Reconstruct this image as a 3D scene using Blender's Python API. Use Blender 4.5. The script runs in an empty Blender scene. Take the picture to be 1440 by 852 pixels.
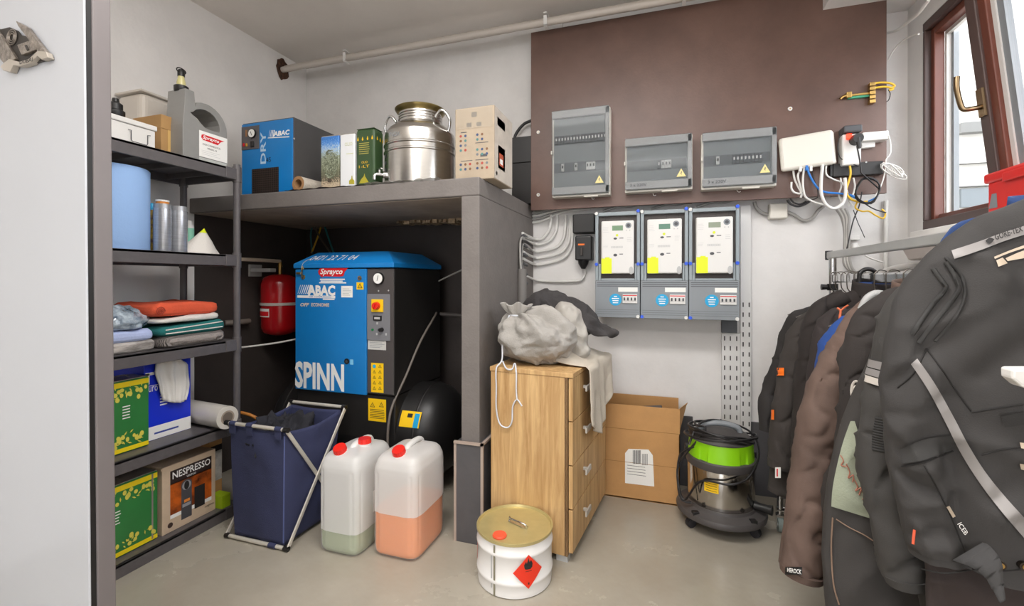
import bpy, bmesh, math, random
from mathutils import Vector, Matrix, noise
random.seed(7)
scene = bpy.context.scene
col = scene.collection
V = Vector
PI = math.pi
# ------------------------------------------------------------------ camera, light, exposure
FPX, CX, HY, CAMZ, YAW = 645.0, 720.0, 393.0, 1.2, math.radians(18.2)
cam_d = bpy.data.cameras.new('camera'); cam = bpy.data.objects.new('camera', cam_d); col.objects.link(cam)
cam.location = (0, 0, CAMZ); cam.rotation_euler = (PI/2, 0, YAW)
cam_d.sensor_width = 36; cam_d.lens = 36*FPX/1440; cam_d.shift_y = -(426-HY)/1440; cam_d.clip_start = .02
scene.camera = cam
w = bpy.data.worlds.new('sky'); scene.world = w; w.use_nodes = True
bg = w.node_tree.nodes['Background']; bg.inputs[0].default_value = (.93, .96, 1.0, 1); bg.inputs[1].default_value = 5.0
scene.view_settings.view_transform = 'Standard'; scene.view_settings.look = 'None'
scene.view_settings.gamma = 1; scene.view_settings.use_curve_mapping = False
scene.view_settings.exposure = 0.47
def area(name, loc, rot, sx, sy, power, color):
    l = bpy.data.lights.new(name, 'AREA'); l.shape = 'RECTANGLE'; l.size = sx; l.size_y = sy; l.energy = power; l.color = color
    o = bpy.data.objects.new(name, l); col.objects.link(o); o.location = loc; o.rotation_euler = rot; return o
area('fill_light', (-.45, .85, 2.77), (0, 0, 0), 1.5, .4, 32, (1, .985, .97))  # unseen fill light added overhead to brighten the room, no fixture
area('fill_light', (-.3, -1.2, 2.77), (0, 0, 0), 1.5, .4, 32, (1, .985, .97))  # second added fill, out of view behind the camera
area('fill_light', (-.5, .2, 2.3), (PI, 0, 0), 1.4, .3, 22, (1, .985, .97))  # added fill aimed upwards only to lighten the ceiling
RV = V((math.cos(YAW), math.sin(YAW), 0)); FV = V((-math.sin(YAW), math.cos(YAW), 0)); CV = V((0, 0, CAMZ)); UZ = V((0, 0, 1))
def at(px, py, X=None, Y=None, Z=None):
    """point of the room seen in direction px,py that lies on the plane X=, Y= or Z="""
    d = RV*((px-CX)/FPX) + FV + UZ*((HY-py)/FPX)
    if X is not None: t = X/d.x
    elif Y is not None: t = Y/d.y
    else: t = (Z-CAMZ)/d.z
    return CV + d*t
# ------------------------------------------------------------------ materials
def lin(h):
    if isinstance(h, str):
        h = h.lstrip('#'); c = [int(h[i:i+2], 16)/255 for i in (0, 2, 4)]
    else: c = h
    return tuple(x/12.92 if x <= .04045 else ((x+.055)/1.055)**2.4 for x in c) + (1,)
MATS = {}
def mat(key, hexc, rough=.5, metal=0, var=0, vs=8, bump=0, bs=60, alpha=1, trans=0, emis=0, coat=0, sheen=0, hex2=None, stretch=None, weave=False):
    if key in MATS: return MATS[key]
    m = bpy.data.materials.new(key); m.use_nodes = True; nt = m.node_tree; N = nt.nodes; Lk = nt.links
    b = N['Principled BSDF']; c = lin(hexc)
    b.inputs['Base Color'].default_value = c; b.inputs['Roughness'].default_value = rough; b.inputs['Metallic'].default_value = metal
    b.inputs['Alpha'].default_value = alpha; b.inputs['Transmission Weight'].default_value = trans; b.inputs['Coat Weight'].default_value = coat
    if sheen: b.inputs['Sheen Weight'].default_value = sheen; b.inputs['Sheen Roughness'].default_value = .5
    if emis: b.inputs['Emission Color'].default_value = c; b.inputs['Emission Strength'].default_value = emis
    tc = N.new('ShaderNodeTexCoord'); src = tc.outputs['Object']
    if stretch:
        mp = N.new('ShaderNodeMapping'); mp.inputs['Scale'].default_value = stretch; Lk.new(src, mp.inputs['Vector']); src = mp.outputs['Vector']
    if var or hex2:
        n = N.new('ShaderNodeTexNoise'); n.inputs['Scale'].default_value = vs; n.inputs['Detail'].default_value = 6; n.inputs['Roughness'].default_value = .62
        Lk.new(src, n.inputs['Vector'])
        r = N.new('ShaderNodeValToRGB')
        c2 = lin(hex2) if hex2 else tuple(min(1, x*(1+var)) for x in c[:3])+(1,)
        c1 = c if hex2 else tuple(x*(1-var) for x in c[:3])+(1,)
        r.color_ramp.elements[0].position = .35; r.color_ramp.elements[0].color = c1
        r.color_ramp.elements[1].position = .65; r.color_ramp.elements[1].color = c2
        Lk.new(n.outputs['Fac'], r.inputs['Fac']); Lk.new(r.outputs['Color'], b.inputs['Base Color'])
    if bump:
        if weave:
            n2 = N.new('ShaderNodeTexWave'); n2.inputs['Scale'].default_value = bs; n2.inputs['Distortion'].default_value = 1.5; o2 = n2.outputs['Fac']
        else:
            n2 = N.new('ShaderNodeTexNoise'); n2.inputs['Scale'].default_value = bs; n2.inputs['Detail'].default_value = 4; o2 = n2.outputs['Fac']
        Lk.new(src, n2.inputs['Vector'])
        bp = N.new('ShaderNodeBump'); bp.inputs['Strength'].default_value = bump; bp.inputs['Distance'].default_value = .01
        Lk.new(o2, bp.inputs['Height']); Lk.new(bp.outputs['Normal'], b.inputs['Normal'])
    MATS[key] = m; return m
# ------------------------------------------------------------------ objects
def tag(o, label=None, cat=None, group=None, kind=None):
    if label: o['label'] = label
    if cat: o['category'] = cat
    if group: o['group'] = group
    if kind: o['kind'] = kind
    return o
def thing(name, label, cat, loc=(0, 0, 0), rot=None, group=None, kind=None):
    """Empty at a thing's base. rot given: parts are modelled in local coordinates; else in room coordinates."""
    o = bpy.data.objects.new(name, None); col.objects.link(o); o.empty_display_size = .05
    o.location = loc
    if rot is not None: o.rotation_euler = (0, 0, rot) if not hasattr(rot, '__len__') else rot
    o['_loc'] = 1 if rot is not None else 0
    return tag(o, label, cat, group, kind)
def link(name, me, parent):
    o = bpy.data.objects.new(name, me); col.objects.link(o)
    if parent is not None:
        o.parent = parent
        if parent.type == 'EMPTY' and not parent.get('_loc'):
            o.matrix_parent_inverse = Matrix.Translation(-parent.location)
    return o
class MB:
    def __init__(s): s.v = []; s.f = []; s.mi = []; s.cur = 0
    def add(s, vs, fs):
        b = len(s.v); s.v += [tuple(p) for p in vs]; s.f += [tuple(i+b for i in f) for f in fs]; s.mi += [s.cur]*len(fs); return s
    def box(s, x0, x1, y0, y1, z0, z1):
        return s.add([(x0,y0,z0),(x1,y0,z0),(x1,y1,z0),(x0,y1,z0),(x0,y0,z1),(x1,y0,z1),(x1,y1,z1),(x0,y1,z1)],
                     [(0,3,2,1),(4,5,6,7),(0,1,5,4),(1,2,6,5),(2,3,7,6),(3,0,4,7)])
    def obox(s, c, ax, ay, az):
        c, ax, ay, az = V(c), V(ax), V(ay), V(az)
        return s.add([c-ax-ay-az,c+ax-ay-az,c+ax+ay-az,c-ax+ay-az,c-ax-ay+az,c+ax-ay+az,c+ax+ay+az,c-ax+ay+az],
                     [(0,3,2,1),(4,5,6,7),(0,1,5,4),(1,2,6,5),(2,3,7,6),(3,0,4,7)])
    def bar(s, p0, p1, wd, th, up=(0, 0, 1)):
        p0, p1 = V(p0), V(p1); d = (p1-p0); u = V(up); sd = d.cross(u)
        if sd.length < 1e-6: sd = d.cross(V((1, 0, 0)))
        sd.normalize(); n = sd.cross(d).normalized()
        return s.obox((p0+p1)/2, d/2, sd*wd/2, n*th/2)
    def tube(s, pts, r, n=8, caps=True, closed=False, sq=1.0):
        P = [V(p) for p in pts]; m = len(P); rings = []
        t0 = (P[1]-P[0]).normalized(); up = V((0, 0, 1)) if abs(t0.z) < .9 else V((1, 0, 0)); nv = t0.cross(up).normalized()
        for i in range(m):
            if closed: t = (P[(i+1) % m]-P[i-1])
            else: t = P[min(i+1, m-1)]-P[max(i-1, 0)]
            t.normalize(); nv = (nv-t*nv.dot(t))
            if nv.length < 1e-6: nv = t.orthogonal()
            nv.normalize(); b = t.cross(nv); rr = r[i] if hasattr(r, '__len__') else r
            rings.append([P[i]+(nv*math.cos(2*PI*k/n)+b*math.sin(2*PI*k/n)*sq)*rr for k in range(n)])
        vs = [p for R_ in rings for p in R_]; fs = []
        for i in range(m if closed else m-1):
            j = (i+1) % m
            for k in range(n): fs.append((i*n+k, i*n+(k+1) % n, j*n+(k+1) % n, j*n+k))
        if caps and not closed: fs += [tuple(range(n))[::-1], tuple(range((m-1)*n, m*n))]
        return s.add(vs, fs)
    def cyl(s, p0, p1, r0, r1=None, n=24, caps=True):
        return s.tube([p0, p1], [r0, r0 if r1 is None else r1], n, caps)
    def lathe(s, prof, c=(0, 0, 0), n=40, axis='Z', close=True):
        c = V(c); vs = []; fs = []; m = len(prof)
        for (r, z) in prof:
            for k in range(n):
                a = 2*PI*k/n; x, y = r*math.cos(a), r*math.sin(a)
                vs.append(c+(V((x, y, z)) if axis == 'Z' else V((z, x, y)) if axis == 'X' else V((y, z, x))))
        for i in range(m-1):
            for k in range(n): fs.append((i*n+k, i*n+(k+1) % n, (i+1)*n+(k+1) % n, (i+1)*n+k))
        if close: fs += [tuple(range(n))[::-1], tuple(range((m-1)*n, m*n))]
        return s.add(vs, fs)
    def prism(s, pts, d):
        """closed polygon of 3-D points pushed by vector d"""
        n = len(pts); P = [V(p) for p in pts]; d = V(d)
        return s.add(P+[p+d for p in P], [tuple(range(n))[::-1], tuple(range(n, 2*n))]+[(i, (i+1) % n, n+(i+1) % n, n+i) for i in range(n)])
    def grid(s, fn, nu, nv, cu=False, capv=False):
        vs = [fn(i/(nu if cu else nu-1), j/(nv-1)) for j in range(nv) for i in range(nu)]; fs = []
        for j in range(nv-1):
            for i in range(nu if cu else nu-1):
                k = (i+1) % nu; fs.append((j*nu+i, j*nu+k, (j+1)*nu+k, (j+1)*nu+i))
        if capv: fs += [tuple(range(nu))[::-1], tuple(range((nv-1)*nu, nv*nu))]
        return s.add(vs, fs)
    def build(s, name, m, parent=None, smooth=None, bevel=0, seg=2, sub=0, solid=0, label=None, kind=None):
        me = bpy.data.meshes.new(name); me.from_pydata(s.v, [], s.f)
        for x in (m if isinstance(m, (list, tuple)) else [m]): me.materials.append(x)
        if any(s.mi): me.polygons.foreach_set('material_index', s.mi)
        bm = bmesh.new(); bm.from_mesh(me); bmesh.ops.recalc_face_normals(bm, faces=bm.faces); bm.to_mesh(me); bm.free()
        if smooth is not None:
            me.polygons.foreach_set('use_smooth', [True]*len(me.polygons)); me.set_sharp_from_angle(angle=math.radians(smooth))
        me.update()
        o = link(name, me, parent)
        if solid: q = o.modifiers.new('solid', 'SOLIDIFY'); q.thickness = solid; q.offset = 0
        if bevel: q = o.modifiers.new('bevel', 'BEVEL'); q.width = bevel; q.segments = seg; q.limit_method = 'ANGLE'; q.angle_limit = math.radians(40); q.harden_normals = False
        if sub: q = o.modifiers.new('sub', 'SUBSURF'); q.levels = sub; q.render_levels = sub
        if label: o['label'] = label
        if kind: o['kind'] = kind
        return o
def spl(pts, n=8, closed=False):
    P = [V(p) for p in pts]; m = len(P); out = []
    for i in range(m if closed else m-1):
        if closed: a, b, c, d = P[i-1], P[i], P[(i+1) % m], P[(i+2) % m]
        else: a, b, c, d = P[max(i-1, 0)], P[i], P[i+1], P[min(i+2, m-1)]
        for k in range(n):
            t = k/n; out.append(.5*((2*b)+(c-a)*t+(2*a-5*b+4*c-d)*t*t+(3*b-a-3*c+d)*t**3))
    if not closed: out.append(P[-1])
    return out
def lerp(tab, x):
    """piecewise-linear table lookup"""
    if x <= tab[0][0]: return tab[0][1]
    for (a, b), (c, d) in zip(tab, tab[1:]):
        if x <= c: return b+(d-b)*(x-a)/(c-a)
    return tab[-1][1]
class Face:
    """a flat face of a thing: flat print is laid on it"""
    def __init__(s, o, ux, uy): s.o = V(o); s.ux = V(ux); s.uy = V(uy); s.n = s.ux.cross(s.uy).normalized()
    def p(s, a, b, off=.0007): return s.o+s.ux*a+s.uy*b+s.n*off
    def q(s, px, py):
        d = RV*((px-CX)/FPX)+FV+UZ*((HY-py)/FPX); t = (s.o-CV).dot(s.n)/d.dot(s.n); h = CV+d*t-s.o
        return h.dot(s.ux), h.dot(s.uy)
    def poly(s, mb, pts, off=.0007, px=False):
        if px: pts = [s.q(*p) for p in pts]
        n = len(pts); return mb.add([s.p(a, b, off) for a, b in pts], [tuple(range(n))])
    def rect(s, mb, a0, b0, a1, b1, off=.0007): return s.poly(mb, [(a0, b0), (a1, b0), (a1, b1), (a0, b1)], off)
    def prect(s, mb, x0, y0, x1, y1, off=.0007):
        a0, b0 = s.q(x0, y1); a1, b1 = s.q(x1, y0); return s.rect(mb, a0, b0, a1, b1, off)
    def slab(s, mb, a0, b0, a1, b1, th):
        return mb.prism([s.p(a, b, 0) for a, b in ((a0, b0), (a1, b0), (a1, b1), (a0, b1))], s.n*th)
    def disc(s, mb, a, b, r, off=.0007, n=24, rb=None): return s.poly(mb, [(a+r*math.cos(2*PI*k/n), b+(rb or r)*math.sin(2*PI*k/n)) for k in range(n)], off)
    def lines(s, mb, a0, b0, a1, b1, n, fill=.4, off=.0009, ragged=.3):
        h = (b1-b0)/n
        for i in range(n): s.rect(mb, a0, b1-(i+.5+fill/2)*h, a1-(a1-a0)*random.random()*ragged, b1-(i+.5-fill/2)*h, off)
def fXZ(y): return Face((0, y, 0), (1, 0, 0), (0, 0, 1))       # faces -Y
def fYZ(x): return Face((x, 0, 0), (0, 1, 0), (0, 0, 1))       # faces +X
def text(s, face, a0, b0, a1, b1, m, parent, name='lettering', off=.001, bold=0, shear=0, px=False, spacing=1):
    if px:
        p, q = face.q(a0, b1), face.q(a1, b0); a0, b0 = p; a1, b1 = q
    cu = bpy.data.curves.new('t', 'FONT'); cu.body = s; cu.offset = bold; cu.shear = shear; cu.space_character = spacing; cu.resolution_u = 2
    ob = bpy.data.objects.new('t', cu); col.objects.link(ob); bpy.context.view_layer.update()
    me = bpy.data.meshes.new_from_object(ob.evaluated_get(bpy.context.evaluated_depsgraph_get()))
    bpy.data.objects.remove(ob); bpy.data.curves.remove(cu)
    xs = [v.co.x for v in me.vertices]; ys = [v.co.y for v in me.vertices]
    X0, X1, Y0, Y1 = min(xs), max(xs), min(ys), max(ys)
    for v in me.vertices:
        v.co = face.p(a0+(v.co.x-X0)/(X1-X0)*(a1-a0), b0+(v.co.y-Y0)/(Y1-Y0)*(b1-b0), off)
    me.materials.clear(); me.materials.append(m); me.name = name
    return link(name, me, parent)
def nz(p, sc=1.0, seed=0): return noise.noise(V(p)*sc+V((seed*7.3, seed*3.1, seed*1.7)))
def fbm(p, sc=1.0, seed=0): return nz(p, sc, seed)+.5*nz(p, sc*2.1, seed+1)+.25*nz(p, sc*4.3, seed+2)
# ------------------------------------------------------------------ material palette
WALL = mat('wall_paint', '#dddad7', .85, var=.05, vs=3, bump=.12, bs=40)
CEIL = mat('ceiling_paint', '#ddd6cf', .9, var=.04, vs=2, bump=.08, bs=60)
BROWNP = mat('brown_board', '#5a443c', .4, var=.14, vs=2.5, bump=.05, bs=90, hex2='#6d5349')
GREYC = mat('grey_concrete', '#736d69', .75, var=.06, vs=10, bump=.15, bs=80)
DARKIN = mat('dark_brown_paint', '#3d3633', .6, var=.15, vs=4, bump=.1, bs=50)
PLINTH = mat('dark_plinth', '#514f51', .6, var=.08, vs=9, bump=.08, bs=90)
SHELFP = mat('dark_grey_plastic', '#5b5758', .42, var=.08, vs=30, bump=.05, bs=200)
WHITE = mat('white_plastic', '#dcdad6', .4)
WHITEM = mat('white_matt', '#e8e5e0', .7)
CREAM = mat('cream_plastic', '#ddd8cd', .45)
BLACK = mat('black_plastic', '#1b1a1a', .42)
BLACKM = mat('black_paint', '#201e1d', .5, var=.1, vs=12, bump=.04, bs=200)
GREYP = mat('grey_plastic', '#84898d', .45, var=.03)
GREYD = mat('dark_grey', '#4a4b4e', .5)
GREYL = mat('light_grey', '#b5b5b4', .5)
BLUE = mat('blue_paint', '#1479c0', .32, var=.05, vs=3)
RED = mat('red_plastic', '#e0281c', .35)
REDP = mat('red_print', '#d31822', .45)
ORANGE = mat('orange_print', '#ff7a1e', .5)
YELLOW = mat('yellow_print', '#f5c610', .5)
LIME = mat('lime_print', '#d8e619', .5)
CYAN = mat('cyan_print', '#159fd2', .45)
CHROME = mat('chrome', '#d5d5d5', .16, metal=1)
STEEL = mat('brushed_steel', '#cfccc7', .24, metal=1, var=.05, vs=20, stretch=(1, 1, 8))
ALU = mat('aluminium', '#bdbdba', .35, metal=1)
BRASS = mat('brass', '#b9975a', .35, metal=1, var=.1)
CARD = mat('cardboard', '#bb8d59', .8, var=.05, vs=12, bump=.08, bs=120)
CARDL = mat('pale_card', '#cbb49a', .75, var=.06, vs=14)
KRAFT = mat('kraft', '#a98352', .75, var=.05)
CABLEW = mat('white_cable', '#dcdad5', .45)
CABLEG = mat('grey_cable', '#a3a09b', .5)
CABLEK = mat('black_cable', '#232122', .45)
CABLEY = mat('yellow_cable', '#d9b02c', .45)
CABLEB = mat('blue_cable', '#2173c4', .45)
PRINTK = mat('black_print', '#242222', .6)
PRINTW = mat('white_print', '#f0efec', .5)
PAPER = mat('paper', '#ecebe6', .7)
RUBBER = mat('rubber', '#28262a', .7)
def wood_mat():
    m = mat('oak_veneer', '#c39b69', .5); nt = m.node_tree; N = nt.nodes; L = nt.links; b = N['Principled BSDF']
    tc = N.new('ShaderNodeTexCoord'); mp = N.new('ShaderNodeMapping'); mp.inputs['Scale'].default_value = (14, 14, 1.1); L.new(tc.outputs['Object'], mp.inputs[0])
    n = N.new('ShaderNodeTexNoise'); n.inputs['Scale'].default_value = 2.2; n.inputs['Detail'].default_value = 8; n.inputs['Roughness'].default_value = .65; n.inputs['Distortion'].default_value = .6
    L.new(mp.outputs[0], n.inputs['Vector'])
    r = N.new('ShaderNodeValToRGB'); e = r.color_ramp.elements; e[0].position = .3; e[0].color = lin('#a27a4b'); e[1].position = .7; e[1].color = lin('#d6b27e')
    L.new(n.outputs['Fac'], r.inputs['Fac']); L.new(r.outputs['Color'], b.inputs['Base Color'])
    return m
WOOD = wood_mat()
def floor_mat():
    m = mat('painted_concrete_floor', '#a39a8c', .22); nt = m.node_tree; N = nt.nodes; L = nt.links; b = N['Principled BSDF']
    tc = N.new('ShaderNodeTexCoord')
    n = N.new('ShaderNodeTexNoise'); n.inputs['Scale'].default_value = 2.2; n.inputs['Detail'].default_value = 9; n.inputs['Roughness'].default_value = .6; L.new(tc.outputs['Object'], n.inputs['Vector'])
    r = N.new('ShaderNodeValToRGB'); e = r.color_ramp.elements; e[0].position = .3; e[0].color = lin('#9d9587'); e[1].position = .7; e[1].color = lin('#aea799')
    L.new(n.outputs['Fac'], r.inputs['Fac'])
    n3 = N.new('ShaderNodeTexNoise'); n3.inputs["Scale"].default_value = 24; n3.inputs['Detail'].default_value = 5; L.new(tc.outputs['Object'], n3.inputs['Vector'])
    r3 = N.new('ShaderNodeValToRGB'); r3.color_ramp.elements[0].position = .64; r3.color_ramp.elements[1].position = .72
    r3.color_ramp.elements[0].color = (0, 0, 0, 1); r3.color_ramp.elements[1].color = (.05, .05, .05, 1); L.new(n3.outputs['Fac'], r3.inputs['Fac'])
    mx = N.new('ShaderNodeMixRGB'); mx.inputs[2].default_value = lin('#9a9080'); L.new(r3.outputs['Color'], mx.inputs[0]); L.new(r.outputs['Color'], mx.inputs[1]); L.new(r.outputs['Color'], b.inputs['Base Color'])
    r2 = N.new('ShaderNodeMapRange'); r2.inputs['To Min'].default_value = .18; r2.inputs['To Max'].default_value = .34; L.new(n.outputs['Fac'], r2.inputs['Value']); L.new(r2.outputs[0], b.inputs['Roughness'])
    bp = N.new('ShaderNodeBump'); bp.inputs['Strength'].default_value = .06; bp.inputs['Distance'].default_value = .01; n2 = N.new('ShaderNodeTexNoise'); n2.inputs['Scale'].default_value = 35; L.new(tc.outputs['Object'], n2.inputs['Vector'])
    L.new(n2.outputs['Fac'], bp.inputs['Height']); L.new(bp.outputs[0], b.inputs['Normal'])
    return m
FLOOR = floor_mat()
# ------------------------------------------------------------------ the room
XL, XR, YB, ZC, YF = -2.606, 1.19, 2.86, 2.82, -2.6
ENCY, LEDGE = 1.94, 1.67
def struct(name, mb, m, label, cat, parent=None, **k):
    return tag(mb.build(name, m, parent, **k), label, cat, kind='structure')
struct('floor', MB().box(XL-.2, XR+.08, YF, YB+.2, -.06, 0), FLOOR, 'glossy grey-beige painted concrete floor', 'floor')
struct('ceiling', MB().box(XL-.2, XR+.08, YF, YB+.2, ZC, ZC+.1), CEIL, 'plain off-white ceiling', 'ceiling')
wl = struct('wall_left', MB().box(XL-.2, XL, YF, YB+.2, 0, ZC), WALL, 'white painted wall behind the plastic shelving', 'wall')
struct('wall_back', MB().box(XL, XR+.08, YB, YB+.2, 0, ZC), WALL, 'white painted wall behind the brown board and meters', 'wall')
WY0, WY1, WZ0, WZ1 = .75, 2.72, 1.43, 2.43
b = MB().box(XR, XR+.08, YF, YB, 0, WZ0); b.box(XR, XR+.08, YF, YB, WZ1, ZC); b.box(XR, XR+.08, WY1, YB, WZ0, WZ1); b.box(XR, XR+.08, YF, WY0, WZ0, WZ1)
struct('wall_right', b, WALL, 'white painted wall around the window', 'wall')
b = MB().box(XL, -.55, YF-.2, YF, 0, ZC); b.box(.45, XR+.3, YF-.2, YF, 0, ZC); b.box(-.55, .45, YF-.2, YF, 2.1, ZC)
struct('wall_front', b, WALL, 'white painted wall with the wide doorway behind the camera', 'wall')
struct('trim_1', MB().box(.776, XR, .5, YB, 2.575, ZC), WALL, 'white boxed-in beam under the ceiling above the window', 'beam')
b = MB().box(-.78, .165, YB-.012, YB, 0, .405); b.box(.31, XR, YB-.012, YB, 0, .405)
struct('baseboard_back', b, PLINTH, 'dark grey painted plinth along the foot of the back wall', 'plinth', bevel=.002)
# ragged hole where the ceiling pipe enters the left wall
hp = at(397, 99, X=XL+.004)
hole = MB(); pts = []
for k in range(18):
    a = 2*PI*k/18; r = .5+.5*random.random()*.5
    pts.append((XL+.003, hp.y+.062*math.cos(a)*(r+.3), hp.z+.01+.085*math.sin(a)*(r+.3)))
hole.prism(pts, (.003, 0, 0))
hole.build('broken_hole', mat('broken_brick', '#5a3a26', .9, var=.4, vs=60, bump=.8, bs=90, hex2='#2b1a12'), wl)
# pier set a little in front of the back wall
struct('trim_2', MB().box(-.93, -.60, YB-.022, YB, 1.7, ZC), WALL, 'shallow white wall pier left of the brown board', 'pier')
# ---- concrete niche around the compressor
enc = thing('wall_enclosure', 'grey concrete niche with a ledge on top and the compressor inside', 'niche', (-1.7, 2.4, 0), kind='structure')
lb = MB(); lb.box(XL, -.795, ENCY, YB, LEDGE-.085, LEDGE)
lb.build('ledge_slab', GREYC, enc, bevel=.006)
MB().box(-.885, -.795, ENCY+.001, YB, 0, LEDGE-.085).build('side_wall', GREYC, enc, bevel=.004)
cl = MB(); cl.box(-.905, -.775, ENCY-.02, YB-.02, 0, .455); cd = cl.build('plinth_cladding', PLINTH, enc, bevel=.002)
tr = MB(); e = .006
for x in (-.906, -.774): tr.box(x-e, x+e, ENCY-.022, ENCY-.012, 0, .456)
tr.box(-.912, -.768, ENCY-.026, ENCY-.012, .45, .46); tr.box(-.781, -.768, ENCY-.026, YB-.03, .45, .46)
tr.build('corner_trim', mat('trim_beige', '#a8978b', .6), cd)
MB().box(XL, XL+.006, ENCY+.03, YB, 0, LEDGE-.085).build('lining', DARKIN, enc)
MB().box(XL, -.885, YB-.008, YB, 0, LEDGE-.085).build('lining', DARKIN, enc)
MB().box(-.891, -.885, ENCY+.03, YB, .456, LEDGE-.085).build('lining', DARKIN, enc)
us = MB().box(XL+.01, -.891, ENCY+.02, YB-.01, LEDGE-.088, LEDGE-.0845); us.build('underside', mat('bare_soffit', '#a89a8c', .85, var=.15, vs=4), enc)
br = MB()
for i in range(26):     # broken plaster edge under the slab
    x = -1.66+i*.03; br.prism([(x, 2.62+random.uniform(-.03, .03), LEDGE-.0885), (x+.036, 2.60+random.uniform(-.03, .03), LEDGE-.0885), (x+.03, 2.71+random.uniform(-.02, .02), LEDGE-.0885), (x-.004, 2.72, LEDGE-.0885)], (0, 0, -random.uniform(.012, .03)))
br.build('crumbled_plaster', mat('plaster_rubble', '#a58f74', .9, var=.3, vs=50, bump=.5), enc)
# ---- window in the right wall: frame, fixed pane, tilted sash
FRW = mat('brown_window_frame', '#6b3a2c', .4, var=.1, vs=20, stretch=(1, 1, .2)); FRD = mat('dark_brown_frame', '#52413d', .45, var=.08, vs=10)
win = thing('window_1', 'brown framed window with a fixed pane and a sash tilted inwards', 'window', (XR, 1.7, WZ0), kind='structure')
SY = 2.115    # mullion between fixed pane and sash
b = MB(); X0, X1 = XR+.0, XR+.055
b.box(X0, X1, WY1-.018, WY1, WZ0+.05, WZ1-.04); b.box(X0, X1, WY0, WY1, WZ1-.04, WZ1); b.box(X0, X1, WY0, WY1, WZ0, WZ0+.05); b.box(X0, X1, WY0, WY0+.06, WZ0+.05, WZ1-.06)
fr = b.build('window_frame', FRD, win, bevel=.004)
b = MB(); b.box(X1-.03, X1+.012, WY1-.044, WY1-.016, WZ0+.045, WZ1-.036); b.box(X1-.03, X1+.012, WY0+.055, WY1-.044, WZ1-.07, WZ1-.036); b.box(X1-.02, X1+.012, SY-.02, WY1-.055, WZ0+.045, WZ0+.075)
b.build('window_bead', FRW, win, bevel=.004)
b = MB(); b.box(X1+.012, X1+.03, WY1-.056, WY1-.042, WZ0+.07, WZ1-.068); b.box(X1+.012, X1+.03, WY0+.06, WY1-.056, WZ1-.085, WZ1-.068); b.build('white_rebate', WHITE, win)
b = MB(); b.box(X1+.03, X1+.05, WY1-.074, WY1-.055, WZ0+.05, WZ1-.085); b.build('gasket', GREYP, win)
GLASS = mat('window_glass', '#15181a', .02, alpha=.1); GLASS.node_tree.nodes['Principled BSDF'].inputs['Alpha'].default_value = .1
MB().box(X1+.034, X1+.04, SY+.0, WY1-.06, WZ0+.06, WZ1-.1).build('pane', GLASS, win)
MB().box(X1+.0, X1+.05, SY-.0, SY+.035, WZ0+.05, WZ1-.06).build('mullion', FRD, win, bevel=.004)
# tilted sash (hinged at its foot), nearer the camera than the mullion
tz = math.radians(6.2); S0, S1 = .82, SY-.01
def sp(y, h, d): # y along the wall, h up the sash, d towards the room
    return V((XR-.005 - math.sin(tz)*h - math.cos(tz)*d, y, WZ0+.03 + math.cos(tz)*h - math.sin(tz)*d))
def sbar(mb, y0, y1, h0, h1, d0, d1):
    mb.add([sp(y, h, d) for h in (h0, h1) for (y, d) in ((y0, d0), (y1, d0), (y1, d1), (y0, d1))], [(0,1,2,3),(4,5,6,7),(0,1,5,4),(1,2,6,5),(2,3,7,6),(3,0,4,7)])
H = WZ1-WZ0-.07
b = MB(); sbar(b, S1-.05, S1, 0, H, .0, .06); sbar(b, S0, S0+.075, 0, H, .0, .06); sbar(b, S0, S1, H-.075, H, .0, .06); sbar(b, S0, S1, 0, .075, .0, .06)
sash = b.build('sash', FRD, win, bevel=.004)
b = MB(); sbar(b, S1-.085, S1-.045, .07, H-.07, .005, .05); sbar(b, S0+.07, S0+.11, .07, H-.07, .005, .05); b.build('sash_bead', FRW, sash, bevel=.004)
b = MB(); sbar(b, S1-.105, S1-.082, .07, H-.07, .01, .035); b.build('sash_rebate', WHITE, sash)
b = MB(); sbar(b, S1-.135, S1-.105, .07, H-.07, .01, .03); b.build('sash_gasket', GREYP, sash)
b = MB(); sbar(b, S0+.1, S1-.10, .07, H-.07, .018, .024); b.build('pane', GLASS, win)
b = MB()
BRZ = mat('bronze_handle', '#8a7559', .3, metal=1)
sbar(b, S1-.042, S1-.01, .33, .43, .06, .068)
b.tube(spl([sp(S1-.026, .365, .066), sp(S1-.026, .365, .095), sp(S1-.022, .37, .115), sp(S1-.022, .40, .122), sp(S1-.022, .45, .125), sp(S1-.022, .49, .12)], 5), .009, 8)
b.build('handle', BRZ, win, smooth=50)
struct('trim_3', MB().box(XR-.05, XR+.12, WY0, WY1, WZ0-.03, WZ0), WHITEM, 'white window sill board', 'sill', bevel=.004)
# ---- outside the window
BRK = mat('white_brick', '#b9b7b3', .9, var=.06, vs=6, bump=.25, bs=14)
ext = MB().box(XR+.30, XR+.415, 3.3, 3.6, -.1, 4.2)
bw = tag(ext.build('outside_pier', BRK), 'white painted brick pier just outside the window', 'pier')
bb = MB()
for i in range(30):
    z = .9+i*.1
    bb.box(XR+.298, XR+.417, 3.288, 3.305, z+.005, z+.095)
bb.build('brick_course', BRK, bw, bevel=.006, kind='stuff')
ho = thing('house', 'pale rendered house seen through the window', 'house', (5.6, 6.5, 0))
hm = mat('render_pale', '#b5b3ad', .9); hd = mat('house_band', '#6d6d6b', .8); hg = mat('house_glass', '#5b6266', .2)
MB().box(2.3, 8, 5.8, 13, -.2, 5.5).build('wall', hm, ho)
def hrect(x0, y0, x1, y1, m, nm, th): # band on the house front (faces -X / -Y)
    a = at(x0, y1, Y=5.79); c = at(x1, y0, Y=5.79); return MB().box(a.x, c.x, 5.79-th, 5.80, a.z, c.z).build(nm, m, ho)
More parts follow.
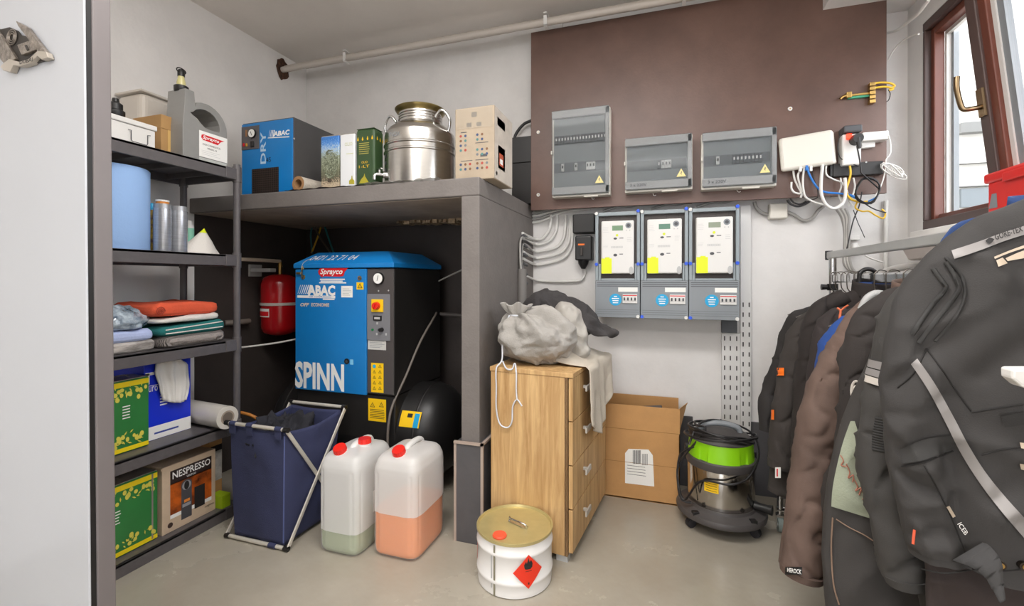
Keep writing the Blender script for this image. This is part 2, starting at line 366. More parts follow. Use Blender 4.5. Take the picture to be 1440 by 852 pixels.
hrect(1345, 168, 1440, 190, hd, 'ledge', .08); hrect(1345, 226, 1440, 232, hd, 'ledge', .05); wn = hrect(1350, 264, 1392, 292, hg, 'window', .02); hrect(1345, 258, 1440, 264, hd, 'lintel', .04); hrect(1345, 292, 1440, 300, mat('house_sill', '#6a5c48', .8), 'window_sill', .06)
tag(MB().box(1.3, 14, -6, 16, -.3, -.1).build('outside_ground', mat('paving', '#9a968f', .9, var=.1)), 'grey paved yard outside the window', 'ground', kind='structure')
# ---- brown board
bd = thing('meter_board', 'large dark brown wooden board carrying the fuse boxes', 'board', (.14, 2.72, 1.625))
MB().box(-.772, 1.047, 2.72, 2.742, 1.625, 2.72).build('panel', BROWNP, bd, bevel=.002)
for x in (-.6, .1, .85): MB().box(x, x+.06, 2.742, YB-.003, 1.64, 2.7).build('batten', mat('batten', '#7b6049', .7), bd)
for px, py in ((757, 186), (757, 274), (1111, 153)):
    p = at(px, py, Y=2.719); s = MB(); s.cyl((p.x, 2.721, p.z), (p.x, 2.715, p.z), .011, .010, 16); so = s.build('screw_washer', WHITE, bd, smooth=40)
    MB().cyl((p.x, 2.716, p.z), (p.x, 2.7135, p.z), .004, .003, 8).build('screw_head', BRASS, so)
# white open door leaf at the left edge
dr = thing('door_1', 'tall glossy white door leaf standing open at the left edge', 'door', (-1.262, .707, 0), rot=(0, -math.radians(.82), 0), kind='structure')
LW = .78
DW = mat('gloss_white_door', '#bcbfc5', .16, coat=.3, var=.015, vs=2)
MB().box(-LW, -.001, 0, .005, .012, 2.1).build('door_skin', DW, dr, bevel=.0015)
MB().box(-LW, -.004, .005, .017, .012, 2.1).build('gasket', BLACK, dr)
MB().box(-LW, 0, .017, .056, .012, 2.1).build('edge_profile', mat('door_grey_edge', '#716b6b', .4, var=.05, vs=3), dr, bevel=.003)
# ------------------------------------------------------------------ plastic shelving on the left
SX0, SX1, SY0, SY1 = -2.49, -2.07, .90, 1.812
LEV = [.055, .47, .893, 1.325, 1.765]
sh = thing('shelving_unit', 'dark grey plastic shelving with five shelves against the left wall', 'shelving', (-2.28, 1.35, 0))
for z in LEV:
    th = .055
    b = MB(); b.box(SX0+.012, SX1, SY0, SY1, z-.012, z); b.box(SX1-.012, SX1, SY0, SY1-.03, z-th, z); b.box(SX0+.012, SX0+.024, SY0, SY1, z-th, z); b.box(SX0+.012, SX1, SY1-.012, SY1, z-th, z)
    for i in range(5):
        y = SY0+.1+i*.18; b.box(SX0+.02, SX1-.012, y, y+.006, z-.04, z-.012)
    s = b.build('shelf', SHELFP, sh, bevel=.002)
    MB().box(SX1-.02, SX1+.003, SY1-.085, SY1+.003, z-th-.001, z+.001).build('corner_socket', SHELFP, s, bevel=.003)
for (x, y) in ((SX1-.012, SY1-.012), (SX0+.03, SY1-.012), (SX1-.012, SY0+.012), (SX0+.03, SY0+.012)):
    b = MB(); b.cyl((x, y, 0), (x, y, 1.765), .0165, n=16)
    for z in LEV: b.cyl((x, y, z-.065), (x, y, z+.012), .0205, n=16)
    b.cyl((x, y, 1.765), (x, y, 1.79), .0175, .016, 16)
    b.build('post', SHELFP, sh, smooth=40)
def box_thing(name, label, cat, x0, x1, y0, y1, z0, z1, m, bevel=.002, body='body', group=None):
    t = thing(name, label, cat, ((x0+x1)/2, (y0+y1)/2, z0), group=group)
    MB().box(x0, x1, y0, y1, z0, z1).build(body, m, t, bevel=bevel); return t
# ---- top shelf
Z = LEV[4]
TUB = mat('milky_plastic', '#d5cdc2', .45, alpha=.85)
t = thing('storage_tub', 'milky translucent plastic storage tub at the back of the top shelf', 'tub', (-2.5, 1.71, Z))
def tub(x0, x1, y0, y1, z0, z1, s):
    b = MB(); b.add([(x0+s,y0+s,z0),(x1-s,y0+s,z0),(x1-s,y1-s,z0),(x0+s,y1-s,z0),(x0,y0,z1),(x1,y0,z1),(x1,y1,z1),(x0,y1,z1)], [(0,3,2,1),(4,5,6,7),(0,1,5,4),(1,2,6,5),(2,3,7,6),(3,0,4,7)]); return b
tub(-2.595, -2.415, 1.56, 1.87, Z, 2.12, -.0).build('body', TUB, t, bevel=.03, seg=4)
MB().box(-2.597, -2.408, 1.553, 1.877, 2.118, 2.13).build('rim', TUB, t, bevel=.004)
t = box_thing('kraft_box', 'small brown kraft cardboard box beside the white metal case', 'box', -2.385, -2.2, 1.505, 1.59, Z, 1.962, KRAFT)
b = MB(); b.box(-2.386, -2.199, 1.535, 1.56, Z+.001, 1.9628); b.build('tape', mat('tape', '#c9a465', .35), t)
b = MB(); b.box(-2.387, -2.198, 1.504, 1.591, 1.90, 1.9635); b.build('lid_flap', KRAFT, t, bevel=.001)
t = thing('white_case', 'white painted metal case with a thin wire bail handle', 'case', (-2.17, 1.34, Z))
MB().box(-2.23, -2.118, 1.24, 1.425, Z, 1.85).build('body', WHITE, t, bevel=.004)
MB().box(-2.234, -2.112, 1.235, 1.43, 1.85, 1.872).build('lid', WHITE, t, bevel=.004)
b = MB(); b.tube([(-2.114, 1.315, 1.826), (-2.112, 1.325, 1.825), (-2.112, 1.325, 1.785), (-2.112, 1.33, 1.78), (-2.112, 1.385, 1.778), (-2.112, 1.39, 1.785), (-2.112, 1.39, 1.822), (-2.114, 1.402, 1.824)], .0016, 6); b.build('handle', GREYD, t)
t = thing('spray_nozzle', 'black plastic nozzle cap peeking out behind the white door', 'nozzle', (-2.3, 1.38, Z))
MB().cyl((-2.30, 1.38, Z), (-2.30, 1.38, 1.915), .03, n=20).build('bottle', TUB, t, smooth=40)
b = MB(); b.lathe([(.03, 1.915), (.034, 1.92), (.034, 1.945), (.026, 1.95), (.026, 1.975), (.014, 1.985), (.012, 2.0)], (-2.30, 1.38, 0), 16); b.build('cap', BLACK, t, smooth=40)
# grey oil canister
CANG = mat('canister_grey', '#8b8a87', .4, var=.04)
t = thing('oil_canister', 'grey plastic oil canister with loop handle and white label on top shelf', 'canister', (-2.175, 1.66, Z))
cx = -2.235; dX = .115
def canp(pts): return [(cx, y, z) for y, z in pts]
y0, y1 = 1.548, 1.778
outer = [(y0, Z), (y1, Z), (y1, Z+.10), (y1-.002, Z+.18)]
ctr = V((0, y1-.115, Z+.18))
arc = [(ctr.y+.113*math.cos(a), ctr.z+.113*math.sin(a)) for a in [PI*k/14 for k in range(1, 10)]]
outer += arc + [(y0+.062, Z+.26), (y0+.055, Z+.33), (y0+.012, Z+.33), (y0+.008, Z+.25), (y0, Z+.16)]
b = MB()
inner = [(ctr.y+.078*math.cos(a)-.004, ctr.z+.075*math.sin(a)+.006) for a in [2*PI*k/20 for k in range(20)]]
inner = [(y, max(z, Z+.172+(.05 if y < ctr.y else 0)*(ctr.y-y)/.08*1.1)) for y, z in inner]
# side plates with the handle opening are bridged with bmesh
bm = bmesh.new()
def loop(pts, x): return [bm.verts.new((x, y, z)) for y, z in pts]
for x in (cx, cx+dX):
    lo, li = loop(outer, x), loop(inner, x)
    eo = [bm.edges.new((lo[i], lo[(i+1) % len(lo)])) for i in range(len(lo))]; ei = [bm.edges.new((li[i], li[(i+1) % len(li)])) for i in range(len(li))]
    bmesh.ops.triangle_fill(bm, use_beauty=True, edges=eo+ei)
    if x == cx: LO, LI = lo, li
    else:
        for i in range(len(lo)): bm.faces.new((LO[i], LO[(i+1) % len(lo)], lo[(i+1) % len(lo)], lo[i]))
        for i in range(len(li)): bm.faces.new((LI[i], LI[(i+1) % len(li)], li[(i+1) % len(li)], li[i]))
bmesh.ops.recalc_face_normals(bm, faces=bm.faces)
me = bpy.data.meshes.new('body'); bm.to_mesh(me); bm.free(); me.materials.append(CANG); o = link('body', me, t)
q = o.modifiers.new('bevel', 'BEVEL'); q.width = .012; q.segments = 3; q.limit_method = 'ANGLE'; q.angle_limit = math.radians(50)
nk = (cx+dX/2, y0+.034, 0)
b = MB(); b.lathe([(.027, Z+.325), (.030, Z+.33), (.030, Z+.352), (.026, Z+.355)], nk, 20); b.build('collar', BLACK, t, smooth=40)
b = MB(); b.lathe([(.018, Z+.35), (.019, Z+.37), (.013, Z+.395), (.013, Z+.40)], nk, 20); b.build('spout', mat('amber_spout', '#c8c088', .3), t, smooth=40)
b = MB(); b.lathe([(.015, Z+.40), (.0155, Z+.425), (.012, Z+.432)], nk, 16); b.tube([V(nk)+V((0, .022*math.cos(a), Z+.428+.012*math.sin(a))) for a in [2*PI*k/16 for k in range(16)]], .0028, 6, closed=True); b.build('cap', BLACK, t, smooth=40)
f = fYZ(cx+dX); lab = MB(); f.rect(lab, y0+.078, Z+.03, y1-.002, Z+.155, .001); lb_ = lab.build('label_sticker', PAPER, t)
b = MB(); f.poly(b, [(y0+.088, Z+.122), (y0+.098, Z+.112), (y0+.175, Z+.108), (y0+.182, Z+.116), (y0+.192, Z+.128), (y0+.212, Z+.136), (y0+.10, Z+.140), (y0+.09, Z+.136)], .0016); b.build('logo_patch', REDP, lb_)
text('Sprayco', f, y0+.095, Z+.113, y0+.182, Z+.136, PRINTW, lb_, off=.0022, shear=.3, bold=.02)
text('SCREW COMPRESSOR OIL', f, y0+.095, Z+.088, y0+.19, Z+.097, PRINTK, lb_, off=.0016); text('MINERAL 46', f, y0+.12, Z+.072, y0+.17, Z+.081, PRINTK, lb_, off=.0016)
b = MB(); f.lines(b, y0+.09, Z+.04, y0+.19, Z+.066, 3, .12, .0016); b.build('small_print', GREYL, lb_)
b = MB(); f.rect(b, y0+.078, Z+.002, y1-.006, Z+.026, .001); b.build('base_sticker', mat('silver_label', '#b9bbb6', .5), t)
# ---- second shelf
Z = LEV[3]
t = thing('paper_roll', 'large light blue paper towel roll standing upright on second shelf', 'paper roll', (-2.24, 1.33, Z))
MB().lathe([(.129, 0), (.13, .004), (.13, .348), (.126, .353), (.035, .353), (.035, .30)], (-2.24, 1.33, Z), 48).build('roll', mat('blue_paper', '#8fb0dd', .85, bump=.15, bs=60), t, smooth=40)
FILM = mat('film_silver', '#b9bcc2', .25, metal=.6, var=.12, vs=14, stretch=(1, 1, 14))
for i, (px, lb, m2) in enumerate(((228.5, 'silver film roll with white cap beside the blue paper roll', 1), (251.5, 'silver film roll without cap beside the folded white cloth', 0))):
    p = at(px, 353, X=-2.13); p.z = Z
    t = thing('film_roll', lb, 'film roll', p, group='silver film rolls on second shelf')
    MB().lathe([(.033, 0), (.034, .003), (.034, .19), (.0325, .191)], p, 28).build('film', FILM, t, smooth=30)
    b = MB(); b.lathe([(.0325, .19), (.0325, .212), (.026, .213)], p, 24); b.build('core', mat('silver_core', '#a7a9ad', .35, metal=.5), t, smooth=40)
    if m2:
        b = MB(); b.lathe([(.025, .213), (.025, .222), (.02, .224)], p, 20); b.build('cap_ring', mat('amber', '#c47a2a', .5), t, smooth=40); b = MB(); b.lathe([(.026, .222), (.026, .229), (.02, .231)], p, 20); b.build('cap', WHITE, t, smooth=40)
p = at(214, 353, X=-2.2); p.z = Z
t = thing('spray_can', 'narrow dark spray can with yellow print squeezed behind the film roll', 'spray can', p)
MB().lathe([(.022, 0), (.023, .003), (.023, .17), (.02, .18), (.012, .19)], p, 20).build('can', mat('can_print', '#4a3325', .35, var=.6, vs=30, hex2='#caa91e'), t, smooth=40)
MB().lathe([(.012, .19), (.012, .215), (.008, .22)], p, 16).build('cap', CYAN, t, smooth=40)
p = at(266.5, 350, X=-2.33); p.z = Z
t = thing('small_bottle', 'small white bottle with pale green label behind the folded cloth', 'bottle', p)
MB().lathe([(.02, 0), (.02, .15), (.012, .16), (.012, .18)], p, 20).build('bottle', WHITE, t, smooth=40)
MB().lathe([(.0206, .06), (.0206, .14)], p, 20, close=False).build('label_sticker', mat('mint', '#8fd0b4', .5), t, smooth=40)
# folded cloth like a small tent with a lime tip
t = thing('folded_cloth', 'white folded cloth peaked like a tent with lime yellow tip', 'cloth', (-2.16, 1.68, Z))
pk = at(287, 321, X=-2.17); l_ = at(263, 356, X=-2.11); r_ = at(319, 357, X=-2.11)
def tent(u, v):
    base = V((-2.11-.13*(0.5-0.5*math.cos(2*PI*u)), (l_.y+r_.y)/2-math.cos(2*PI*(u))*0+0, Z))
    a = 2*PI*u; x = -2.175+.07*math.cos(a)*(1 if abs(math.cos(a)) < .9 else 1); y = (l_.y+r_.y)/2+(r_.y-l_.y)/2*math.sin(a)
    p = V((x, y, Z+.001)).lerp(V((pk.x, pk.y, pk.z)), v**.9); p += V((fbm(p, 14, 3), fbm(p, 14, 5), 0))*.006*(1-v); return p
TENT = mat('white_cotton', '#dcd7d0', .85, bump=.2, bs=140)
MB().grid(lambda u, v: tent(u, v*.8), 40, 12, True, True).build('cloth', TENT, t, smooth=50)
MB().grid(lambda u, v: tent(u, .8+v*.2)+V((.0008, 0, 0)), 40, 5, True, True).build('tip', LIME, t, smooth=50)
# ---- third shelf: folded towels
Z = LEV[2]
def folded(name, label, x0, x1, y0, y1, z0, z1, m, seed, rollleft=True, sag=.006, stripes=None, cat='towel', group='folded towels on third shelf', dz=.0):
    """a folded, soft-edged stack layer with rounded folds"""
    t = thing(name, label, cat, ((x0+x1)/2, (y0+y1)/2, z0), group=group)
    def fn(u, v):
        a = 2*PI*u; c, s = math.cos(a), math.sin(a); e = .22
        px_ = math.copysign(abs(c)**e, c); py_ = math.copysign(abs(s)**e, s)
        if v < .2: k = (v/.2)**.5*.86+.0; zz = 0
        else: k = None
        h = z1-z0
        w_ = [0.0, .9, .985, 1.0, .985, .9, 0.0]; zt = [0, 0, .2, .5, .8, 1, 1.0]
        i = min(int(v*6), 5); fct = v*6-i; k = w_[i]+(w_[i+1]-w_[i])*fct; zz = zt[i]+(zt[i+1]-zt[i])*fct
        x = (x0+x1)/2+(x1-x0)/2*px_*k; y = (y0+y1)/2+(y1-y0)/2*py_*k; z = z0+h*zz+dz*(y-(y0+y1)/2)/(y1-y0)*zz
        p = V((x, y, z)); n_ = fbm(p, 9, seed)
        return p+V((n_*.003, n_*.002, (n_*sag+.004*nz(p, 30, seed))*zz))
    o = MB().grid(fn, 72, 25, True).build('fold', m, t, smooth=70)
    if stripes:
        for (a, bz, mm) in stripes:
            q = MB(); q.grid(lambda u, v: V((x1+.0012+.002*fbm(V((x1, y0+(y1-y0)*u, z0)), 9, seed), y0+.02+(y1-y0-.05)*u, z0+(z1-z0)*(a+(bz-a)*v)+dz*(u-.5)*(a+bz)/2)), 24, 3); q.build('stripe', mm, t, smooth=60)
    return t
KNIT = mat('grey_knit', '#948c87', .9, bump=.9, bs=45, weave=True)
yA, yB = 1.435, 1.752
folded('knit_blanket', 'grey knitted blanket at the bottom of the towel pile', -2.40, -2.085, yA, yB, Z, Z+.052, KNIT, 1, cat='blanket', dz=.006)
TEAL = mat('teal_towel', '#1f6f6d', .9, bump=.3, bs=200); WT = mat('white_towel', '#dedad3', .9, bump=.3, bs=200); CORAL = mat('coral_towel', '#dd5b3b', .92, bump=.35, bs=180, var=.1, vs=9)
folded('striped_towel', 'teal green towel with white stripes under the white towel', -2.40, -2.085, yA-.01, yB, Z+.054, Z+.102, TEAL, 2, stripes=[(.28, .38, WT), (.72, .82, WT)], dz=.02)
folded('white_towel', 'plain white folded towel between the coral and teal towels', -2.40, -2.09, yA-.02, yB-.03, Z+.112, Z+.139, WT, 3, dz=.012)
t = folded('coral_towel', 'coral orange folded towel on top of the towel pile', -2.40, -2.095, yA-.03, yB-.03, Z+.143, Z+.198, CORAL, 4, sag=.012, dz=.0)
sp_ = [V((-2.088, yA-.02+.012+.02*(1-k/26)*math.cos(k*.75), Z+.168+.02*(1-k/26)*math.sin(k*.75))) for k in range(26)]
b = MB(); b.tube(sp_, .0022, 6); b.build('rolled_edge', mat('coral_shadow', '#a8402b', .9), t)
# left pile
def crumple(name, label, cat, c, rx, ry, h, m, seed, amp=.02, sc=9, group=None, part='cloth', flat=.35, ny=64):
    """soft heap lying on a surface; c = centre of its base"""
    t = thing(name, label, cat, c, group=group); c = V(c)
    def fn(u, v):
        a = 2*PI*u; ph = PI*v
        r = math.sin(ph)**.7; z = max(-math.cos(ph), -.55)
        p = V((rx*r*math.cos(a), ry*r*math.sin(a), h*(z+.55)/1.55))
        d = fbm(V((math.cos(a)*r, math.sin(a)*r, z)), sc*.25, seed)
        fold = abs(nz(V((math.cos(a)*r*1.2, math.sin(a)*r*1.2, z*.6)), sc*.3, seed+9))
        k = amp*(d+.8*fold)
        q = c+p+V((math.cos(a)*k*r, math.sin(a)*k*r, k*.9*max(0, z+.3)))
        q.z = max(q.z, c.z+.001); return q
    MB().grid(fn, ny, 30, True).build(part, m, t, smooth=80); return t
LBLUE = mat('pale_blue_shirt', '#aebbe0', .85, bump=.2, bs=90)
folded('grey_cloth', 'crumpled grey and white cloth under the pale blue shirt', -2.36, -2.10, 1.16, 1.425, Z, Z+.045, mat('grey_white_cloth', '#a39d98', .85, var=.45, vs=14, stretch=(1, 1, 4)), 8, cat='cloth', group='folded garments on third shelf')
folded('blue_shirt', 'pale blue folded shirt under the plastic bag', -2.36, -2.10, 1.15, 1.42, Z+.047, Z+.095, LBLUE, 9, sag=.014, cat='shirt', group='folded garments on third shelf')
t = crumple('plastic_bag', 'shiny clear plastic bag of dark blue contents on folded shirt', 'bag', (-2.20, 1.30, Z+.098), .10, .125, .085, mat('shiny_bag', '#4a5c6e', .12, var=.8, vs=16, bump=.8, bs=30, coat=1, hex2='#c3d0da'), 11, .016, 7, part='film')
box_thing('paper_packet', 'flat off-white packet lying behind the plastic bag', 'packet', -2.46, -2.33, 1.10, 1.42, Z, Z+.19, PAPER)
# ---- fourth shelf
Z = LEV[1]
GREENT = mat('tin_green', '#2f7a3c', .35, var=.06); TINM = mat('tin_metal', '#b9b2a8', .35, metal=.7)
OLY = mat('olive_yellow', '#d9cf55', .45); YEL2 = mat('tin_yellow', '#f2d71a', .4)
def tin(name, label, x0, x1, y0, y1, z0, z1, seed, seam=False):
    t = thing(name, label, 'tin', ((x0+x1)/2, (y0+y1)/2, z0), group='green olive oil tins on the shelving')
    MB().box(x0, x1, y0, y1, z0, z1).build('body', GREENT, t, bevel=.006, seg=3)
    MB().box(x0+.004, x1-.004, y0+.004, y1-.004, z1, z1+.003).build('top', TINM, t)
    rnd = random.Random(seed)
    for f, a0, a1 in ((fYZ(x1), y0, y1), (fXZ(y0), x0, x1)):
        h = z1-z0
        b = MB(); f.rect(b, a0+.003, z1-.028, a1-.003, z1-.006, .0008); b.build('yellow_band', YEL2, t); b = MB(); f.rect(b, a0+.003, z0+.006, a1-.003, z0+.024, .0008); b.build('yellow_band', YEL2, t)
        b = MB(); k = 0
        for zz in (z1-.055, z0+.055):
            for i in range(13):
                ca = a0+.015+(a1-a0-.03)*rnd.random(); cb = zz+rnd.uniform(-.024, .018)
                f.disc(b, ca, cb, rnd.uniform(.006, .009), .0009+.00005*k, 10, rnd.uniform(.008, .012)); k += 1
            for i in range(16):
                ca = a0+.012+(a1-a0-.03)*rnd.random(); cb = zz+rnd.uniform(-.03, .026); an = rnd.uniform(0, PI); L = rnd.uniform(.012, .022)
                f.poly(b, [(ca, cb), (ca+L*.5*math.cos(an)-.003*math.sin(an), cb+L*.5*math.sin(an)+.003*math.cos(an)), (ca+L*math.cos(an), cb+L*math.sin(an)), (ca+L*.5*math.cos(an)+.003*math.sin(an), cb+L*.5*math.sin(an)-.003*math.cos(an))], .0012+.00005*k)
                k += 1
        b.build('olive_print', OLY, t, kind='stuff')
        b = MB(); f.lines(b, a0+.045, z0+h*.46, a0+.075, z0+h*.66, 5, .35); b.build('small_print', PAPER, t)
    if seam: b = MB(); fYZ(x1).rect(b, y1-.028, z0+.01, y1-.021, z1-.005, .0015); b.build('seam', TINM, t)
    b = MB(); b.tube(spl([(x1-.05, y0+.03, z1+.004), (x1-.05, y0+.045, z1+.014), (x1-.05, y0+.085, z1+.014), (x1-.05, y0+.1, z1+.004)], 4), .003, 6); b.build('handle', TINM, t, smooth=60)
    return t
tin('olive_oil_tin', 'green olive oil tin with yellow bands on the fourth shelf', -2.27, -2.15, 1.27, 1.421, Z, Z+.305, 1)
t = box_thing('blue_box', 'bright blue cardboard box with white base and lettering', 'box', -2.42, -2.2, 1.432, 1.645, Z, Z+.36, mat('royal_blue', '#1330cf', .4), body='carton')
f = fYZ(-2.2)
b = MB(); f.rect(b, 1.432, Z+.002, 1.645, Z+.062); b.build('white_base_band', PRINTW, t)
text('Eurosept', f, 1.44, Z+.235, 1.53, Z+.262, PRINTW, t) if False else text('euro', f, 1.437, Z+.222, 1.49, Z+.246, PRINTW, t)
b = MB(); f.rect(b, 1.437, Z+.257, 1.455, Z+.306); f.rect(b, 1.437, Z+.297, 1.475, Z+.310); f.rect(b, 1.437, Z+.248, 1.49, Z+.2505, .0009); b.build('white_emblem', PRINTW, t)
b = MB(); f.poly(b, [(1.60, Z+.295), (1.632, Z+.30), (1.625, Z+.25), (1.61, Z+.255)]); b.build('yellow_mark', YELLOW, t)
b = MB(); f.lines(b, 1.50, Z+.145, 1.535, Z+.20, 4, .45); b.build('small_print', PRINTW, t)
text('Reinigung 150 Servetten', f, 1.475, Z+.026, 1.575, Z+.038, mat('navy_print', '#22357f', .5), t) if False else None
b = MB(); f.lines(b, 1.475, Z+.02, 1.585, Z+.036, 1, .5, ragged=0); b.build('blue_print_line', mat('navy_print', '#3a4c9a', .5), t)
# white cloth hanging over the blue box
t = thing('white_rag', 'white cotton rag hanging over the front of the blue box', 'rag', (-2.19, 1.56, Z+.2))
wr = [(498, 217, 262), (510, 218, 265), (525, 216, 266), (540, 221, 267), (552, 223, 265), (560, 226, 262)]
def rag(u, v):
    py = 500+v*62; a = lerp([(q[0], q[1]) for q in wr], py); c = lerp([(q[0], q[2]) for q in wr], py)
    if v < .18: k = (1-v/.18); a += 10*k; c -= 18*k
    p = at(a+(c-a)*u, py+4*math.sin(u*PI)*(1 if v > .9 else 0), X=-2.192)
    p.x += .016*math.sin(u*PI)**.5+.007*math.sin(u*17+v*2)+.005*math.sin(u*31+1)*v; return p
MB().grid(rag, 40, 20).build('cloth', mat('white_rag', '#e4e1dc', .9, bump=.2, bs=150), t, smooth=80, solid=.003)
# clear film roll poking out
t = thing('stretch_film_roll', 'white stretch film roll lying across the fourth shelf end', 'film roll', (-2.2, 1.71, Z))
a, c = V((-2.43, 1.735, Z+.056)), V((-2.02, 1.695, Z+.056)); d = (c-a).normalized()
MB().cyl(a, c, .055, n=36).build('film', mat('white_film', '#d6d0c6', .3, var=.04, vs=5), t, smooth=40)
b = MB(); n_ = 28
sd = d.cross(UZ).normalized(); u_ = sd.cross(d)
R1 = [c+d*.001+(sd*math.cos(2*PI*k/n_)+u_*math.sin(2*PI*k/n_))*.034 for k in range(n_)]; R2 = [c+d*.001+(sd*math.cos(2*PI*k/n_)+u_*math.sin(2*PI*k/n_))*.026 for k in range(n_)]; R3 = [p-d*.0005 for p in R2]
b.add(R1+R2, [(k, (k+1) % n_, n_+(k+1) % n_, n_+k) for k in range(n_)]); b.build('core', mat('core_card', '#a59686', .8), t)
b = MB(); b.add(R2, [tuple(range(n_))]); b.build('bore', mat('core_inside', '#6f645a', .9), t)
# ---- bottom shelf
Z = LEV[0]
tin('olive_oil_tin', 'green olive oil tin with yellow bands on the bottom shelf', -2.30, -2.125, 1.22, 1.441, Z, Z+.30, 2, True)
t = box_thing('coffee_machine_box', 'beige coffee machine carton with dark photo panel on bottom shelf', 'box', -2.40, -2.12, 1.455, 1.712, Z, Z+.302, CARDL, body='carton')
f = fYZ(-2.12); z0 = Z; y0 = 1.455
ph = mat('fire_photo', '#2b120a', .45, var=.6, vs=9, hex2='#d1641c')
b = MB(); f.rect(b, y0+.035, z0+.075, y0+.235, z0+.215); pp = b.build('photo_panel', ph, t)
b = MB(); f.rect(b, y0+.035, z0+.212, y0+.235, z0+.275); b.build('title_band', mat('dark_brown_print', '#2d201d', .5), t)
b = MB(); f.rect(b, y0+.035, z0+.058, y0+.235, z0+.075); b.build('white_strip', PRINTW, t)
text('NESPRESSO', f, y0+.045, z0+.235, y0+.228, z0+.267, PRINTW, t, off=.0012, bold=.015); text('VERTUO', f, y0+.11, z0+.219, y0+.155, z0+.228, PRINTW, t, off=.0012)
b = MB(); f.rect(b, y0+.085, z0+.03, y0+.135, z0+.185, .001); f.disc(b, y0+.11, z0+.185, .026, .00105); b.build('machine_print', mat('machine_grey', '#4d4c50', .4), t)
b = MB(); f.disc(b, y0+.11, z0+.183, .021, .0014); b.build('machine_highlight', mat('machine_light', '#9a9a9e', .4), t); b = MB(); f.rect(b, y0+.09, z0+.085, y0+.13, z0+.10, .0014); b.build('machine_highlight', mat('machine_light', '#9a9a9e', .4), t)
b = MB(); f.disc(b, y0+.11, z0+.183, .012, .0018, rb=.02); f.rect(b, y0+.148, z0+.052, y0+.20, z0+.155, .001); b.build('pod_holder_print', PRINTK, t)
b = MB(); f.rect(b, y0+.098, z0+.105, y0+.125, z0+.118, .0018); b.build('cup_print', mat('cup_orange', '#e08b3c', .5), t)
b = MB(); f.disc(b, y0+.035, z0+.032, .012, .001); b.build('seal_print', mat('seal', '#4b3a33', .5), t)
text('magimix', f, y0+.20, z0+.03, y0+.248, z0+.043, PRINTK, t)
b = MB(); b.box(-2.40, -2.12, 1.45, 1.453, Z+.29, Z+.3); b.build('flap', CARDL, t)
t = box_thing('printed_carton', 'tan carton with dark print behind the coffee machine carton', 'box', -2.40, -2.165, 1.716, 1.785, Z, Z+.40, CARD, body='carton')
f = fYZ(-2.165); b = MB(); f.rect(b, 1.722, Z+.12, 1.783, Z+.28); b.build('print_panel', mat('carton_print', '#b9b6b0', .6, var=.2, vs=30), t); b = MB(); f.rect(b, 1.722, Z+.27, 1.783, Z+.30, .001); b.build('print_band', PRINTK, t)
b = MB(); b.box(-2.26, -2.085, 1.718, 1.766, Z, Z+.055); b.box(-2.16, -2.084, 1.718, 1.766, Z+.055, Z+.066)
tag(b.build('lime_box', mat('lime_box', '#a8c81c', .5), bevel=.002), 'small flat lime green box at the bottom shelf end', 'box')
# souvenir magnet on the white door (a plain skyline relief)
MG = mat('pewter', '#8d857d', .4, metal=.6, var=.35, vs=60, bump=.5, bs=80); MGD = mat('pewter_dark', '#3c3835', .5, metal=.4)
t = thing('souvenir_magnet', 'pewter souvenir magnet of towers and scroll on the white door', 'magnet', at(38, 70, Y=.70))
f = Face((0, .7055, 0), (1, 0, 0), (0, 0, 1)); P_ = lambda *a: [f.q(*p) for p in a]
def relief(nm, pts, th, m, base=0):
    b = MB(); b.prism([f.p(a_, b_, base) for a_, b_ in P_(*pts)], f.n*th); return b.build(nm, m, t, bevel=.0012)
relief('back_plate', [(-4, 40), (4, 42), (16, 39), (27, 44), (32, 50), (40, 52), (70, 78), (72, 84), (40, 94), (20, 96), (-4, 66)], .004, MGD)
relief('tower', [(29, 32), (45, 41), (60, 61), (71, 75), (62, 78), (50, 62), (33, 40)], .010, MG)
relief('tower', [(-4, 40), (2, 44), (17, 64), (30, 85), (22, 90), (10, 74), (-4, 58)], .011, MG)
relief('tower', [(-4, 62), (6, 70), (20, 88), (14, 94), (4, 82), (-4, 72)], .009, MG)
b = MB(); 
for rr in (.019, .014, .009): b.tube([f.p(f.q(21, 54)[0]+rr*math.cos(a), f.q(21, 54)[1]+rr*math.sin(a), .006) for a in [2*PI*k/24 for k in range(24)]], .0014, 6, closed=True)
b.build('wheel', MG, t, smooth=60)
relief('building_block', [(32, 66), (52, 59), (60, 72), (38, 80)], .011, MG); relief('arch', [(43, 67), (46, 66), (50, 73), (47, 75)], .0125, MGD)
sc = relief('scroll', [(12, 94), (22, 86), (36, 90), (50, 86), (62, 75), (74, 76), (77, 84), (68, 87), (62, 82), (52, 92), (38, 96), (28, 95), (24, 104), (14, 102), (10, 97)], .013, mat('pewter_light', '#b3aba0', .4, metal=.3))
text('DUBAI', f, *f.q(38, 94), *f.q(56, 84), PRINTK, sc, off=.0138, bold=.01)
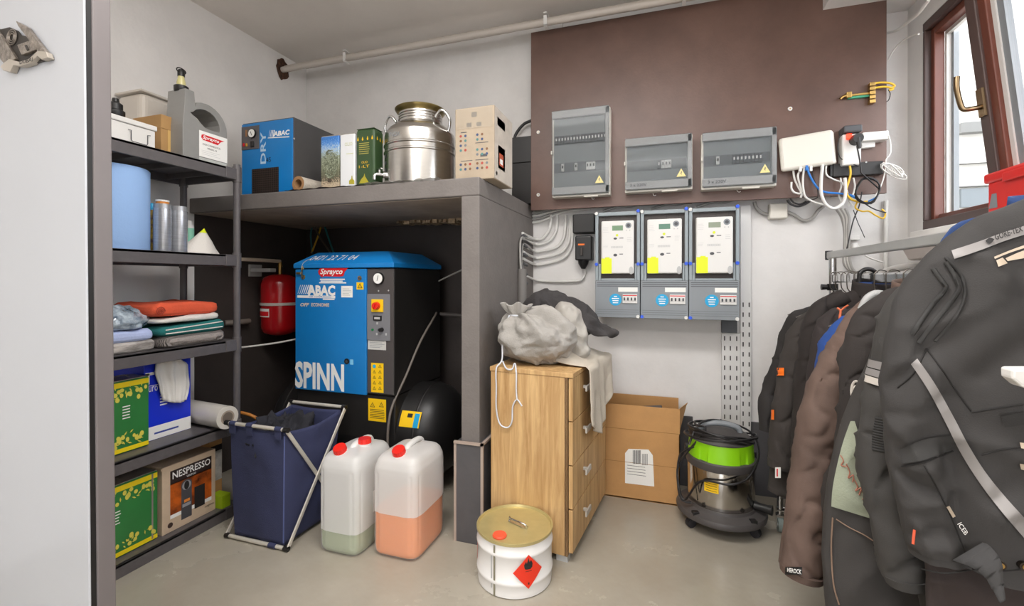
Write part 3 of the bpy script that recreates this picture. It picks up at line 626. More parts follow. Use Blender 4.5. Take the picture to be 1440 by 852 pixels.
# ------------------------------------------------------------------ compressor in the niche
CY, CXL, CXR, CYB = 2.117, -2.012, -1.36, 2.66
cp = thing('air_compressor', 'blue and black screw air compressor on a black tank in the niche', 'compressor', (-1.7, 2.4, 0))
MB().box(CXL, CXR, CY+.012, CYB, .575, 1.262).build('cabinet', BLACKM, cp, bevel=.006)
MB().box(CXL+.004, -1.528, CY, CY+.012, .572, 1.258).build('front_door', BLUE, cp, bevel=.003)
b = MB(); z0, z1, z2 = 1.264, 1.29, 1.357; o_ = .006; c_ = .085
b.add([(CXL-o_, CY-o_, z0), (CXR+o_, CY-o_, z0), (CXR+o_, CYB+o_, z0), (CXL-o_, CYB+o_, z0), (CXL-o_, CY-o_, z1), (CXR+o_, CY-o_, z1), (CXR+o_, CYB+o_, z1), (CXL-o_, CYB+o_, z1),
       (CXL+c_, CY+c_, z2), (CXR-c_, CY+c_, z2), (CXR-c_, CYB-c_, z2), (CXL+c_, CYB-c_, z2)],
      [(0,3,2,1), (0,1,5,4), (1,2,6,5), (2,3,7,6), (3,0,4,7), (4,5,9,8), (5,6,10,9), (6,7,11,10), (7,4,8,11), (8,9,10,11)])
lid = b.build('lid', BLUE, cp, bevel=.004)
MB().box(CXL, CXR, CY+.02, CYB, .33, .57).build('base_frame', BLACKM, cp, bevel=.006)
f = fXZ(CY)
ctl = fXZ(CY+.012)
b = MB(); x0, zt = ctl.q(527, 437)[0], 0
MB().box(-1.526, CXR-.002, CY+.006, CY+.012, .585, 1.258).build('control_column', mat('column_grey', '#4b4645', .5), cp, bevel=.002)
ctl = fXZ(CY+.006)
# print on the door
def px_text(s, x0, y0, x1, y1, m, par, face=f, **k): return text(s, face, x0, y0, x1, y1, m, par, px=True, **k)
b = MB(); f.poly(b, [(447.5, 381), (451, 376.5), (490, 376.5), (485, 382), (483, 388), (478, 389), (456, 388.5), (452.5, 390), (448, 385)], px=True); lg = b.build('logo_patch', REDP, cp)
px_text('Sprayco', 450.5, 377.5, 482, 388, PRINTW, lg, bold=.02, shear=.3, off=.0015)
b = MB()
for (a0, a1, y0, y1) in ((450, 485, 391.8, 393.6), (451, 482, 394.5, 396), (449, 487, 396.8, 398.3)): f.prect(b, a0, y0, a1, y1)
b.build('small_print', PRINTW, cp, kind='stuff')
px_text('ABAC', 433, 401, 471.5, 415.5, PRINTW, cp, bold=.05)
for i in range(6):
    b = MB(); x = 418.5+i*2.7; wd = .5+i*.22
    f.poly(b, [(x, 413.2), (x+wd, 413.2), (x+wd+4.2, 400.6), (x+4.2, 400.6)][::1], px=True); b.build('logo_stripe', PRINTW, cp)
b = MB(); f.prect(b, 418, 415.8, 471.5, 418.6); b.build('logo_bar', PRINTW, cp)
text('AIR COMPRESSORS', f, *(lambda p, q: (p[0], p[1], q[0], q[1]))(f.q(435, 418.2), f.q(466, 416.4)), BLUE, cp, off=.0012)
b = MB(); f.prect(b, 454, 419.8, 470.5, 421.4); b.build('small_print', PRINTW, cp)
px_text('OFF', 422.5, 426, 435, 430.8, mat('worn_print', '#d9c9b4', .6), cp, shear=.3, bold=.03); px_text('ECONOMIE', 438, 426.3, 463, 430.8, MATS['worn_print'], cp, bold=.03)
px_text('SPINN', 415, 512, 484, 545, PRINTW, cp, bold=.035)
b = MB(); f.prect(b, 480, 402, 496, 418); st = b.build('notice_sticker', PAPER, cp); b = MB(); q0 = f.q(482, 416); q1 = f.q(494.5, 405); f.lines(b, q0[0], q0[1], q1[0], q1[1], 5, .3, .0011); b.build('small_print', GREYL, st)
def tri_sign(face, cxp, cyp, s, par, m=PRINTK, off=.0012):
    """black outlined warning triangle with a bolt"""
    a, c = face.q(cxp, cyp); R = []
    for rr in (s, s*.66): R.append([(a+rr*math.cos(PI/2+2*PI*k/3), c+rr*math.sin(PI/2+2*PI*k/3)) for k in range(3)])
    b = MB(); v = [face.p(x, y, off) for x, y in R[0]+R[1]]; b.add(v, [(k, (k+1) % 3, 3+(k+1) % 3, 3+k) for k in range(3)])
    face.poly(b, [(a-.05*s, c+.4*s), (a+.16*s, c+.1*s), (a+.02*s, c+.1*s), (a+.06*s, c-.3*s), (a-.16*s, c+.02*s), (a-.02*s, c+.02*s)], off); return b.build('warning_symbol', m, par)
b = MB(); f.prect(b, 501.5, 397, 511.3, 407); st = b.build('warning_sticker', YELLOW, cp); tri_sign(f, 506.4, 402.8, .019, st)
for (x, y, key) in ((426.8, 389.5, True), (506, 391, False), (488, 508, None)):
    a, c = f.q(x, y); b = MB(); b.cyl((a, CY+.002, c), (a, CY-.004, c), .0125 if key is not None else .016, n=20)
    lk = b.build('door_lock', BRASS if key is not None else BLACK, cp, smooth=40)
    b = MB(); b.cyl((a, CY-.004, c), (a, CY-.006, c), .007, n=16); b.build('lock_core', GREYD, lk)
    if key:
        b = MB(); b.obox((a, CY-.012, c+.02), (.003, 0, 0), (0, .002, 0), (0, 0, .022)); b.tube([(a+.01, CY-.012, c+.045+.0), (a+.006, CY-.012, c+.06), (a-.002, CY-.012, c+.052), (a+.002, CY-.012, c+.04)], .0022, 6, closed=True); b.obox((a-.024, CY-.012, c+.022), (.016, 0, 0), (0, .002, 0), (0, 0, .006))
        b.build('key', BRASS, lk)
b = MB(); f.prect(b, 492.5, 505.5, 497, 512.5); b.build('blue_sticker', mat('pale_cyan', '#7fc3e6', .5), cp)
# handwritten phone number on the lid slope
n0 = V((CXL, CY-o_, z1)); sl = V((0, c_+o_, z2-z1)); fl = Face(n0, (1, 0, 0), sl.normalized())
text('0471 22 71 04', fl, .085, .03, .40, .078, PRINTW, lid, bold=0, shear=.3, off=.0015)
b = MB(); b.tube(spl([fl.p(.085, .05, .002), fl.p(.065, .02, .002), V((CXL+.063, CY-.012, 1.28)), V((CXL+.06, CY-.012, 1.25)), V((CXL+.055, CY-.016, 1.23))], 5), .0012, 5); b.build('key_string', mat('string', '#bfb6a4', .8), lid)
# gauge, switches
a, c = ctl.q(533.5, 391.5)
g = MB(); g.cyl((a, CY+.006, c), (a, CY-.008, c), .032, n=32); go = g.build('gauge', BLACK, cp, smooth=40)
b = MB(); b.cyl((a, CY-.008, c), (a, CY-.0095, c), .028, n=32); b.build('gauge_face', PAPER, go); b = MB(); b.bar((a-.004, CY-.0105, c-.012), (a+.003, CY-.0105, c+.016), .0025, .001, (0, 1, 0)); b.build('needle', PRINTK, go)
x0, b0 = ctl.q(517, 478); x1, b1 = ctl.q(549, 413.5)
MB().box(x0, x1, CY, CY+.006, b0, b1).build('switch_panel', mat('panel_grey', '#77777b', .45), cp, bevel=.002)
sw = fXZ(CY)
x0, b0 = sw.q(523, 438.5); x1, b1 = sw.q(539.5, 421)
s_ = MB().box(x0, x1, CY-.008, CY, b0, b1).build('main_switch', YELLOW, cp, bevel=.003); a, c = (x0+x1)/2, (b0+b1)/2
b = MB(); b.cyl((a, CY-.008, c), (a, CY-.03, c), .021, .018, 24); b.obox((a, CY-.034, c), (.005, 0, .012), (0, .005, 0), (.003, 0, -.002)); b.build('rotary_knob', RED, s_, smooth=40)
x0, b0 = sw.q(525.5, 450.5); x1, b1 = sw.q(537, 444); d_ = MB().box(x0, x1, CY-.006, CY, b0, b1).build('hour_meter', BLACK, cp, bevel=.002)
b = MB(); fXZ(CY-.006).rect(b, x0+.008, b0+.007, x1-.008, b1-.007); b.build('display_window', GREYL, d_)
a, c = sw.q(537, 463.5); b = MB(); b.cyl((a, CY, c), (a, CY-.02, c), .0125, .010, 20); b.bar((a, CY-.021, c), (a-.013, CY-.018, c), .004, .004); b.build('selector_knob', BLACK, cp, smooth=40)
a, c = sw.q(524.5, 463.5); b = MB(); b.cyl((a, CY, c), (a, CY-.008, c), .006, n=14); b.build('indicator_lamp', mat('green_lamp', '#0f7a43', .3), cp, smooth=40)
b = MB()
for x, y in ((530.5, 454.5), (543, 470), (530, 469.5)): a, c = sw.q(x, y); sw.rect(b, a-.005, c-.006, a+.005, c+.006)
b.build('symbol_sticker', GREYL, cp, kind='stuff')
b = MB(); ctl.prect(b, 517.5, 476.5, 543, 491); st = b.build('rating_plate', mat('plate', '#c6c5c0', .4), cp); b = MB(); q0 = ctl.q(520, 489); q1 = ctl.q(541, 479); ctl.lines(b, q0[0], q0[1], q1[0], q1[1], 5, .3, .0011); b.build('small_print', GREYP, st)
b = MB(); ctl.prect(b, 522, 511, 539.5, 551); st = b.build('warning_sticker', YELLOW, cp)
for i in range(5):
    for j in range(2):
        if i == 0 and j == 0:
            b = MB(); a, c = ctl.q(526.5, 515); ctl.disc(b, a, c, .010, .0012); b.build('mandatory_symbol', CYAN, st)
        else: tri_sign(ctl, 526.5+j*8, 515.5+i*7.7, .012, st)
base = fXZ(CY+.02)
b = MB(); base.prect(b, 518, 562, 543, 591); st = b.build('warning_sticker', YELLOW, cp); tri_sign(base, 524, 570, .018, st); tri_sign(base, 536.5, 570, .018, st)
b = MB(); q0 = base.q(520.5, 588); q1 = base.q(541, 576); base.lines(b, q0[0], q0[1], q1[0], q1[1], 6, .35, .0011, .05); b.build('small_print', PRINTK, st)
for (x, y) in ((533, 409), (547, 408.5), (533, 553)):
    a, c = ctl.q(x, y); b = MB(); b.cyl((a, CY+.008, c), (a, CY+.002, c), .0045, n=10); b.build('bolt_head', CHROME, cp)
# tank
TY, TZ, TR = 2.40, .335, .262
b = MB(); b.lathe([(.02, -2.30), (.12, -2.29), (.20, -2.26), (.25, -2.20), (TR, -2.14), (TR, -1.26), (.25, -1.20), (.20, -1.14), (.12, -1.11), (.02, -1.10)], (0, TY, TZ), 48, 'X'); tk = b.build('tank', BLACK, cp, smooth=50)
for x in (-2.14, -1.26): b = MB(); b.lathe([(TR+.001, x-.006), (TR+.004, x), (TR+.001, x+.006)], (0, TY, TZ), 48, 'X', False); b.build('weld_seam', BLACKM, tk, smooth=60)
for x in (-2.05, -1.42): MB().box(x-.03, x+.03, 2.2, 2.6, 0, .12).build('tank_foot', BLACKM, cp)
def tank_patch(a0, a1, t0, t1, off):
    return lambda u, v: V((a0+(a1-a0)*u, TY-(TR+off)*math.cos(t0+(t1-t0)*v), TZ+(TR+off)*math.sin(t0+(t1-t0)*v)))
b = MB(); b.grid(tank_patch(-1.345, -1.225, .30, .62, .0035), 6, 8); st = b.build('warning_sticker', YELLOW, cp)
b = MB(); b.grid(tank_patch(-1.262, -1.232, .30, .58, .0045), 3, 8); b.build('blue_field', CYAN, st)
b = MB(); b.grid(tank_patch(-1.305, -1.275, .49, .57, .0045), 3, 4); b.build('print_mark', PRINTK, st)
# hose from the compressor side
tag(MB().tube(spl([(CXR+.002, 2.6, .99), (-1.33, 2.52, .97), (-1.335, 2.36, .84), (-1.35, 2.22, .66), (-1.37, 2.12, .52), (-1.375, 2.09, .40), (-1.37, 2.08, .25), (-1.36, 2.02, .02)], 8), .007, 8).build('drain_hose', mat('hose_grey', '#6e665f', .5), smooth=60), 'thin grey drain hose running down beside the compressor', 'hose')
tag(MB().tube(spl([(CXR+.01, 2.62, 1.19), (-1.25, 2.6, 1.23), (-1.1, 2.55, 1.28), (-.892, 2.45, 1.33)], 6), .005, 8).build('signal_cable', CABLEG, smooth=60), 'pale thin cable between compressor lid and niche wall', 'cable')
tag(MB().tube(spl([(CXR+.01, 2.64, .98), (-1.2, 2.66, .97), (-1.0, 2.7, .94), (-.892, 2.72, .93)], 6), .013, 8).build('air_pipe', mat('pipe_dark', '#4d4744', .5), smooth=60), 'dark air pipe from compressor to niche side wall', 'pipe')
tag(MB().tube(spl([(-1.2, 2.75, .66), (-1.1, 2.72, .68), (-.96, 2.70, .62), (-.892, 2.68, .57)], 6), .006, 8).build('power_cable', CABLEG, smooth=60), 'pale cable dropping behind the tank to the niche wall', 'cable')
# hanging leads above the lid
for pts, m, lb in (([at(440, 316, Y=2.75), at(437, 330, Y=2.74), at(439, 356, Y=2.7)], mat('teal_cable', '#2f6f72', .5), 'teal lead hanging behind the compressor lid'), ([at(452, 316, Y=2.75), at(448, 330, Y=2.74), at(438, 356, Y=2.7)], CABLEY, 'yellow earth lead hanging behind the compressor lid'),
                   ([at(456, 316, Y=2.74), at(462, 335, Y=2.73), at(470, 357, Y=2.7)], mat('teal_lead', '#2f8586', .5), 'teal lead slanting right behind the compressor lid'), ([at(441, 317, Y=2.72), at(452, 337, Y=2.71), at(466, 357, Y=2.68)], mat('brown_lead', '#5c5347', .6), 'brown lead crossing the yellow one behind the lid')):
    tag(MB().tube(spl(pts, 6), .006, 6).build('hanging_lead', m, smooth=60), lb, 'cable', group='leads hanging behind the compressor')
# ---- red expansion vessel
vc = V((-2.452, 2.45, 0))
RV_ = mat('vessel_red', '#a81218', .22, coat=.4)
ev = thing('expansion_vessel', 'red steel expansion vessel on the niche wall left of compressor', 'vessel', (vc.x, vc.y, .83))
b = MB(); b.lathe([(.02, .825), (.07, .83), (.105, .85), (.118, .885), (.118, 1.03)], vc, 36); b.build('lower_shell', RV_, ev, smooth=50)
b = MB(); b.lathe([(.118, 1.045), (.118, 1.17), (.105, 1.21), (.07, 1.232), (.02, 1.238)], vc, 36); b.build('upper_shell', RV_, ev, smooth=50)
b = MB(); b.lathe([(.118, 1.028), (.123, 1.03), (.123, 1.045), (.118, 1.047)], vc, 36, close=False); b.build('clamp_ring', mat('ring_grey', '#b9b2ab', .4), ev, smooth=50)
b = MB()
b.grid(lambda u, v: V((vc.x+.119*math.cos(-2.35+1.0*u), vc.y+.119*math.sin(-2.35+1.0*u), .955+.055*v)), 10, 3); st = b.build('label_sticker', PAPER, ev)
b = MB(); b.grid(lambda u, v: V((vc.x+.12*math.cos(-2.32+.94*u), vc.y+.12*math.sin(-2.32+.94*u), .962+.03*v)), 10, 3); b.build('red_print', REDP, st)
b = MB(); b.cyl((vc.x, vc.y, 1.238), (vc.x, vc.y, 1.30), .012, n=14); b.cyl((vc.x, vc.y, 1.285), (vc.x, vc.y, 1.32), .016, .01, 12); b.build('valve', BRASS, ev, smooth=40)
b = MB(); b.box(XL+.006, XL+.02, vc.y-.12, vc.y-.02, 1.22, 1.30); b.obox((-2.53, vc.y-.07, 1.262), (.07, .02, 0), (0, .025, 0), (0, 0, .012)); b.build('bracket', GREYL, ev, bevel=.003)
tag(MB().tube(spl([(XL+.02, 2.0, 1.325), (-2.5, 2.1, 1.325), (-2.46, 2.3, 1.325), (vc.x, vc.y, 1.322)], 6), .012, 10).build('supply_pipe', mat('cream_pipe', '#b9aa98', .5), smooth=60), 'cream supply pipe above the red expansion vessel', 'pipe')
tag(MB().tube(spl([(XL+.02, 2.15, .93), (XL+.05, 2.22, .93), (XL+.05, 2.3, .93)], 6), .018, 10).build('pipe_stub', mat('dull_pipe', '#6d645c', .6), smooth=60), 'dull pipe stub on niche wall below the vessel', 'pipe')
tag(MB().tube(spl([(-2.3, 1.83, .82), (-2.35, 2.1, .80), (-2.2, 2.2, .82), (-2.02, 2.25, .86)], 8), .0055, 8).build('white_lead', CABLEW, smooth=60), 'white lead sagging across the niche behind the shelving', 'cable')
tag(MB().tube(spl([(-2.4, 1.86, .42), (-2.25, 1.95, .46), (-2.12, 2.0, .40), (-2.05, 2.03, .28), (-2.1, 2.05, .1), (-2.15, 2.0, .012)], 8), .009, 8).build('orange_hose', mat('orange_hose', '#c8823a', .45), smooth=60), 'orange hose curving down behind the laundry hamper', 'hose')
# ------------------------------------------------------------------ laundry hamper
NAVY = mat('navy_canvas', '#363b5c', .8, bump=.25, bs=260, var=.06, vs=7)
hx0, hx1, hy0, hy1, hz = -1.915, -1.585, 1.612, 2.0, .535
FRM = mat('pale_tube', '#d3cdc2', .35, metal=.25)
hm_ = thing('laundry_hamper', 'navy canvas laundry hamper on an aluminium crossed frame', 'hamper', ((hx0+hx1)/2, (hy0+hy1)/2, 0))
def bag(u, v):
    # square tube from the rim down; v 0 top .. 1 bottom
    s = u*4; k = int(s) % 4; t_ = s-int(s); z = hz-.012-(hz-.03)*v
    ins = .02*v**1.5; x0, x1, y0, y1 = hx0+.008+ins, hx1-.008-ins*.3, hy0+.006+ins*.2, hy1-.01-.10*v
    c = [(x0, y0), (x1, y0), (x1, y1), (x0, y1)]; a, d = c[k], c[(k+1) % 4]
    p = V((a[0]+(d[0]-a[0])*t_, a[1]+(d[1]-a[1])*t_, z))
    w_ = math.sin(t_*PI); n_ = .010*fbm(p, 5, 2)*w_; sag = .022*w_*(1-v)**3
    nrm = [V((0, -1, 0)), V((1, 0, 0)), V((0, 1, 0)), V((-1, 0, 0))][k]
    return p+nrm*(n_+.006*w_*math.sin(v*3))-V((0, 0, sag*(1 if k in (1, 3) else .3)))
MB().grid(bag, 96, 30, True).build('bag', NAVY, hm_, smooth=60, solid=.003)
MB().box(hx0+.03, hx1-.02, hy0+.015, hy1-.12, .014, .02).build('bag_bottom', NAVY, hm_)
b = MB(); b.tube([(hx1-.008, hy0+.004, hz-.03), (hx1-.016, hy0+.006, .03)], .003, 6); b.build('seam_piping', mat('piping_blue', '#55608f', .7), hm_)
r_ = .0085
for y, nm in ((hy0, 'top_bar'), (hy1, 'top_bar')):
    MB().cyl((hx0, y, hz), (hx1, y, hz), r_, n=12).build(nm, FRM, hm_, smooth=40)
for y in (hy0, hy1-.02): MB().cyl((hx0, y, .012), (hx1, y, .012), r_, n=12).build('bottom_bar', FRM, hm_, smooth=40)
for x in (hx0-.006, hx1+.006):
    MB().bar((x, hy0, hz), (x, hy1-.02, .012), .018, .008, (1, 0, 0)).build('frame_leg', FRM, hm_, bevel=.003)
    MB().bar((x*1+(.008 if x > -1.7 else -.008), hy1, hz), (x+(.008 if x > -1.7 else -.008), hy0, .012), .018, .008, (1, 0, 0)).build('frame_leg', FRM, hm_, bevel=.003)
    for y, z in ((hy0, hz), (hy1, hz), (hy0, .012), (hy1-.02, .012)): MB().cyl((x-.012, y, z), (x+.012, y, z), .0115, n=12).build('joint_cap', BLACK, hm_, smooth=40)
for x in (hx0+.03, hx0+.13, hx1-.035):
    b = MB(); b.tube([(x-.017, hy0, hz), (x+.017, hy0, hz)], .0115, 12); b.box(x-.017, x+.017, hy0-.0075, hy0-.003, hz-.045, hz); b.build('strap', NAVY, hm_, smooth=40)
b = MB(); b.tube([(hx1-.09, hy0, .012), (hx1-.05, hy0, .012)], .0115, 12); b.build('strap', NAVY, hm_, smooth=40)
crumple('laundry', 'dark clothes bundled inside the navy hamper', 'laundry', (-1.76, 1.79, .34), .12, .15, .17, mat('black_cloth', '#26262c', .9, var=.3, vs=10), 21, .05, 12, part='clothes')
# ------------------------------------------------------------------ jerrycans
JW = mat('jerrycan_plastic', '#e9e7e4', .35, alpha=.66, bump=.04, bs=30)
JW2 = mat('jerrycan_wetted', '#e9e7e4', .35, alpha=.22)
def jerry(x0, x1, y0, y1, h, label, liquid, level, caps, extra=None):
    t = thing('jerrycan', label, 'jerrycan', ((x0+x1)/2, (y0+y1)/2, 0), group='translucent jerrycans on the floor')
    cx_, cy_ = (x0+x1)/2, (y0+y1)/2; wx, wy = (x1-x0)/2, (y1-y0)/2
    def shell(ins, zt, zb=0.003):
        def fn(u, v):
            a = 2*PI*u; c, s = math.cos(a), math.sin(a); e = .33
            qx, qy = math.copysign(abs(c)**e, c), math.copysign(abs(s)**e, s)
            prof = [(0, .0, .80), (.02, .0, .93), (.05, .03, .985), (.10, .07, 1), (.5, .5, 1), (.78, .80, 1), (.84, .86, .985), (.90, .93, .90), (.94, .965, .80), (.97, .985, .62), (1, 1, .0)]
            i = [k for k in range(len(prof)-1) if prof[k][0] <= v+1e-9][-1]; p0, p1 = prof[i], prof[i+1]; f_ = (v-p0[0])/(p1[0]-p0[0])
            zz, k = p0[1]+(p1[1]-p0[1])*f_, p0[2]+(p1[2]-p0[2])*f_
            kx = k
            # vertical edge rib / panel waisting
            rib = 1
            if .1 < v < .8: rib = 1-.022*math.exp(-((abs(qy)-.80)/.05)**2)*(1 if abs(qx) > .95 else 0)-.022*math.exp(-((abs(qx)-.72)/.06)**2)*(1 if abs(qy) > .95 else 0)
            x = cx_+(wx-ins)*qx*k*rib; y = cy_+(wy-ins)*qy*(k if v > .8 or v < .1 else 1)*rib
            return V((x, y, zb+zz*h))
        return fn
    lq = shell(.004, h)
    def liq(u, v):
        p = lq(u, min(v, .96)*1.0*.78/.96 if False else v*(level/h)); return p
    # liquid: same shell, cut flat at the fill level
    vmax = [k/400 for k in range(400) if lq(0, k/400).z <= level][-1]
    so_ = shell(0, h)
    MB().grid(lambda u, v: so_(u, vmax+v*(1-vmax)), 128, 50, True).build('body', JW, t, smooth=60)
    MB().grid(lambda u, v: so_(u, v*vmax), 128, 24, True).build('wetted_wall', JW2, t, smooth=60)
    m_ = MB(); m_.grid(lambda u, v: lq(u, .012+v*(vmax-.012))+V((0, 0, .003)), 96, 24, True, True); m_.build('liquid', liquid, t, smooth=50)
    for (cx2, cy2, tilt) in caps:
        zc = h*(.972 if tilt else .99)
        b = MB(); ax = V((0, -.45 if tilt else 0, 1)).normalized() if tilt else UZ; c0 = V((cx2, cy2, zc))
        b.cyl(c0-ax*.03, c0+ax*.012, .031, n=28); b.build('neck', WHITE, t, smooth=40)
        b = MB(); b.cyl(c0+ax*.008, c0+ax*.034, .029, .027, 28)
        for k in range(18):
            a = 2*PI*k/18; sd = ax.cross(V((1, 0, 0))).normalized(); s2 = ax.cross(sd); d_ = sd*math.cos(a)+s2*math.sin(a)
            b.cyl(c0+ax*.008+d_*.028, c0+ax*.032+d_*.0265, .0024, n=6)
        b.build('screw_cap', RED, t, smooth=40)
    # moulded handle bridge along the top
    b = MB(); b.tube(spl([(cx_+.0, y0+.10, h*.95), (cx_+.0, y0+.12, h*1.005), (cx_, y0+.16, h*1.02), (cx_, y1-.08, h*1.02), (cx_, y1-.05, h*1.0), (cx_, y1-.04, h*.95)], 5), .016, 10, sq=.8); b.build('handle', WHITE, t, smooth=60)
    if extra: extra(t)
    return t
def ghs(t):
    f_ = fYZ(-1.2385); b = MB(); f_.rect(b, 1.76, .155, 1.84, .25, .002); st = b.build('hazard_label', PAPER, t); b = MB(); f_.poly(b, [(1.775, .165), (1.835, .165), (1.835, .21)], .003); f_.disc(b, 1.80, .21, .016, .003); f_.rect(b, 1.79, .165, 1.80, .24, .0031); b.build('hazard_print', mat('hazard_brown', '#3a2a24', .5), st)
jerry(-1.455, -1.24, 1.655, 1.945, .435, 'milky jerrycan with two red caps and a little greenish liquid', mat('green_liquid', '#9aa583', .4), .10, [(-1.37, 1.715, True), (-1.315, 1.81, False)], ghs)
jerry(-1.212, -.982, 1.705, 1.99, .44, 'milky jerrycan half full of orange liquid with one red cap', mat('orange_liquid', '#ea8a3c', .4), .19, [(-1.10, 1.765, True)])
# ------------------------------------------------------------------ white solvent drum
DX, DY, DR, DH = -.572, 1.775, .152, .212
dm = thing('solvent_drum', 'short white steel drum with gold lid and red flame diamond', 'drum', (DX, DY, 0))
WG = mat('gloss_white_tin', '#eceae8', .25)
prof = [(.135, 0), (.149, .004), (.150, .02), (.150, .045), (.1535, .05), (.154, .056), (.1535, .062), (.150, .067), (.150, .15), (.1535, .155), (.154, .16), (.1535, .166), (.150, .171), (.150, .20)]
MB().lathe(prof, (DX, DY, 0), 64).build('shell', WG, dm, smooth=40)
GOLD = mat('gold_lacquer', '#c4b57f', .35, metal=.45, var=.06, vs=12)
b = MB(); b.lathe([(.150, .198), (.1545, .202), (.1545, .212), (.149, .213), (.146, .204), (.02, .204)], (DX, DY, 0), 64); ld = b.build('lid', GOLD, dm, smooth=40)
b = MB(); b.lathe([(.027, 0), (.028, .004), (.025, .009), (.012, .010)], (DX-.03, DY-.098, .204), 28); b.build('bung', mat('bung_red', '#ee5a3c', .4), ld, smooth=40)
b = MB(); b.tube(spl([(DX-.03, DY+.02, .205), (DX-.028, DY+.018, .222), (DX-.015, DY-.002, .226), (DX+.03, DY-.018, .226), (DX+.052, DY-.02, .22), (DX+.055, DY-.018, .205)], 5), .004, 8); b.bar((DX-.03, DY+.022, .206), (DX+.055, DY-.012, .206), .02, .004); b.build('bail_handle', CHROME, dm, smooth=50)
def on_drum(a0, z0, pts, off):
    """flat print bent round the drum: a along the arc in metres, z up"""
    return [V((DX+(.150+off)*math.sin((a0+a)/.15), DY-(.150+off)*math.cos((a0+a)/.15), z0+z)) for a, z in pts]
def drum_poly(pts, a0, z0, off, m, nm, par, n=1):
    b = MB(); P = on_drum(a0, z0, pts, off); b.add(P, [tuple(range(len(P)))]); return b.build(nm, m, par)
# diamond as a small fan mesh so that it follows the curve
ca = -.001
da = MB(); da.grid(lambda u, v: on_drum(.098, .105, [((u-v)*.058, (u+v-1)*.064)], .0052)[0], 12, 12); dg = da.build('flame_diamond', mat('diamond_red', '#e8361c', .4), dm)
flame = [(-.012, -.008), (-.015, .004), (-.008, .016), (-.006, .008), (0, .026), (.003, .012), (.008, .018), (.013, .006), (.012, -.004), (.006, -.010), (-.006, -.010)]
flame = [(a*1.2, b*1.2) for a, b in flame]
drum_poly(flame, .098, .127, .0062, PRINTK, 'flame_symbol', dg); drum_poly([(-.012, -.001), (.012, -.001), (.012, .001), (-.012, .001)], .098, .108, .0062, PRINTK, 'print_line', dg); drum_poly([(-.002, 0), (.003, 0), (.003, .008), (-.002, .008)], .098, .058, .0062, PRINTK, 'class_number', dg)
b = MB(); b.grid(lambda u, v: on_drum(-.037+.008*u, 0, [(0, .004+.192*v)], .003)[0], 3, 20); b.build('side_seam', mat('seam_olive', '#9a9682', .4, metal=.4), dm)
b = MB(); b.grid(lambda u, v: on_drum(-.05+.006*u, 0, [(0, .03+.13*v)], .0012)[0], 2, 12); b.build('seam_print', GREYL, dm)
b = MB(); b.grid(lambda u, v: on_drum(-.19+.03*u, 0, [(0, .08+.07*v)], .0012)[0], 4, 4); b.build('red_label', MATS['diamond_red'], dm)
# ------------------------------------------------------------------ things on the ledge
Z = LEDGE
dy = thing('air_dryer', 'blue fronted air dryer box with gauge on the ledge', 'air dryer', (-2.1, 2.2, Z))
MB().box(-2.277, -1.913, 2.006, 2.45, Z, 2.088).build('housing', mat('dryer_grey', '#4b4a4b', .5, var=.05), dy, bevel=.004)
MB().box(-2.275, -1.915, 1.998, 2.006, Z+.002, 2.08).build('front_panel', BLUE, dy, bevel=.003)
f = fXZ(1.998)
x0, z0 = f.q(340.5, 211.5); x1, z1 = f.q(365, 176); MB().box(x0, x1, 1.994, 1.998, z0, z1).build('instrument_plate', mat('plate_dark', '#5b585a', .5), dy, bevel=.001)
a, c = f.q(356.3, 188.3); b = MB(); b.cyl((a, 1.994, c), (a, 1.985, c), .026, n=28); go = b.build('gauge', BLACK, dy, smooth=40); b = MB(); b.cyl((a, 1.985, c), (a, 1.9838, c), .0225, n=28); b.build('gauge_face', PAPER, go); b = MB(); b.bar((a-.006, 1.983, c+.01), (a+.004, 1.983, c-.012), .003, .001, (0, 1, 0)); b.build('needle', PRINTK, go)
a, c = f.q(356.5, 203); MB().box(a-.011, a+.011, 1.984, 1.994, c-.016, c+.016).build('rocker_switch', BLACK, dy, bevel=.003)
a, c = f.q(344, 204); MB().box(a-.005, a+.005, 1.99, 1.994, c-.009, c+.009).build('lamp', REDP, dy); a, c = f.q(348, 204); MB().box(a-.004, a+.004, 1.99, 1.994, c-.008, c+.008).build('lamp', mat('amber_lamp', '#d5a035', .4), dy)
a, c = f.q(347.5, 188); b = MB(); fXZ(1.994).rect(b, a-.008, c-.018, a+.006, c+.02); b.build('label_strip', mat('copper_label', '#9a6b43', .5), dy)
x0, z0 = f.q(354.5, 271); x1, z1 = f.q(392, 234.5)
MB().box(x0, x1, 1.9965, 1.9985, Z+.004, z1).build('grille_opening', mat('grille_dark', '#1c1512', .7), dy)
for i in range(13): MB().box(x0+(x1-x0)*(i+.5)/13-.001, x0+(x1-x0)*(i+.5)/13+.001, 1.995, 1.997, Z+.004, z1).build('grille_bar', mat('grille_bar', '#3b2c24', .6), dy)
for i in range(12):
    zz = Z+.008+(z1-Z-.01)*(i+.5)/12; MB().box(x0, x1, 1.9945, 1.9965, zz-.001, zz+.001).build('grille_bar', MATS['grille_bar'], dy)
text('ABAC', f, *f.q(384.5, 192), *f.q(407.5, 182), PRINTW, dy, bold=.04, shear=.15)
b = MB(); q = f.q; f.poly(b, [(377, 193.5), (407, 191.5), (407, 193), (376.5, 194.5)], px=True); b.build('logo_bar', PRINTW, dy)
for i in range(4): b = MB(); x = 378+i*1.9; f.poly(b, [(x, 192.5), (x+.4+.3*i, 192.4), (x+2.2+.3*i, 182.8), (x+1.8, 183)], px=True); b.build('logo_stripe', PRINTW, dy)
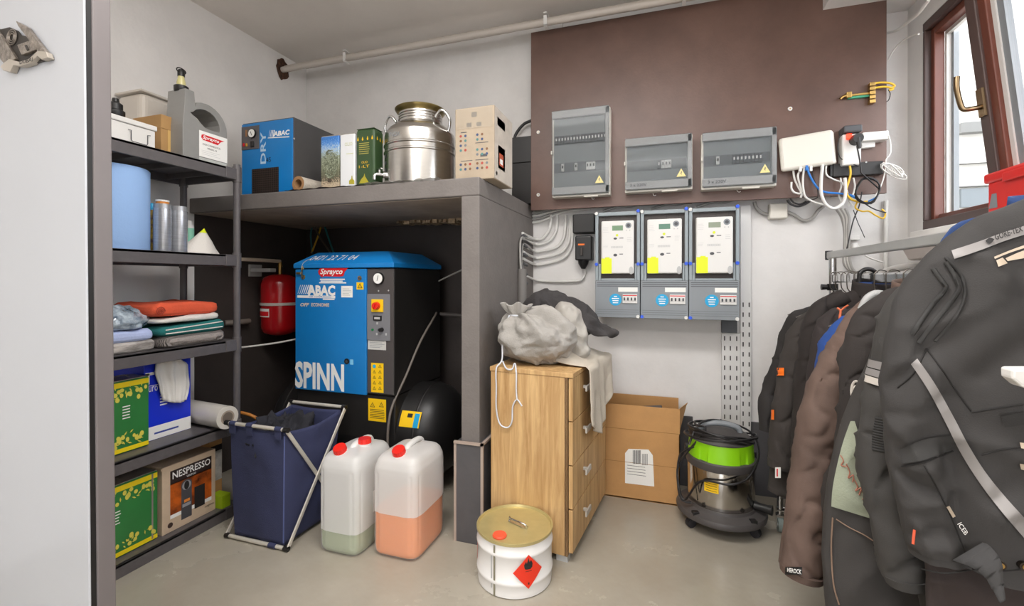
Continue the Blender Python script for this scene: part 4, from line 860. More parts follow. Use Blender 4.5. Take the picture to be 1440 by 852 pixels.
# DRY runs upwards
fv = Face((0, 1.998, 0), (0, 0, 1), (-1, 0, 0)); 
a0 = f.q(374, 230); a1 = f.q(366.5, 186)
text('DRY', fv, a0[1], -a0[0], a1[1], -a1[0], mat('pale_blue_print', '#b9d3e8', .5), dy, bold=.02)
text('45', f, *f.q(374.5, 228.5), *f.q(381, 221), PRINTK, dy)
a, c = fYZ(-1.913).q(413, 195); MB().cyl((-1.914, a, c), (-1.909, a, c), .005, n=10).build('screw', CHROME, dy)
# bubble wrap rolls
BUB = mat('bubble_wrap', '#cfc6b8', .3, var=.06, vs=30, bump=.6, bs=120)
t = thing('bubble_wrap_roll', 'bubble wrap roll with open brown core at the ledge front', 'bubble wrap', (-1.83, 2.02, Z)); a = V((-1.848, 1.968, Z+.041)); c = V((-1.842, 2.14, Z+.041)); d = (c-a).normalized()
b = MB(); b.tube([a, a+d*.02, c], [.041, .041, .041], 28, caps=False); b.build('film', BUB, t, smooth=40)
sd = d.cross(UZ).normalized(); n_ = 28; ring = lambda r, o: [a+d*o+(sd*math.cos(2*PI*k/n_)+UZ*math.sin(2*PI*k/n_))*r for k in range(n_)]
b = MB(); b.add(ring(.041, 0)+ring(.024, 0)+ring(.023, .08), [(k, (k+1) % n_, n_+(k+1) % n_, n_+k) for k in range(n_)]+[(n_+k, n_+(k+1) % n_, 2*n_+(k+1) % n_, 2*n_+k) for k in range(n_)]+[tuple(range(2*n_, 3*n_))]); b.build('core', mat('core_brown', '#9c7650', .8), t, smooth=40)
t = thing('bubble_wrap_roll', 'second bubble wrap roll lying behind the open one', 'bubble wrap', (-1.80, 2.2, Z)); MB().cyl((-1.79, 2.16, Z+.105), (-1.74, 2.30, Z+.095), .045, n=28).build('film', BUB, t, smooth=40); MB().box(-1.795, -1.73, 2.16, 2.3, Z, Z+.06).build('loose_end', BUB, t, bevel=.01)
# oil tins
def tin3(name, label, x0, x1, y0, y1, z1, m, bev=.006, top=TINM):
    t = thing(name, label, 'tin', ((x0+x1)/2, (y0+y1)/2, Z), group='oil tins on the ledge'); MB().box(x0, x1, y0, y1, Z, z1).build('body', m, t, bevel=bev, seg=3); MB().box(x0+.004, x1-.004, y0+.004, y1-.004, z1, z1+.003).build('top', top, t); return t
def tree_mat():
    m = mat('olive_tree_print', '#3d74b8', .35); nt = m.node_tree; N = nt.nodes; L = nt.links; b = N['Principled BSDF']
    tc = N.new('ShaderNodeTexCoord'); sx = N.new('ShaderNodeSeparateXYZ'); L.new(tc.outputs['Generated'], sx.inputs[0])
    n = N.new('ShaderNodeTexNoise'); n.inputs['Scale'].default_value = 30; n.inputs['Detail'].default_value = 6; L.new(tc.outputs['Generated'], n.inputs['Vector'])
    r = N.new('ShaderNodeValToRGB'); e = r.color_ramp.elements; e[0].position = 0; e[0].color = lin('#b8a68c'); e[1].position = 1; e[1].color = lin('#2f6bb5')
    for p, c in ((.14, '#b8a68c'), (.18, '#4b4636'), (.35, '#6d6f58'), (.62, '#8a927c'), (.74, '#a9bfd2'), (.86, '#4a86c9')): k = e.new(p); k.color = lin(c)
    mm = N.new('ShaderNodeMath'); mm.operation = 'MULTIPLY_ADD'; mm.inputs[1].default_value = .7; L.new(n.outputs['Fac'], mm.inputs[0]); 
    ms = N.new('ShaderNodeMath'); ms.operation = 'SUBTRACT'; ms.inputs[1].default_value = .35; L.new(sx.outputs['Z'], ms.inputs[0]); L.new(ms.outputs[0], mm.inputs[2]); L.new(mm.outputs[0], r.inputs['Fac']); L.new(r.outputs['Color'], b.inputs['Base Color']); return m
t = tin3('oil_tin', 'oil tin printed with an olive tree under blue sky', -1.716, -1.600, 1.985, 2.09, 1.952, tree_mat())
f = fXZ(1.985); rnd = random.Random(4)
for hexc, n_, r_ in (('#5d6350', 150, .0045), ('#858c74', 130, .0035), ('#a5ab95', 80, .0025)):
    b = MB()
    for i in range(n_):
        a = rnd.uniform(0, 2*PI); q_ = math.sqrt(rnd.random()); f.disc(b, -1.655+.047*q_*math.cos(a), Z+.135+.075*q_*math.sin(a)+.0, r_*rnd.uniform(.6, 1.3), .0008+.000004*i+(.0007 if n_ < 100 else .0003 if n_ < 140 else 0), 6)
    b.build('leaf_print', mat('leaf'+hexc, hexc, .4), t, kind='stuff')
b = MB(); f.poly(b, [(-1.672, Z+.04), (-1.645, Z+.038), (-1.65, Z+.09), (-1.662, Z+.09)], .0007); b.build('trunk_print', mat('trunk_print', '#4d4336', .5), t)
t = tin3('oil_tin', 'white oil tin between the tree tin and dark green tin', -1.594, -1.503, 1.985, 2.09, 1.952, mat('white_tin', '#d8d9da', .35)); f = fXZ(1.985)
text('OLIO', f, *f.q(485, 205.5), *f.q(495.5, 199.5), mat('olive_print_pale', '#c3c596', .5), t); b = MB(); f.prect(b, 487, 215, 497, 217); b.build('small_print', MATS['olive_print_pale'], t)
b = MB(); f.poly(b, [(491, 259), (498.5, 259), (498.5, 254), (496, 251.5), (495.5, 247), (494.5, 247), (494, 251.5), (491, 254)], px=True); b.build('bottle_print', mat('oil_gold', '#a59a2c', .4), t)
DG = mat('dark_green_tin', '#31482a', .35, var=.04)
t = tin3('oil_tin', 'dark green oil tin with golden drop border beside the steel barrel', -1.497, -1.385, 1.985, 2.068, 1.968, DG, .014, DG)
GP = mat('gold_print', '#e0b21f', .45)
for face, xs in ((f, [(503.5, 196), (510, 195.2), (517, 194.2), (523.5, 193.3)]), (fYZ(-1.385), [(530.5, 194.5), (534.5, 197), (538, 199)])):
    for x, y in xs:
        a, c = face.q(x, y); b = MB(); face.poly(b, [(a, c+.012), (a-.005, c-.003), (a-.003, c-.009), (a+.003, c-.009), (a+.005, c-.003)]); b.build('gold_drop', GP, t)
b = MB(); q0 = f.q(505, 218); q1 = f.q(520, 199); f.lines(b, q0[0], q0[1], q1[0], q1[1], 6, .35, ragged=.1); b.build('small_print', mat('gold_dull', '#a7a050', .5), t)
text('OLIO', f, *f.q(508.5, 230), *f.q(517, 226), GP, t); text('1-LT', f, *f.q(505, 236.5), *f.q(519.5, 231.5), GP, t)
b = MB(); f.poly(b, [(505, 258), (519, 257), (516, 252), (513.5, 248), (512.8, 243.5), (511.5, 248), (508, 252)], px=True); b.build('tree_print', MATS['oil_gold'], t)
# stainless barrel with tap
BX, BY, BR = -1.213, 2.145, .183
t = thing('steel_barrel', 'stainless steel oil barrel with tap and ribbed bands on the ledge', 'barrel', (BX, BY, Z))
P = [(.165, .012), (BR, .014), (BR, .17), (BR+.004, .175), (BR+.004, .18), (BR, .185), (BR, .205), (BR+.004, .21), (BR+.004, .215), (BR, .22), (BR, .265), (BR-.002, .272), (BR-.002, .276), (BR-.004, .282), (BR-.02, .305), (BR-.045, .325), (.12, .336), (.112, .342), (.112, .395)]
MB().lathe(P, (BX, BY, Z), 72).build('shell', STEEL, t, smooth=25)
MB().lathe([(.172, 0), (.176, .003), (.176, .012), (.16, .014)], (BX, BY, Z), 64).build('foot_ring', STEEL, t, smooth=40)
b = MB(); b.lathe([(.112, .392), (.118, .395), (.130, .41), (.132, .416), (.126, .42), (.12, .415), (.02, .415)], (BX, BY, Z), 64); b.build('lid', mat('lid_brass', '#8a7a4e', .3, metal=.9), t, smooth=40)
for z in (.355, .368, .381): b = MB(); b.lathe([(.1122, z-.003), (.115, z), (.1122, z+.003)], (BX, BY, Z), 48, close=False); b.build('neck_thread', STEEL, t, smooth=60)
for sx in (-1, 1):
    b = MB(); b.tube(spl([(BX+sx*.115, BY-.05, Z+.355), (BX+sx*.14, BY-.055, Z+.385), (BX+sx*.165, BY-.05, Z+.38), (BX+sx*.19, BY-.04, Z+.335), (BX+sx*.178, BY-.03, Z+.285)], 5), .007, 8); b.build('handle', CHROME, t, smooth=60)
ta = -2.35; tx, ty = BX+BR*math.cos(ta), BY+BR*math.sin(ta); dn = V((math.cos(ta), math.sin(ta), 0)); tp = V((tx, ty, Z+.062))
b = MB(); b.cyl(tp-dn*.01, tp+dn*.012, .018, n=16); b.cyl(tp, tp+dn*.045, .009, n=12); b.tube(spl([tp+dn*.04, tp+dn*.052+V((0, 0, -.008)), tp+dn*.054+V((0, 0, -.03))], 4), .008, 10); b.cyl(tp+dn*.028+V((0, 0, .0)), tp+dn*.028+V((0, 0, .022)), .006, n=10); b.obox(tp+dn*.028+V((0, 0, .026)), V((.02, -.012, 0)), V((.002, .004, 0)), V((0, 0, .003))); b.build('tap', CHROME, t, smooth=50)
b = MB(); b.grid(lambda u, v: V((BX+(BR+.001)*math.cos(-2.5+.32*u), BY+(BR+.001)*math.sin(-2.5+.32*u), Z+.10+.06*v)), 6, 3); 
b = MB()
for i in range(3):
    for j in range(2): b.grid(lambda u, v: V((BX+(BR+.0012)*math.cos(-2.42+.13*j+.06*u), BY+(BR+.0012)*math.sin(-2.42+.13*j+.06*u), Z+.075+.035*i+.018*v)), 3, 2)
b.build('pictogram_print', GREYD, t, kind='stuff')
text('INOX', Face((BX-.05, BY-BR+.004, Z+.235), (1, 0, 0), (0, 0, 1)), -.02, 0, .04, .022, GREYP, t, off=.004)
# plastic sheet under it
b = MB(); b.grid(lambda u, v: V((-1.42+.42*u, 1.932+.05*v+.006*math.sin(u*31), Z+.004+.006*abs(math.sin(u*23+v*4))+.004*nz(V((u*9, v*3, 0)), 1, 2))), 60, 6)
tag(b.build('plastic_sheet', mat('clear_sheet', '#d8d6d2', .25, alpha=.8), smooth=60), 'crumpled clear plastic sheet at ledge edge under the barrel', 'plastic sheet')
b = MB(); b.grid(lambda u, v: V((-1.92+.5*u, 1.945+.03*v, Z+.003+.008*abs(nz(V((u*14, v*3, 0)), 1, 5)))), 60, 4)
tag(b.build('tar_paper', mat('tar_strip', '#57504c', .9, var=.3, vs=40), smooth=60), 'ragged dark paper strip along the ledge edge under the tins', 'paper strip')
# worn beige carton
t = thing('worn_carton', 'worn beige printed carton wrapped in tape at the ledge corner', 'box', (-.84, 2.13, Z))
CB = mat('worn_beige', '#a69681', .6, var=.07, vs=10, bump=.2, bs=25)
x0, x1, y0, y1, z1 = -.942, -.742, 1.995, 2.26, 2.012
MB().box(x0, x1, y0, y1, Z, z1).build('carton', CB, t, bevel=.004)
fa = fXZ(y0); fb = fYZ(x1)
b = MB(); fb.rect(b, y0+.002, Z+.004, y1-.002, z1-.004); b.build('white_side', mat('worn_white', '#c6bcb0', .6, var=.08, vs=14), t)
pal = [mat('dot_red', '#a3443a', .6), mat('dot_navy', '#3c4a6d', .6), mat('dot_grey', '#6e7175', .6), mat('dot_brown', '#77553b', .6), mat('dot_teal', '#4c7a78', .6)]
dots = [[] for _ in pal]
k = 0
for (bx, bz, nx, nz_) in ((.03, .20, 2, 4), (.115, .20, 2, 2), (.115, .13, 3, 2), (.03, .065, 3, 2), (.115, .065, 3, 2)):
    for i in range(nx):
        for j in range(nz_): dots[(k*7+i*3+j) % 5].append((x0+bx+i*.024, Z+bz-j*.0225+.01)); k += 1
for m_, ds in zip(pal, dots):
    b = MB()
    for a, c in ds: fa.disc(b, a, c, .0065, .0008, 8)
    b.build('pod_print', m_, t, kind='stuff')
b = MB(); fa.rect(b, x0+.085, Z+.295, x0+.112, Z+.318); fa.rect(b, x0+.06, Z+.25, x0+.085, Z+.27); fa.rect(b, x0+.11, Z+.25, x0+.135, Z+.268); fa.rect(b, x0+.13, Z+.105, x0+.165, Z+.118); fa.rect(b, x0+.03, Z+.09, x0+.09, Z+.093); fa.rect(b, x0+.105, Z+.09, x0+.17, Z+.093); fa.rect(b, x0+.03, Z+.225, x0+.06, Z+.229); fa.rect(b, x0+.105, Z+.17, x0+.17, Z+.173); b.build('dark_print', GREYD, t, kind='stuff')
b = MB(); fb.rect(b, y0+.04, Z+.26, y0+.15, Z+.30); fb.rect(b, y0+.05, Z+.06, y0+.15, Z+.17); fb.disc(b, y0+.03, Z+.03, .01); b.build('side_print', mat('side_dark', '#4c3c36', .5), t, kind='stuff')
b = MB(); fb.rect(b, y0+.065, Z+.075, y0+.125, Z+.135, .001); b.build('cup_print', mat('cup_red', '#b65338', .5), t); b = MB(); fb.rect(b, y0+.075, Z+.085, y0+.115, Z+.11, .0013); b.build('cup_white', PAPER, t)
b = MB(); b.grid(lambda u, v: V((x0-.001+.05*u, y0+.02+.05*v, z1+.003+.02*v*abs(math.sin(u*7)))), 10, 5); b.build('loose_tape', mat('clear_tape', '#d9cdbd', .2, alpha=.7), t, smooth=60, solid=.001)
b = MB(); b.grid(lambda u, v: V((x0+.01+.18*u, y0-.0015-.002*abs(math.sin(u*19+v*5)), z1-.10+.095*v)), 30, 8); b.build('clear_tape', mat('tape_gloss', '#c9bdab', .12, alpha=.35, coat=.6), t, smooth=60)
# black box and cable beside the board
t = thing('black_case', 'black wall box half hidden behind the brown board edge', 'box', (-.83, 2.76, Z)); MB().box(-.905, -.735, 2.745, 2.83, Z, 2.09).build('case', BLACKM, t, bevel=.006); MB().box(-.907, -.735, 2.738, 2.745, 1.93, 2.092).build('cover', BLACK, t, bevel=.004)
tag(MB().tube(spl([(-.905, 2.79, 2.08), (-.89, 2.79, 2.13), (-.84, 2.79, 2.185), (-.78, 2.79, 2.205), (-.74, 2.79, 2.215)], 6), .010, 8).build('black_cable', CABLEK, smooth=60), 'thick dark cable arching from black box behind the board', 'cable')
# ------------------------------------------------------------------ chest of drawers
ch = thing('drawer_chest', 'oak veneer chest of four drawers with grey handles', 'chest', (-.36, 1.908, 0), rot=math.radians(-6.1))
# local frame: x 0 = drawer front side, -x towards the niche; y away from the camera
CW, CL_, CHH = .384, .62, .806
b = MB(); b.box(-CW, -.022, 0, .018, .03, CHH-.02); b.build('side_panel', WOOD, ch, bevel=.002)
MB().box(-CW, -.022, CL_-.018, CL_, .03, CHH-.02).build('side_panel', WOOD, ch, bevel=.002)
MB().box(-CW-.004, .004, -.003, CL_+.003, CHH-.02, CHH).build('top', WOOD, ch, bevel=.002)
MB().box(-CW, -CW+.012, .018, CL_-.018, .03, CHH-.02).build('back_panel', WOOD, ch)
MB().box(-.06, -.022, .018, CL_-.018, .03, .06).build('plinth_rail', WOOD, ch)
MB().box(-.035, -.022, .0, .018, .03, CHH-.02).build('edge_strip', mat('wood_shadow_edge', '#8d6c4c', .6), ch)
dh = (CHH-.02-.045)/4
for i in range(4):
    z0 = .045+i*dh
    d = MB().box(-.018, 0, .003, CL_-.003, z0+.002, z0+dh-.003).build('drawer', WOOD, ch, bevel=.0015)
    yy = .17; zz = z0+dh*.62
    h = MB(); h.box(.0, .024, yy-.006, yy+.006, zz-.007, zz+.007); h.box(.02, .028, yy-.045, yy+.035, zz-.012, zz+.012); h.build('handle', mat('handle_grey', '#bcb9b3', .35, metal=.3), d, bevel=.002)
for (x, y) in ((-.05, .03), (-CW+.03, .03), (-.05, CL_-.05), (-CW+.03, CL_-.05)): MB().box(x-.025, x+.025, y-.02, y+.02, 0, .03).build('foot', GREYL, ch)
# things on it. world points on the chest top:
T = CHH
SACK = mat('linen_sack', '#9d9993', .92, bump=.3, bs=170, var=.04, vs=5)
t = thing('drawstring_sack', 'grey linen drawstring sack slumped on the oak chest', 'sack', (-.585, 2.07, T))
g0 = V((-.11, -.05, .235)); sc_ = V((-.562, 2.085, T))   # gather point relative to base centre
def sack(u, v):
    # v 0 at the gather .. 1 at the base centre ; u around
    a = 2*PI*u; ax = V((-.45, -.12, .88)).normalized(); e1 = ax.cross(V((0, 1, 0))).normalized(); e2 = ax.cross(e1)
    ph = PI*(v*.96+.04); rad = V((.188, .15, .135)); d = ax*math.cos(ph)+(e1*math.cos(a)+e2*math.sin(a))*math.sin(ph)
    p = V((d.x*rad.x, d.y*rad.y, d.z*rad.z+.128))
    near = math.exp(-v*3.6)
    p = p.lerp(g0, max(0, 1-v*5.0)**1.4*.9)
    rid = math.sin(a*11+2*math.sin(a*3))*.5+math.sin(a*7+1.3)*.5
    p += d*(rid*.036*near*min(1, v*6)+.016*fbm(d, 2.6, 5)-.022*abs(nz(V((a*1.1, v*1.2, 0)), 2.2, 8))*min(1, v*4)+.014*math.sin(a*6+v*5+2*math.sin(v*7))*math.exp(-((v-.35)/.25)**2))
    p.z = max(p.z, .002); return sc_+p
MB().grid(sack, 128, 64, True).build('body', SACK, t, smooth=80)
def frill(u, v):
    v *= .62
    a = 2*PI*u; ax = V((-.1, .15, .95)).normalized(); e1 = V((1, 0, 0)); e2 = ax.cross(e1)
    r = .026+.045*v**.8+.012*math.sin(a*9)*v; return sc_+g0+V((.02, .02, -.012))+ax*(.085*v+.012*math.sin(a*5+1)*v)+(e1*math.cos(a)*1.25+e2*math.sin(a))*r
MB().grid(frill, 90, 14, True).build('ruffle', SACK, t, smooth=80, solid=.003)
CORD = mat('white_cord', '#cfd2d8', .8)
b = MB(); q = sc_+g0+V((.02, .02, -.008)); b.tube([q+V((.032*math.cos(2*PI*k/20), .03*math.sin(2*PI*k/20), 0)) for k in range(20)], .004, 6, closed=True)
fy = 1.93
b.tube(spl([q+V((-.03, -.02, 0)), at(707, 470, Y=1.99), at(706, 505, Y=1.955), at(698, 518, Y=fy), at(698, 545, Y=fy), at(698, 575, Y=fy), at(703, 596, Y=fy), at(714, 601, Y=fy), at(720, 592, Y=fy), at(721, 572, Y=fy), at(727, 562, Y=fy), at(734, 571, Y=fy)], 7), .0036, 6)
b.tube(spl([at(707, 508, Y=1.95), at(712, 518, Y=fy), at(720, 519, Y=fy), at(724, 511, Y=1.935), at(726, 525, Y=fy-.004), at(726, 548, Y=fy-.004), at(727, 562, Y=fy-.004)], 7), .0036, 6)
b.build('drawstring', CORD, t, smooth=60)
DKC = mat('charcoal_cloth', '#3b3838', .9, bump=.3, bs=120, var=.15, vs=6); LGC = mat('light_grey_cloth', '#aaa59d', .92, bump=.25, bs=150)
def heap(name, label, pts, Yc, depth, base, m, seed, part='cloth', cat='cloth', amp=.012):
    """cloth heap whose silhouette follows room points (px on plane Y=Yc); rounded to the given depth"""
    t = thing(name, label, cat, (at(*pts[0], Y=Yc).x, Yc, base)); P = [at(x, y, Y=Yc) for x, y in pts]; P = spl(P, 6, True); c = sum(P, V((0, 0, 0)))/len(P); n = len(P)
    def fn(u, v):
        e = P[int(round(u*n)) % n]; s = -1+2*v; k = math.sqrt(max(0, 1-abs(s)**2.2))
        p = c.lerp(e, k); p.y = Yc+depth*s*(1+.25*nz(p, 12, seed))
        w_ = fbm(V((p.x, p.y*.6, p.z)), 13, seed)*amp+amp*.9*math.sin((p.x*1.3+p.z)*70+5*nz(p, 9, seed+3))*k*.5
        p += V((w_*.5, -w_*(1-abs(s)*.5), w_*.4)); p.z = max(p.z, base+.002); return p
    MB().grid(fn, n, 30, True).build(part, m, t, smooth=80); return t
heap('dark_jacket', 'charcoal jacket heaped behind the linen sack', [(735, 430), (760, 408), (785, 412), (810, 422), (830, 436), (845, 452), (866, 466), (862, 475), (835, 468), (800, 490), (760, 500), (735, 480)], 2.34, .12, T, DKC, 31, cat='jacket', amp=.03)
heap('grey_cloth', 'light grey cloth bundle between sack and dark jacket', [(783, 430), (795, 424), (812, 432), (822, 452), (826, 480), (824, 503), (790, 510), (778, 470)], 2.22, .09, T, LGC, 33, amp=.026)
# beige cloth draped over the top and the drawer side
t = thing('beige_cloth', 'pale beige cloth hanging over the chest front corner', 'cloth', (-.36, 2.2, T))
BEI = mat('beige_cloth', '#c3b9aa', .92, bump=.25, bs=150, var=.05, vs=6)
ca_, sa_ = math.cos(math.radians(-6.1)), math.sin(math.radians(-6.1))
def cl2w(x, y, z): return V((-.36+x*ca_-y*sa_, 1.908+x*sa_+y*ca_, z))
def drape(u, v):
    # u along the chest front (y local .10...56), v over the top then down
    y = .13+.45*u; s = v*.56-.2*(1-.3*u); L = .33-.12*abs(u-.3)
    over = .036+.022*math.sin(u*21+1)*max(0, v-.3)+.012*math.sin(u*9)
    if s < 0: x = s; z = T+.006+.085*math.exp(-((u-.55)/.4)**2)*min(1, -s*9)+.03*max(0, math.sin(u*11))*min(1, -s*6)
    else:
        k = min(1, s/.04); x = over*k**.6; z = T+.006-max(0, s-.02)*(1.0 if u > .08 else 1.0)*(.60+.35*math.cos((u-.35)*3.2))
    return cl2w(x, y+.03*v*math.sin(u*5), z)+V((.004*nz(V((u*8, v*8, 0)), 1, 3), 0, .006*nz(V((u*6, v*6, 2)), 1, 4)))
MB().grid(drape, 70, 50).build('cloth', BEI, t, smooth=80, solid=.003)
# ------------------------------------------------------------------ cardboard box
t = thing('cardboard_box', 'open brown cardboard box with white shipping label by back wall', 'box', (-.16, 2.7, 0))
x0, x1, y0, y1, zt, zf = -.40, .086, 2.582, 2.83, .382, .512; th = .005
MB().box(x0, x1, y0, y0+th, 0, zt).build('front_wall', CARD, t); MB().box(x0, x1, y1-th, y1, 0, zt).build('back_wall', CARD, t); MB().box(x0, x0+th, y0, y1, 0, zt).build('side_wall', CARD, t); MB().box(x1-th, x1, y0, y1, 0, zt).build('side_wall', CARD, t); MB().box(x0, x1, y0, y1, .002, .008).build('bottom', CARD, t)
MB().obox(((x0+x1)/2, y0+.004, (zt+zf)/2), ((x1-x0)/2, 0, 0), (0, th/2, 0), (0, .002, (zf-zt)/2)).build('flap', CARD, t)
MB().obox(((x0+x1)/2, y1-.012, (zt+zf)/2+.005), ((x1-x0)/2, 0, 0), (0, th/2, 0), (0, -.006, (zf-zt)/2)).build('flap', CARD, t)
MB().prism([(x1, y0+.006, zt), (x1, y1-.004, zt), (x1+.05, y1-.03, zt+.115), (x1-.004, y0+.01, zf-.003)], (-.004, 0, 0)).build('flap', CARD, t)
b = MB()
for z in (.20,): b.box(x0, x1, y0-.0008, y0, z, z+.0025)
b.build('crease', mat('crease', '#96703f', .9), t); b = MB(); b.box(x0, x1, y0-.0008, y0, zt-.002, zt+.001); b.build('crease', MATS['crease'], t)
f = fXZ(y0); b = MB(); f.poly(b, [(879, 637), (884, 631), (912, 632), (918, 640), (920, 684), (879, 679)], px=True); st = b.build('shipping_label', PAPER, t)
b = MB()
for i in range(9): x = 890+i*1.3; f.prect(b, x, 633, x+.55+.5*(i % 2), 652, .0011)
for i in range(6): x = 903+i*1.4; f.prect(b, x, 638, x+.6, 654, .0011)
q0, q1 = f.q(882, 668), f.q(916, 656); f.lines(b, q0[0], q0[1], q1[0], q1[1], 4, .15, .0011); b.build('barcode', GREYD, st, kind='stuff')
tag(MB().obox((-.09, 2.72, .45), (.085, 0, .012), (0, .10, 0), (-.002, 0, .006)).build('grey_folder', mat('folder', '#5b5f63', .5), bevel=.002), 'dark grey flat folder sticking out of cardboard box', 'folder')
# ------------------------------------------------------------------ vacuum cleaner
VX, VY = .27, 2.47
vc_ = thing('vacuum_cleaner', 'steel wet and dry vacuum cleaner with lime green head', 'vacuum', (VX, VY, 0))
DGB = mat('vac_grey', '#4b4746', .5)
MB().lathe([(.10, .055), (.185, .055), (.203, .066), (.206, .08), (.20, .092), (.175, .10), (.16, .108), (.156, .12), (.10, .12)], (VX, VY, 0), 56).build('base', DGB, vc_, smooth=40)
MB().lathe([(.150, .115), (.152, .12), (.152, .30), (.150, .31)], (VX, VY, 0), 56).build('drum', mat('polished_steel', '#c2beb8', .14, metal=1), vc_, smooth=40)
MB().lathe([(.156, .300), (.159, .305), (.159, .335), (.154, .34), (.10, .34)], (VX, VY, 0), 56).build('rim', DGB, vc_, smooth=40)
VG = mat('vac_green', '#8fd414', .4)
hd_ = MB(); N_ = 72
def head(u, v):
    a = 2*PI*u; notch = 1-.045*(1 if math.sin(a*5) > .75 else 0)*(1-v); return V((VX+(.150-.006*v)*notch*math.cos(a), VY+(.150-.006*v)*notch*math.sin(a), .338+.085*v))
hd_.grid(head, N_*2, 5, True, True).build('head', VG, vc_, smooth=35)
MB().lathe([(.146, .422), (.142, .428), (.125, .445), (.10, .455), (.02, .46)], (VX, VY, 0), 48).build('top_cap', DGB, vc_, smooth=40)
b = MB(); b.tube(spl([(VX-.09, VY, .44), (VX-.075, VY, .478), (VX, VY, .492), (VX+.075, VY, .478), (VX+.09, VY, .44)], 6), .014, 10); b.build('carry_handle', GREYP, vc_, smooth=60)
for a in (-2.6, -.55, .9, 2.2):
    p = V((VX+.165*math.cos(a), VY+.165*math.sin(a), 0)); w_ = MB(); dw = V((-math.sin(a), math.cos(a), 0)); w_.cyl(p+V((0, 0, .022))-dw*.012, p+V((0, 0, .022))+dw*.012, .022, n=18); ws = w_.build('caster', RUBBER, vc_, smooth=40)
    b = MB(); b.obox(p+V((0, 0, .044)), (.012, 0, 0), (0, .012, 0), (0, 0, .014)); b.build('caster_fork', BLACK, ws)
for a in (-2.3, -.85):
    p = V((VX+.185*math.cos(a), VY+.185*math.sin(a), .095)); b = MB(); b.obox(p, (.014, .004, 0), (-.004, .012, 0), (0, 0, .010)); b.build('foot_clip', BLACK, vc_, bevel=.003)
for a in (2.9, .25): b = MB(); p = V((VX+.158*math.cos(a), VY+.158*math.sin(a), .325)); b.obox(p, (.010, 0, 0), (0, .022, 0), (0, 0, .035)); b.build('latch', BLACK, vc_, bevel=.003)
b = MB(); b.grid(lambda u, v: V((VX+.1535*math.cos(-2.15+.42*u), VY+.1535*math.sin(-2.15+.42*u), .205+.05*v)), 8, 3); st = b.build('yellow_label', YELLOW, vc_)
for i in range(4): b = MB(); b.grid(lambda u, v: V((VX+.1542*math.cos(-2.1+.32*u), VY+.1542*math.sin(-2.1+.32*u), .212+.011*i+.002*v)), 6, 2); b.build('print_line', PRINTK, st)
b = MB(); p = V((VX+.14, VY-.06, .135)); b.tube([p, p+V((.05, -.02, -.0)), p+V((.07, -.028, 0))], [.019, .019, .023], 16); b.build('hose_inlet', BLACK, vc_, smooth=40)
# power cord wound round the head
rnd = random.Random(5); pts = []
for k in range(5*16):
    a = -.3+2*PI*k/16; lp = k/16
    r = .158-.012*lp/2+.012*math.sin(lp*2.3); z = .428+.03*math.sin(a*1+lp*.5+2.6)+.012*lp/2+.008*math.cos(a*2+lp)
    pts.append((VX+r*math.cos(a), VY+r*math.sin(a), z))
pts = pts[:-4]+[(VX-.19, VY-.06, .30), (VX-.20, VY-.07, .2), (VX-.185, VY-.09, .13), (VX-.14, VY-.10, .125)]
tag(MB().tube(spl(pts, 3), .0052, 6).build('flex_lead', CABLEK, smooth=60), 'black power cord wound around the vacuum head', 'cord')
tag(MB().tube(spl([(VX-.13, VY-.115, .40), (VX-.19, VY-.08, .34), (VX-.20, VY-.10, .22), (VX-.17, VY-.12, .145), (VX-.10, VY-.14, .25), (VX+.02, VY-.185, .27), (VX+.10, VY-.15, .30), (VX+.16, VY-.06, .38), (VX+.14, VY+.04, .45), (VX, VY+.02, .50), (VX-.10, VY-.04, .49), (VX-.15, VY-.09, .40)], 8), .0052, 6).build('flex_lead', CABLEK, smooth=60), 'loose black cord loop hanging down the steel vacuum drum', 'cord')
# ------------------------------------------------------------------ perforated metal posts
PERF = mat('perforated_white', '#d3d1ce', .5, metal=.1)
def perf(name, label, x0, x1, z0, z1, cols, rows0, rows1, rot=0):
    t = thing(name, label, 'metal strip', ((x0+x1)/2, 2.825, z0)); MB().box(x0, x1, 2.822, 2.838, z0, z1).build('plate', PERF, t, bevel=.001)
    f = fXZ(2.822); b = MB()
    for c in cols:
        z = rows1
        while z > rows0: f.rect(b, c-.003, z-.0125, c+.003, z+.0125); z -= .055
    b.build('slot', mat('slot_dark', '#2e2a28', .8), t, kind='stuff')
xa, xb, xc = at(1015, 500, Y=2.822).x, at(1041, 500, Y=2.822).x, at(1056, 500, Y=2.822).x
perf('perforated_strip', 'short white perforated metal strip below the meters', xa, xb, at(1020, 608, Y=2.822).z, at(1020, 468, Y=2.822).z, [at(x, 500, Y=2.822).x for x in (1019, 1027, 1036)], .36, .87)
perf('perforated_strip', 'tall white perforated metal strip right of the meters', xb+.001, xc, at(1050, 618, Y=2.822).z, 1.61, [at(x, 500, Y=2.822).x for x in (1045, 1053.5)], .36, 1.06)
tag(MB().box(at(1014, 455, Y=2.822).x, at(1036, 455, Y=2.822).x, 2.80, 2.822, at(1020, 468, Y=2.8).z, at(1020, 448, Y=2.8).z).build('grey_block', GREYD, bevel=.002), 'small dark grey block under the right meter box', 'block')
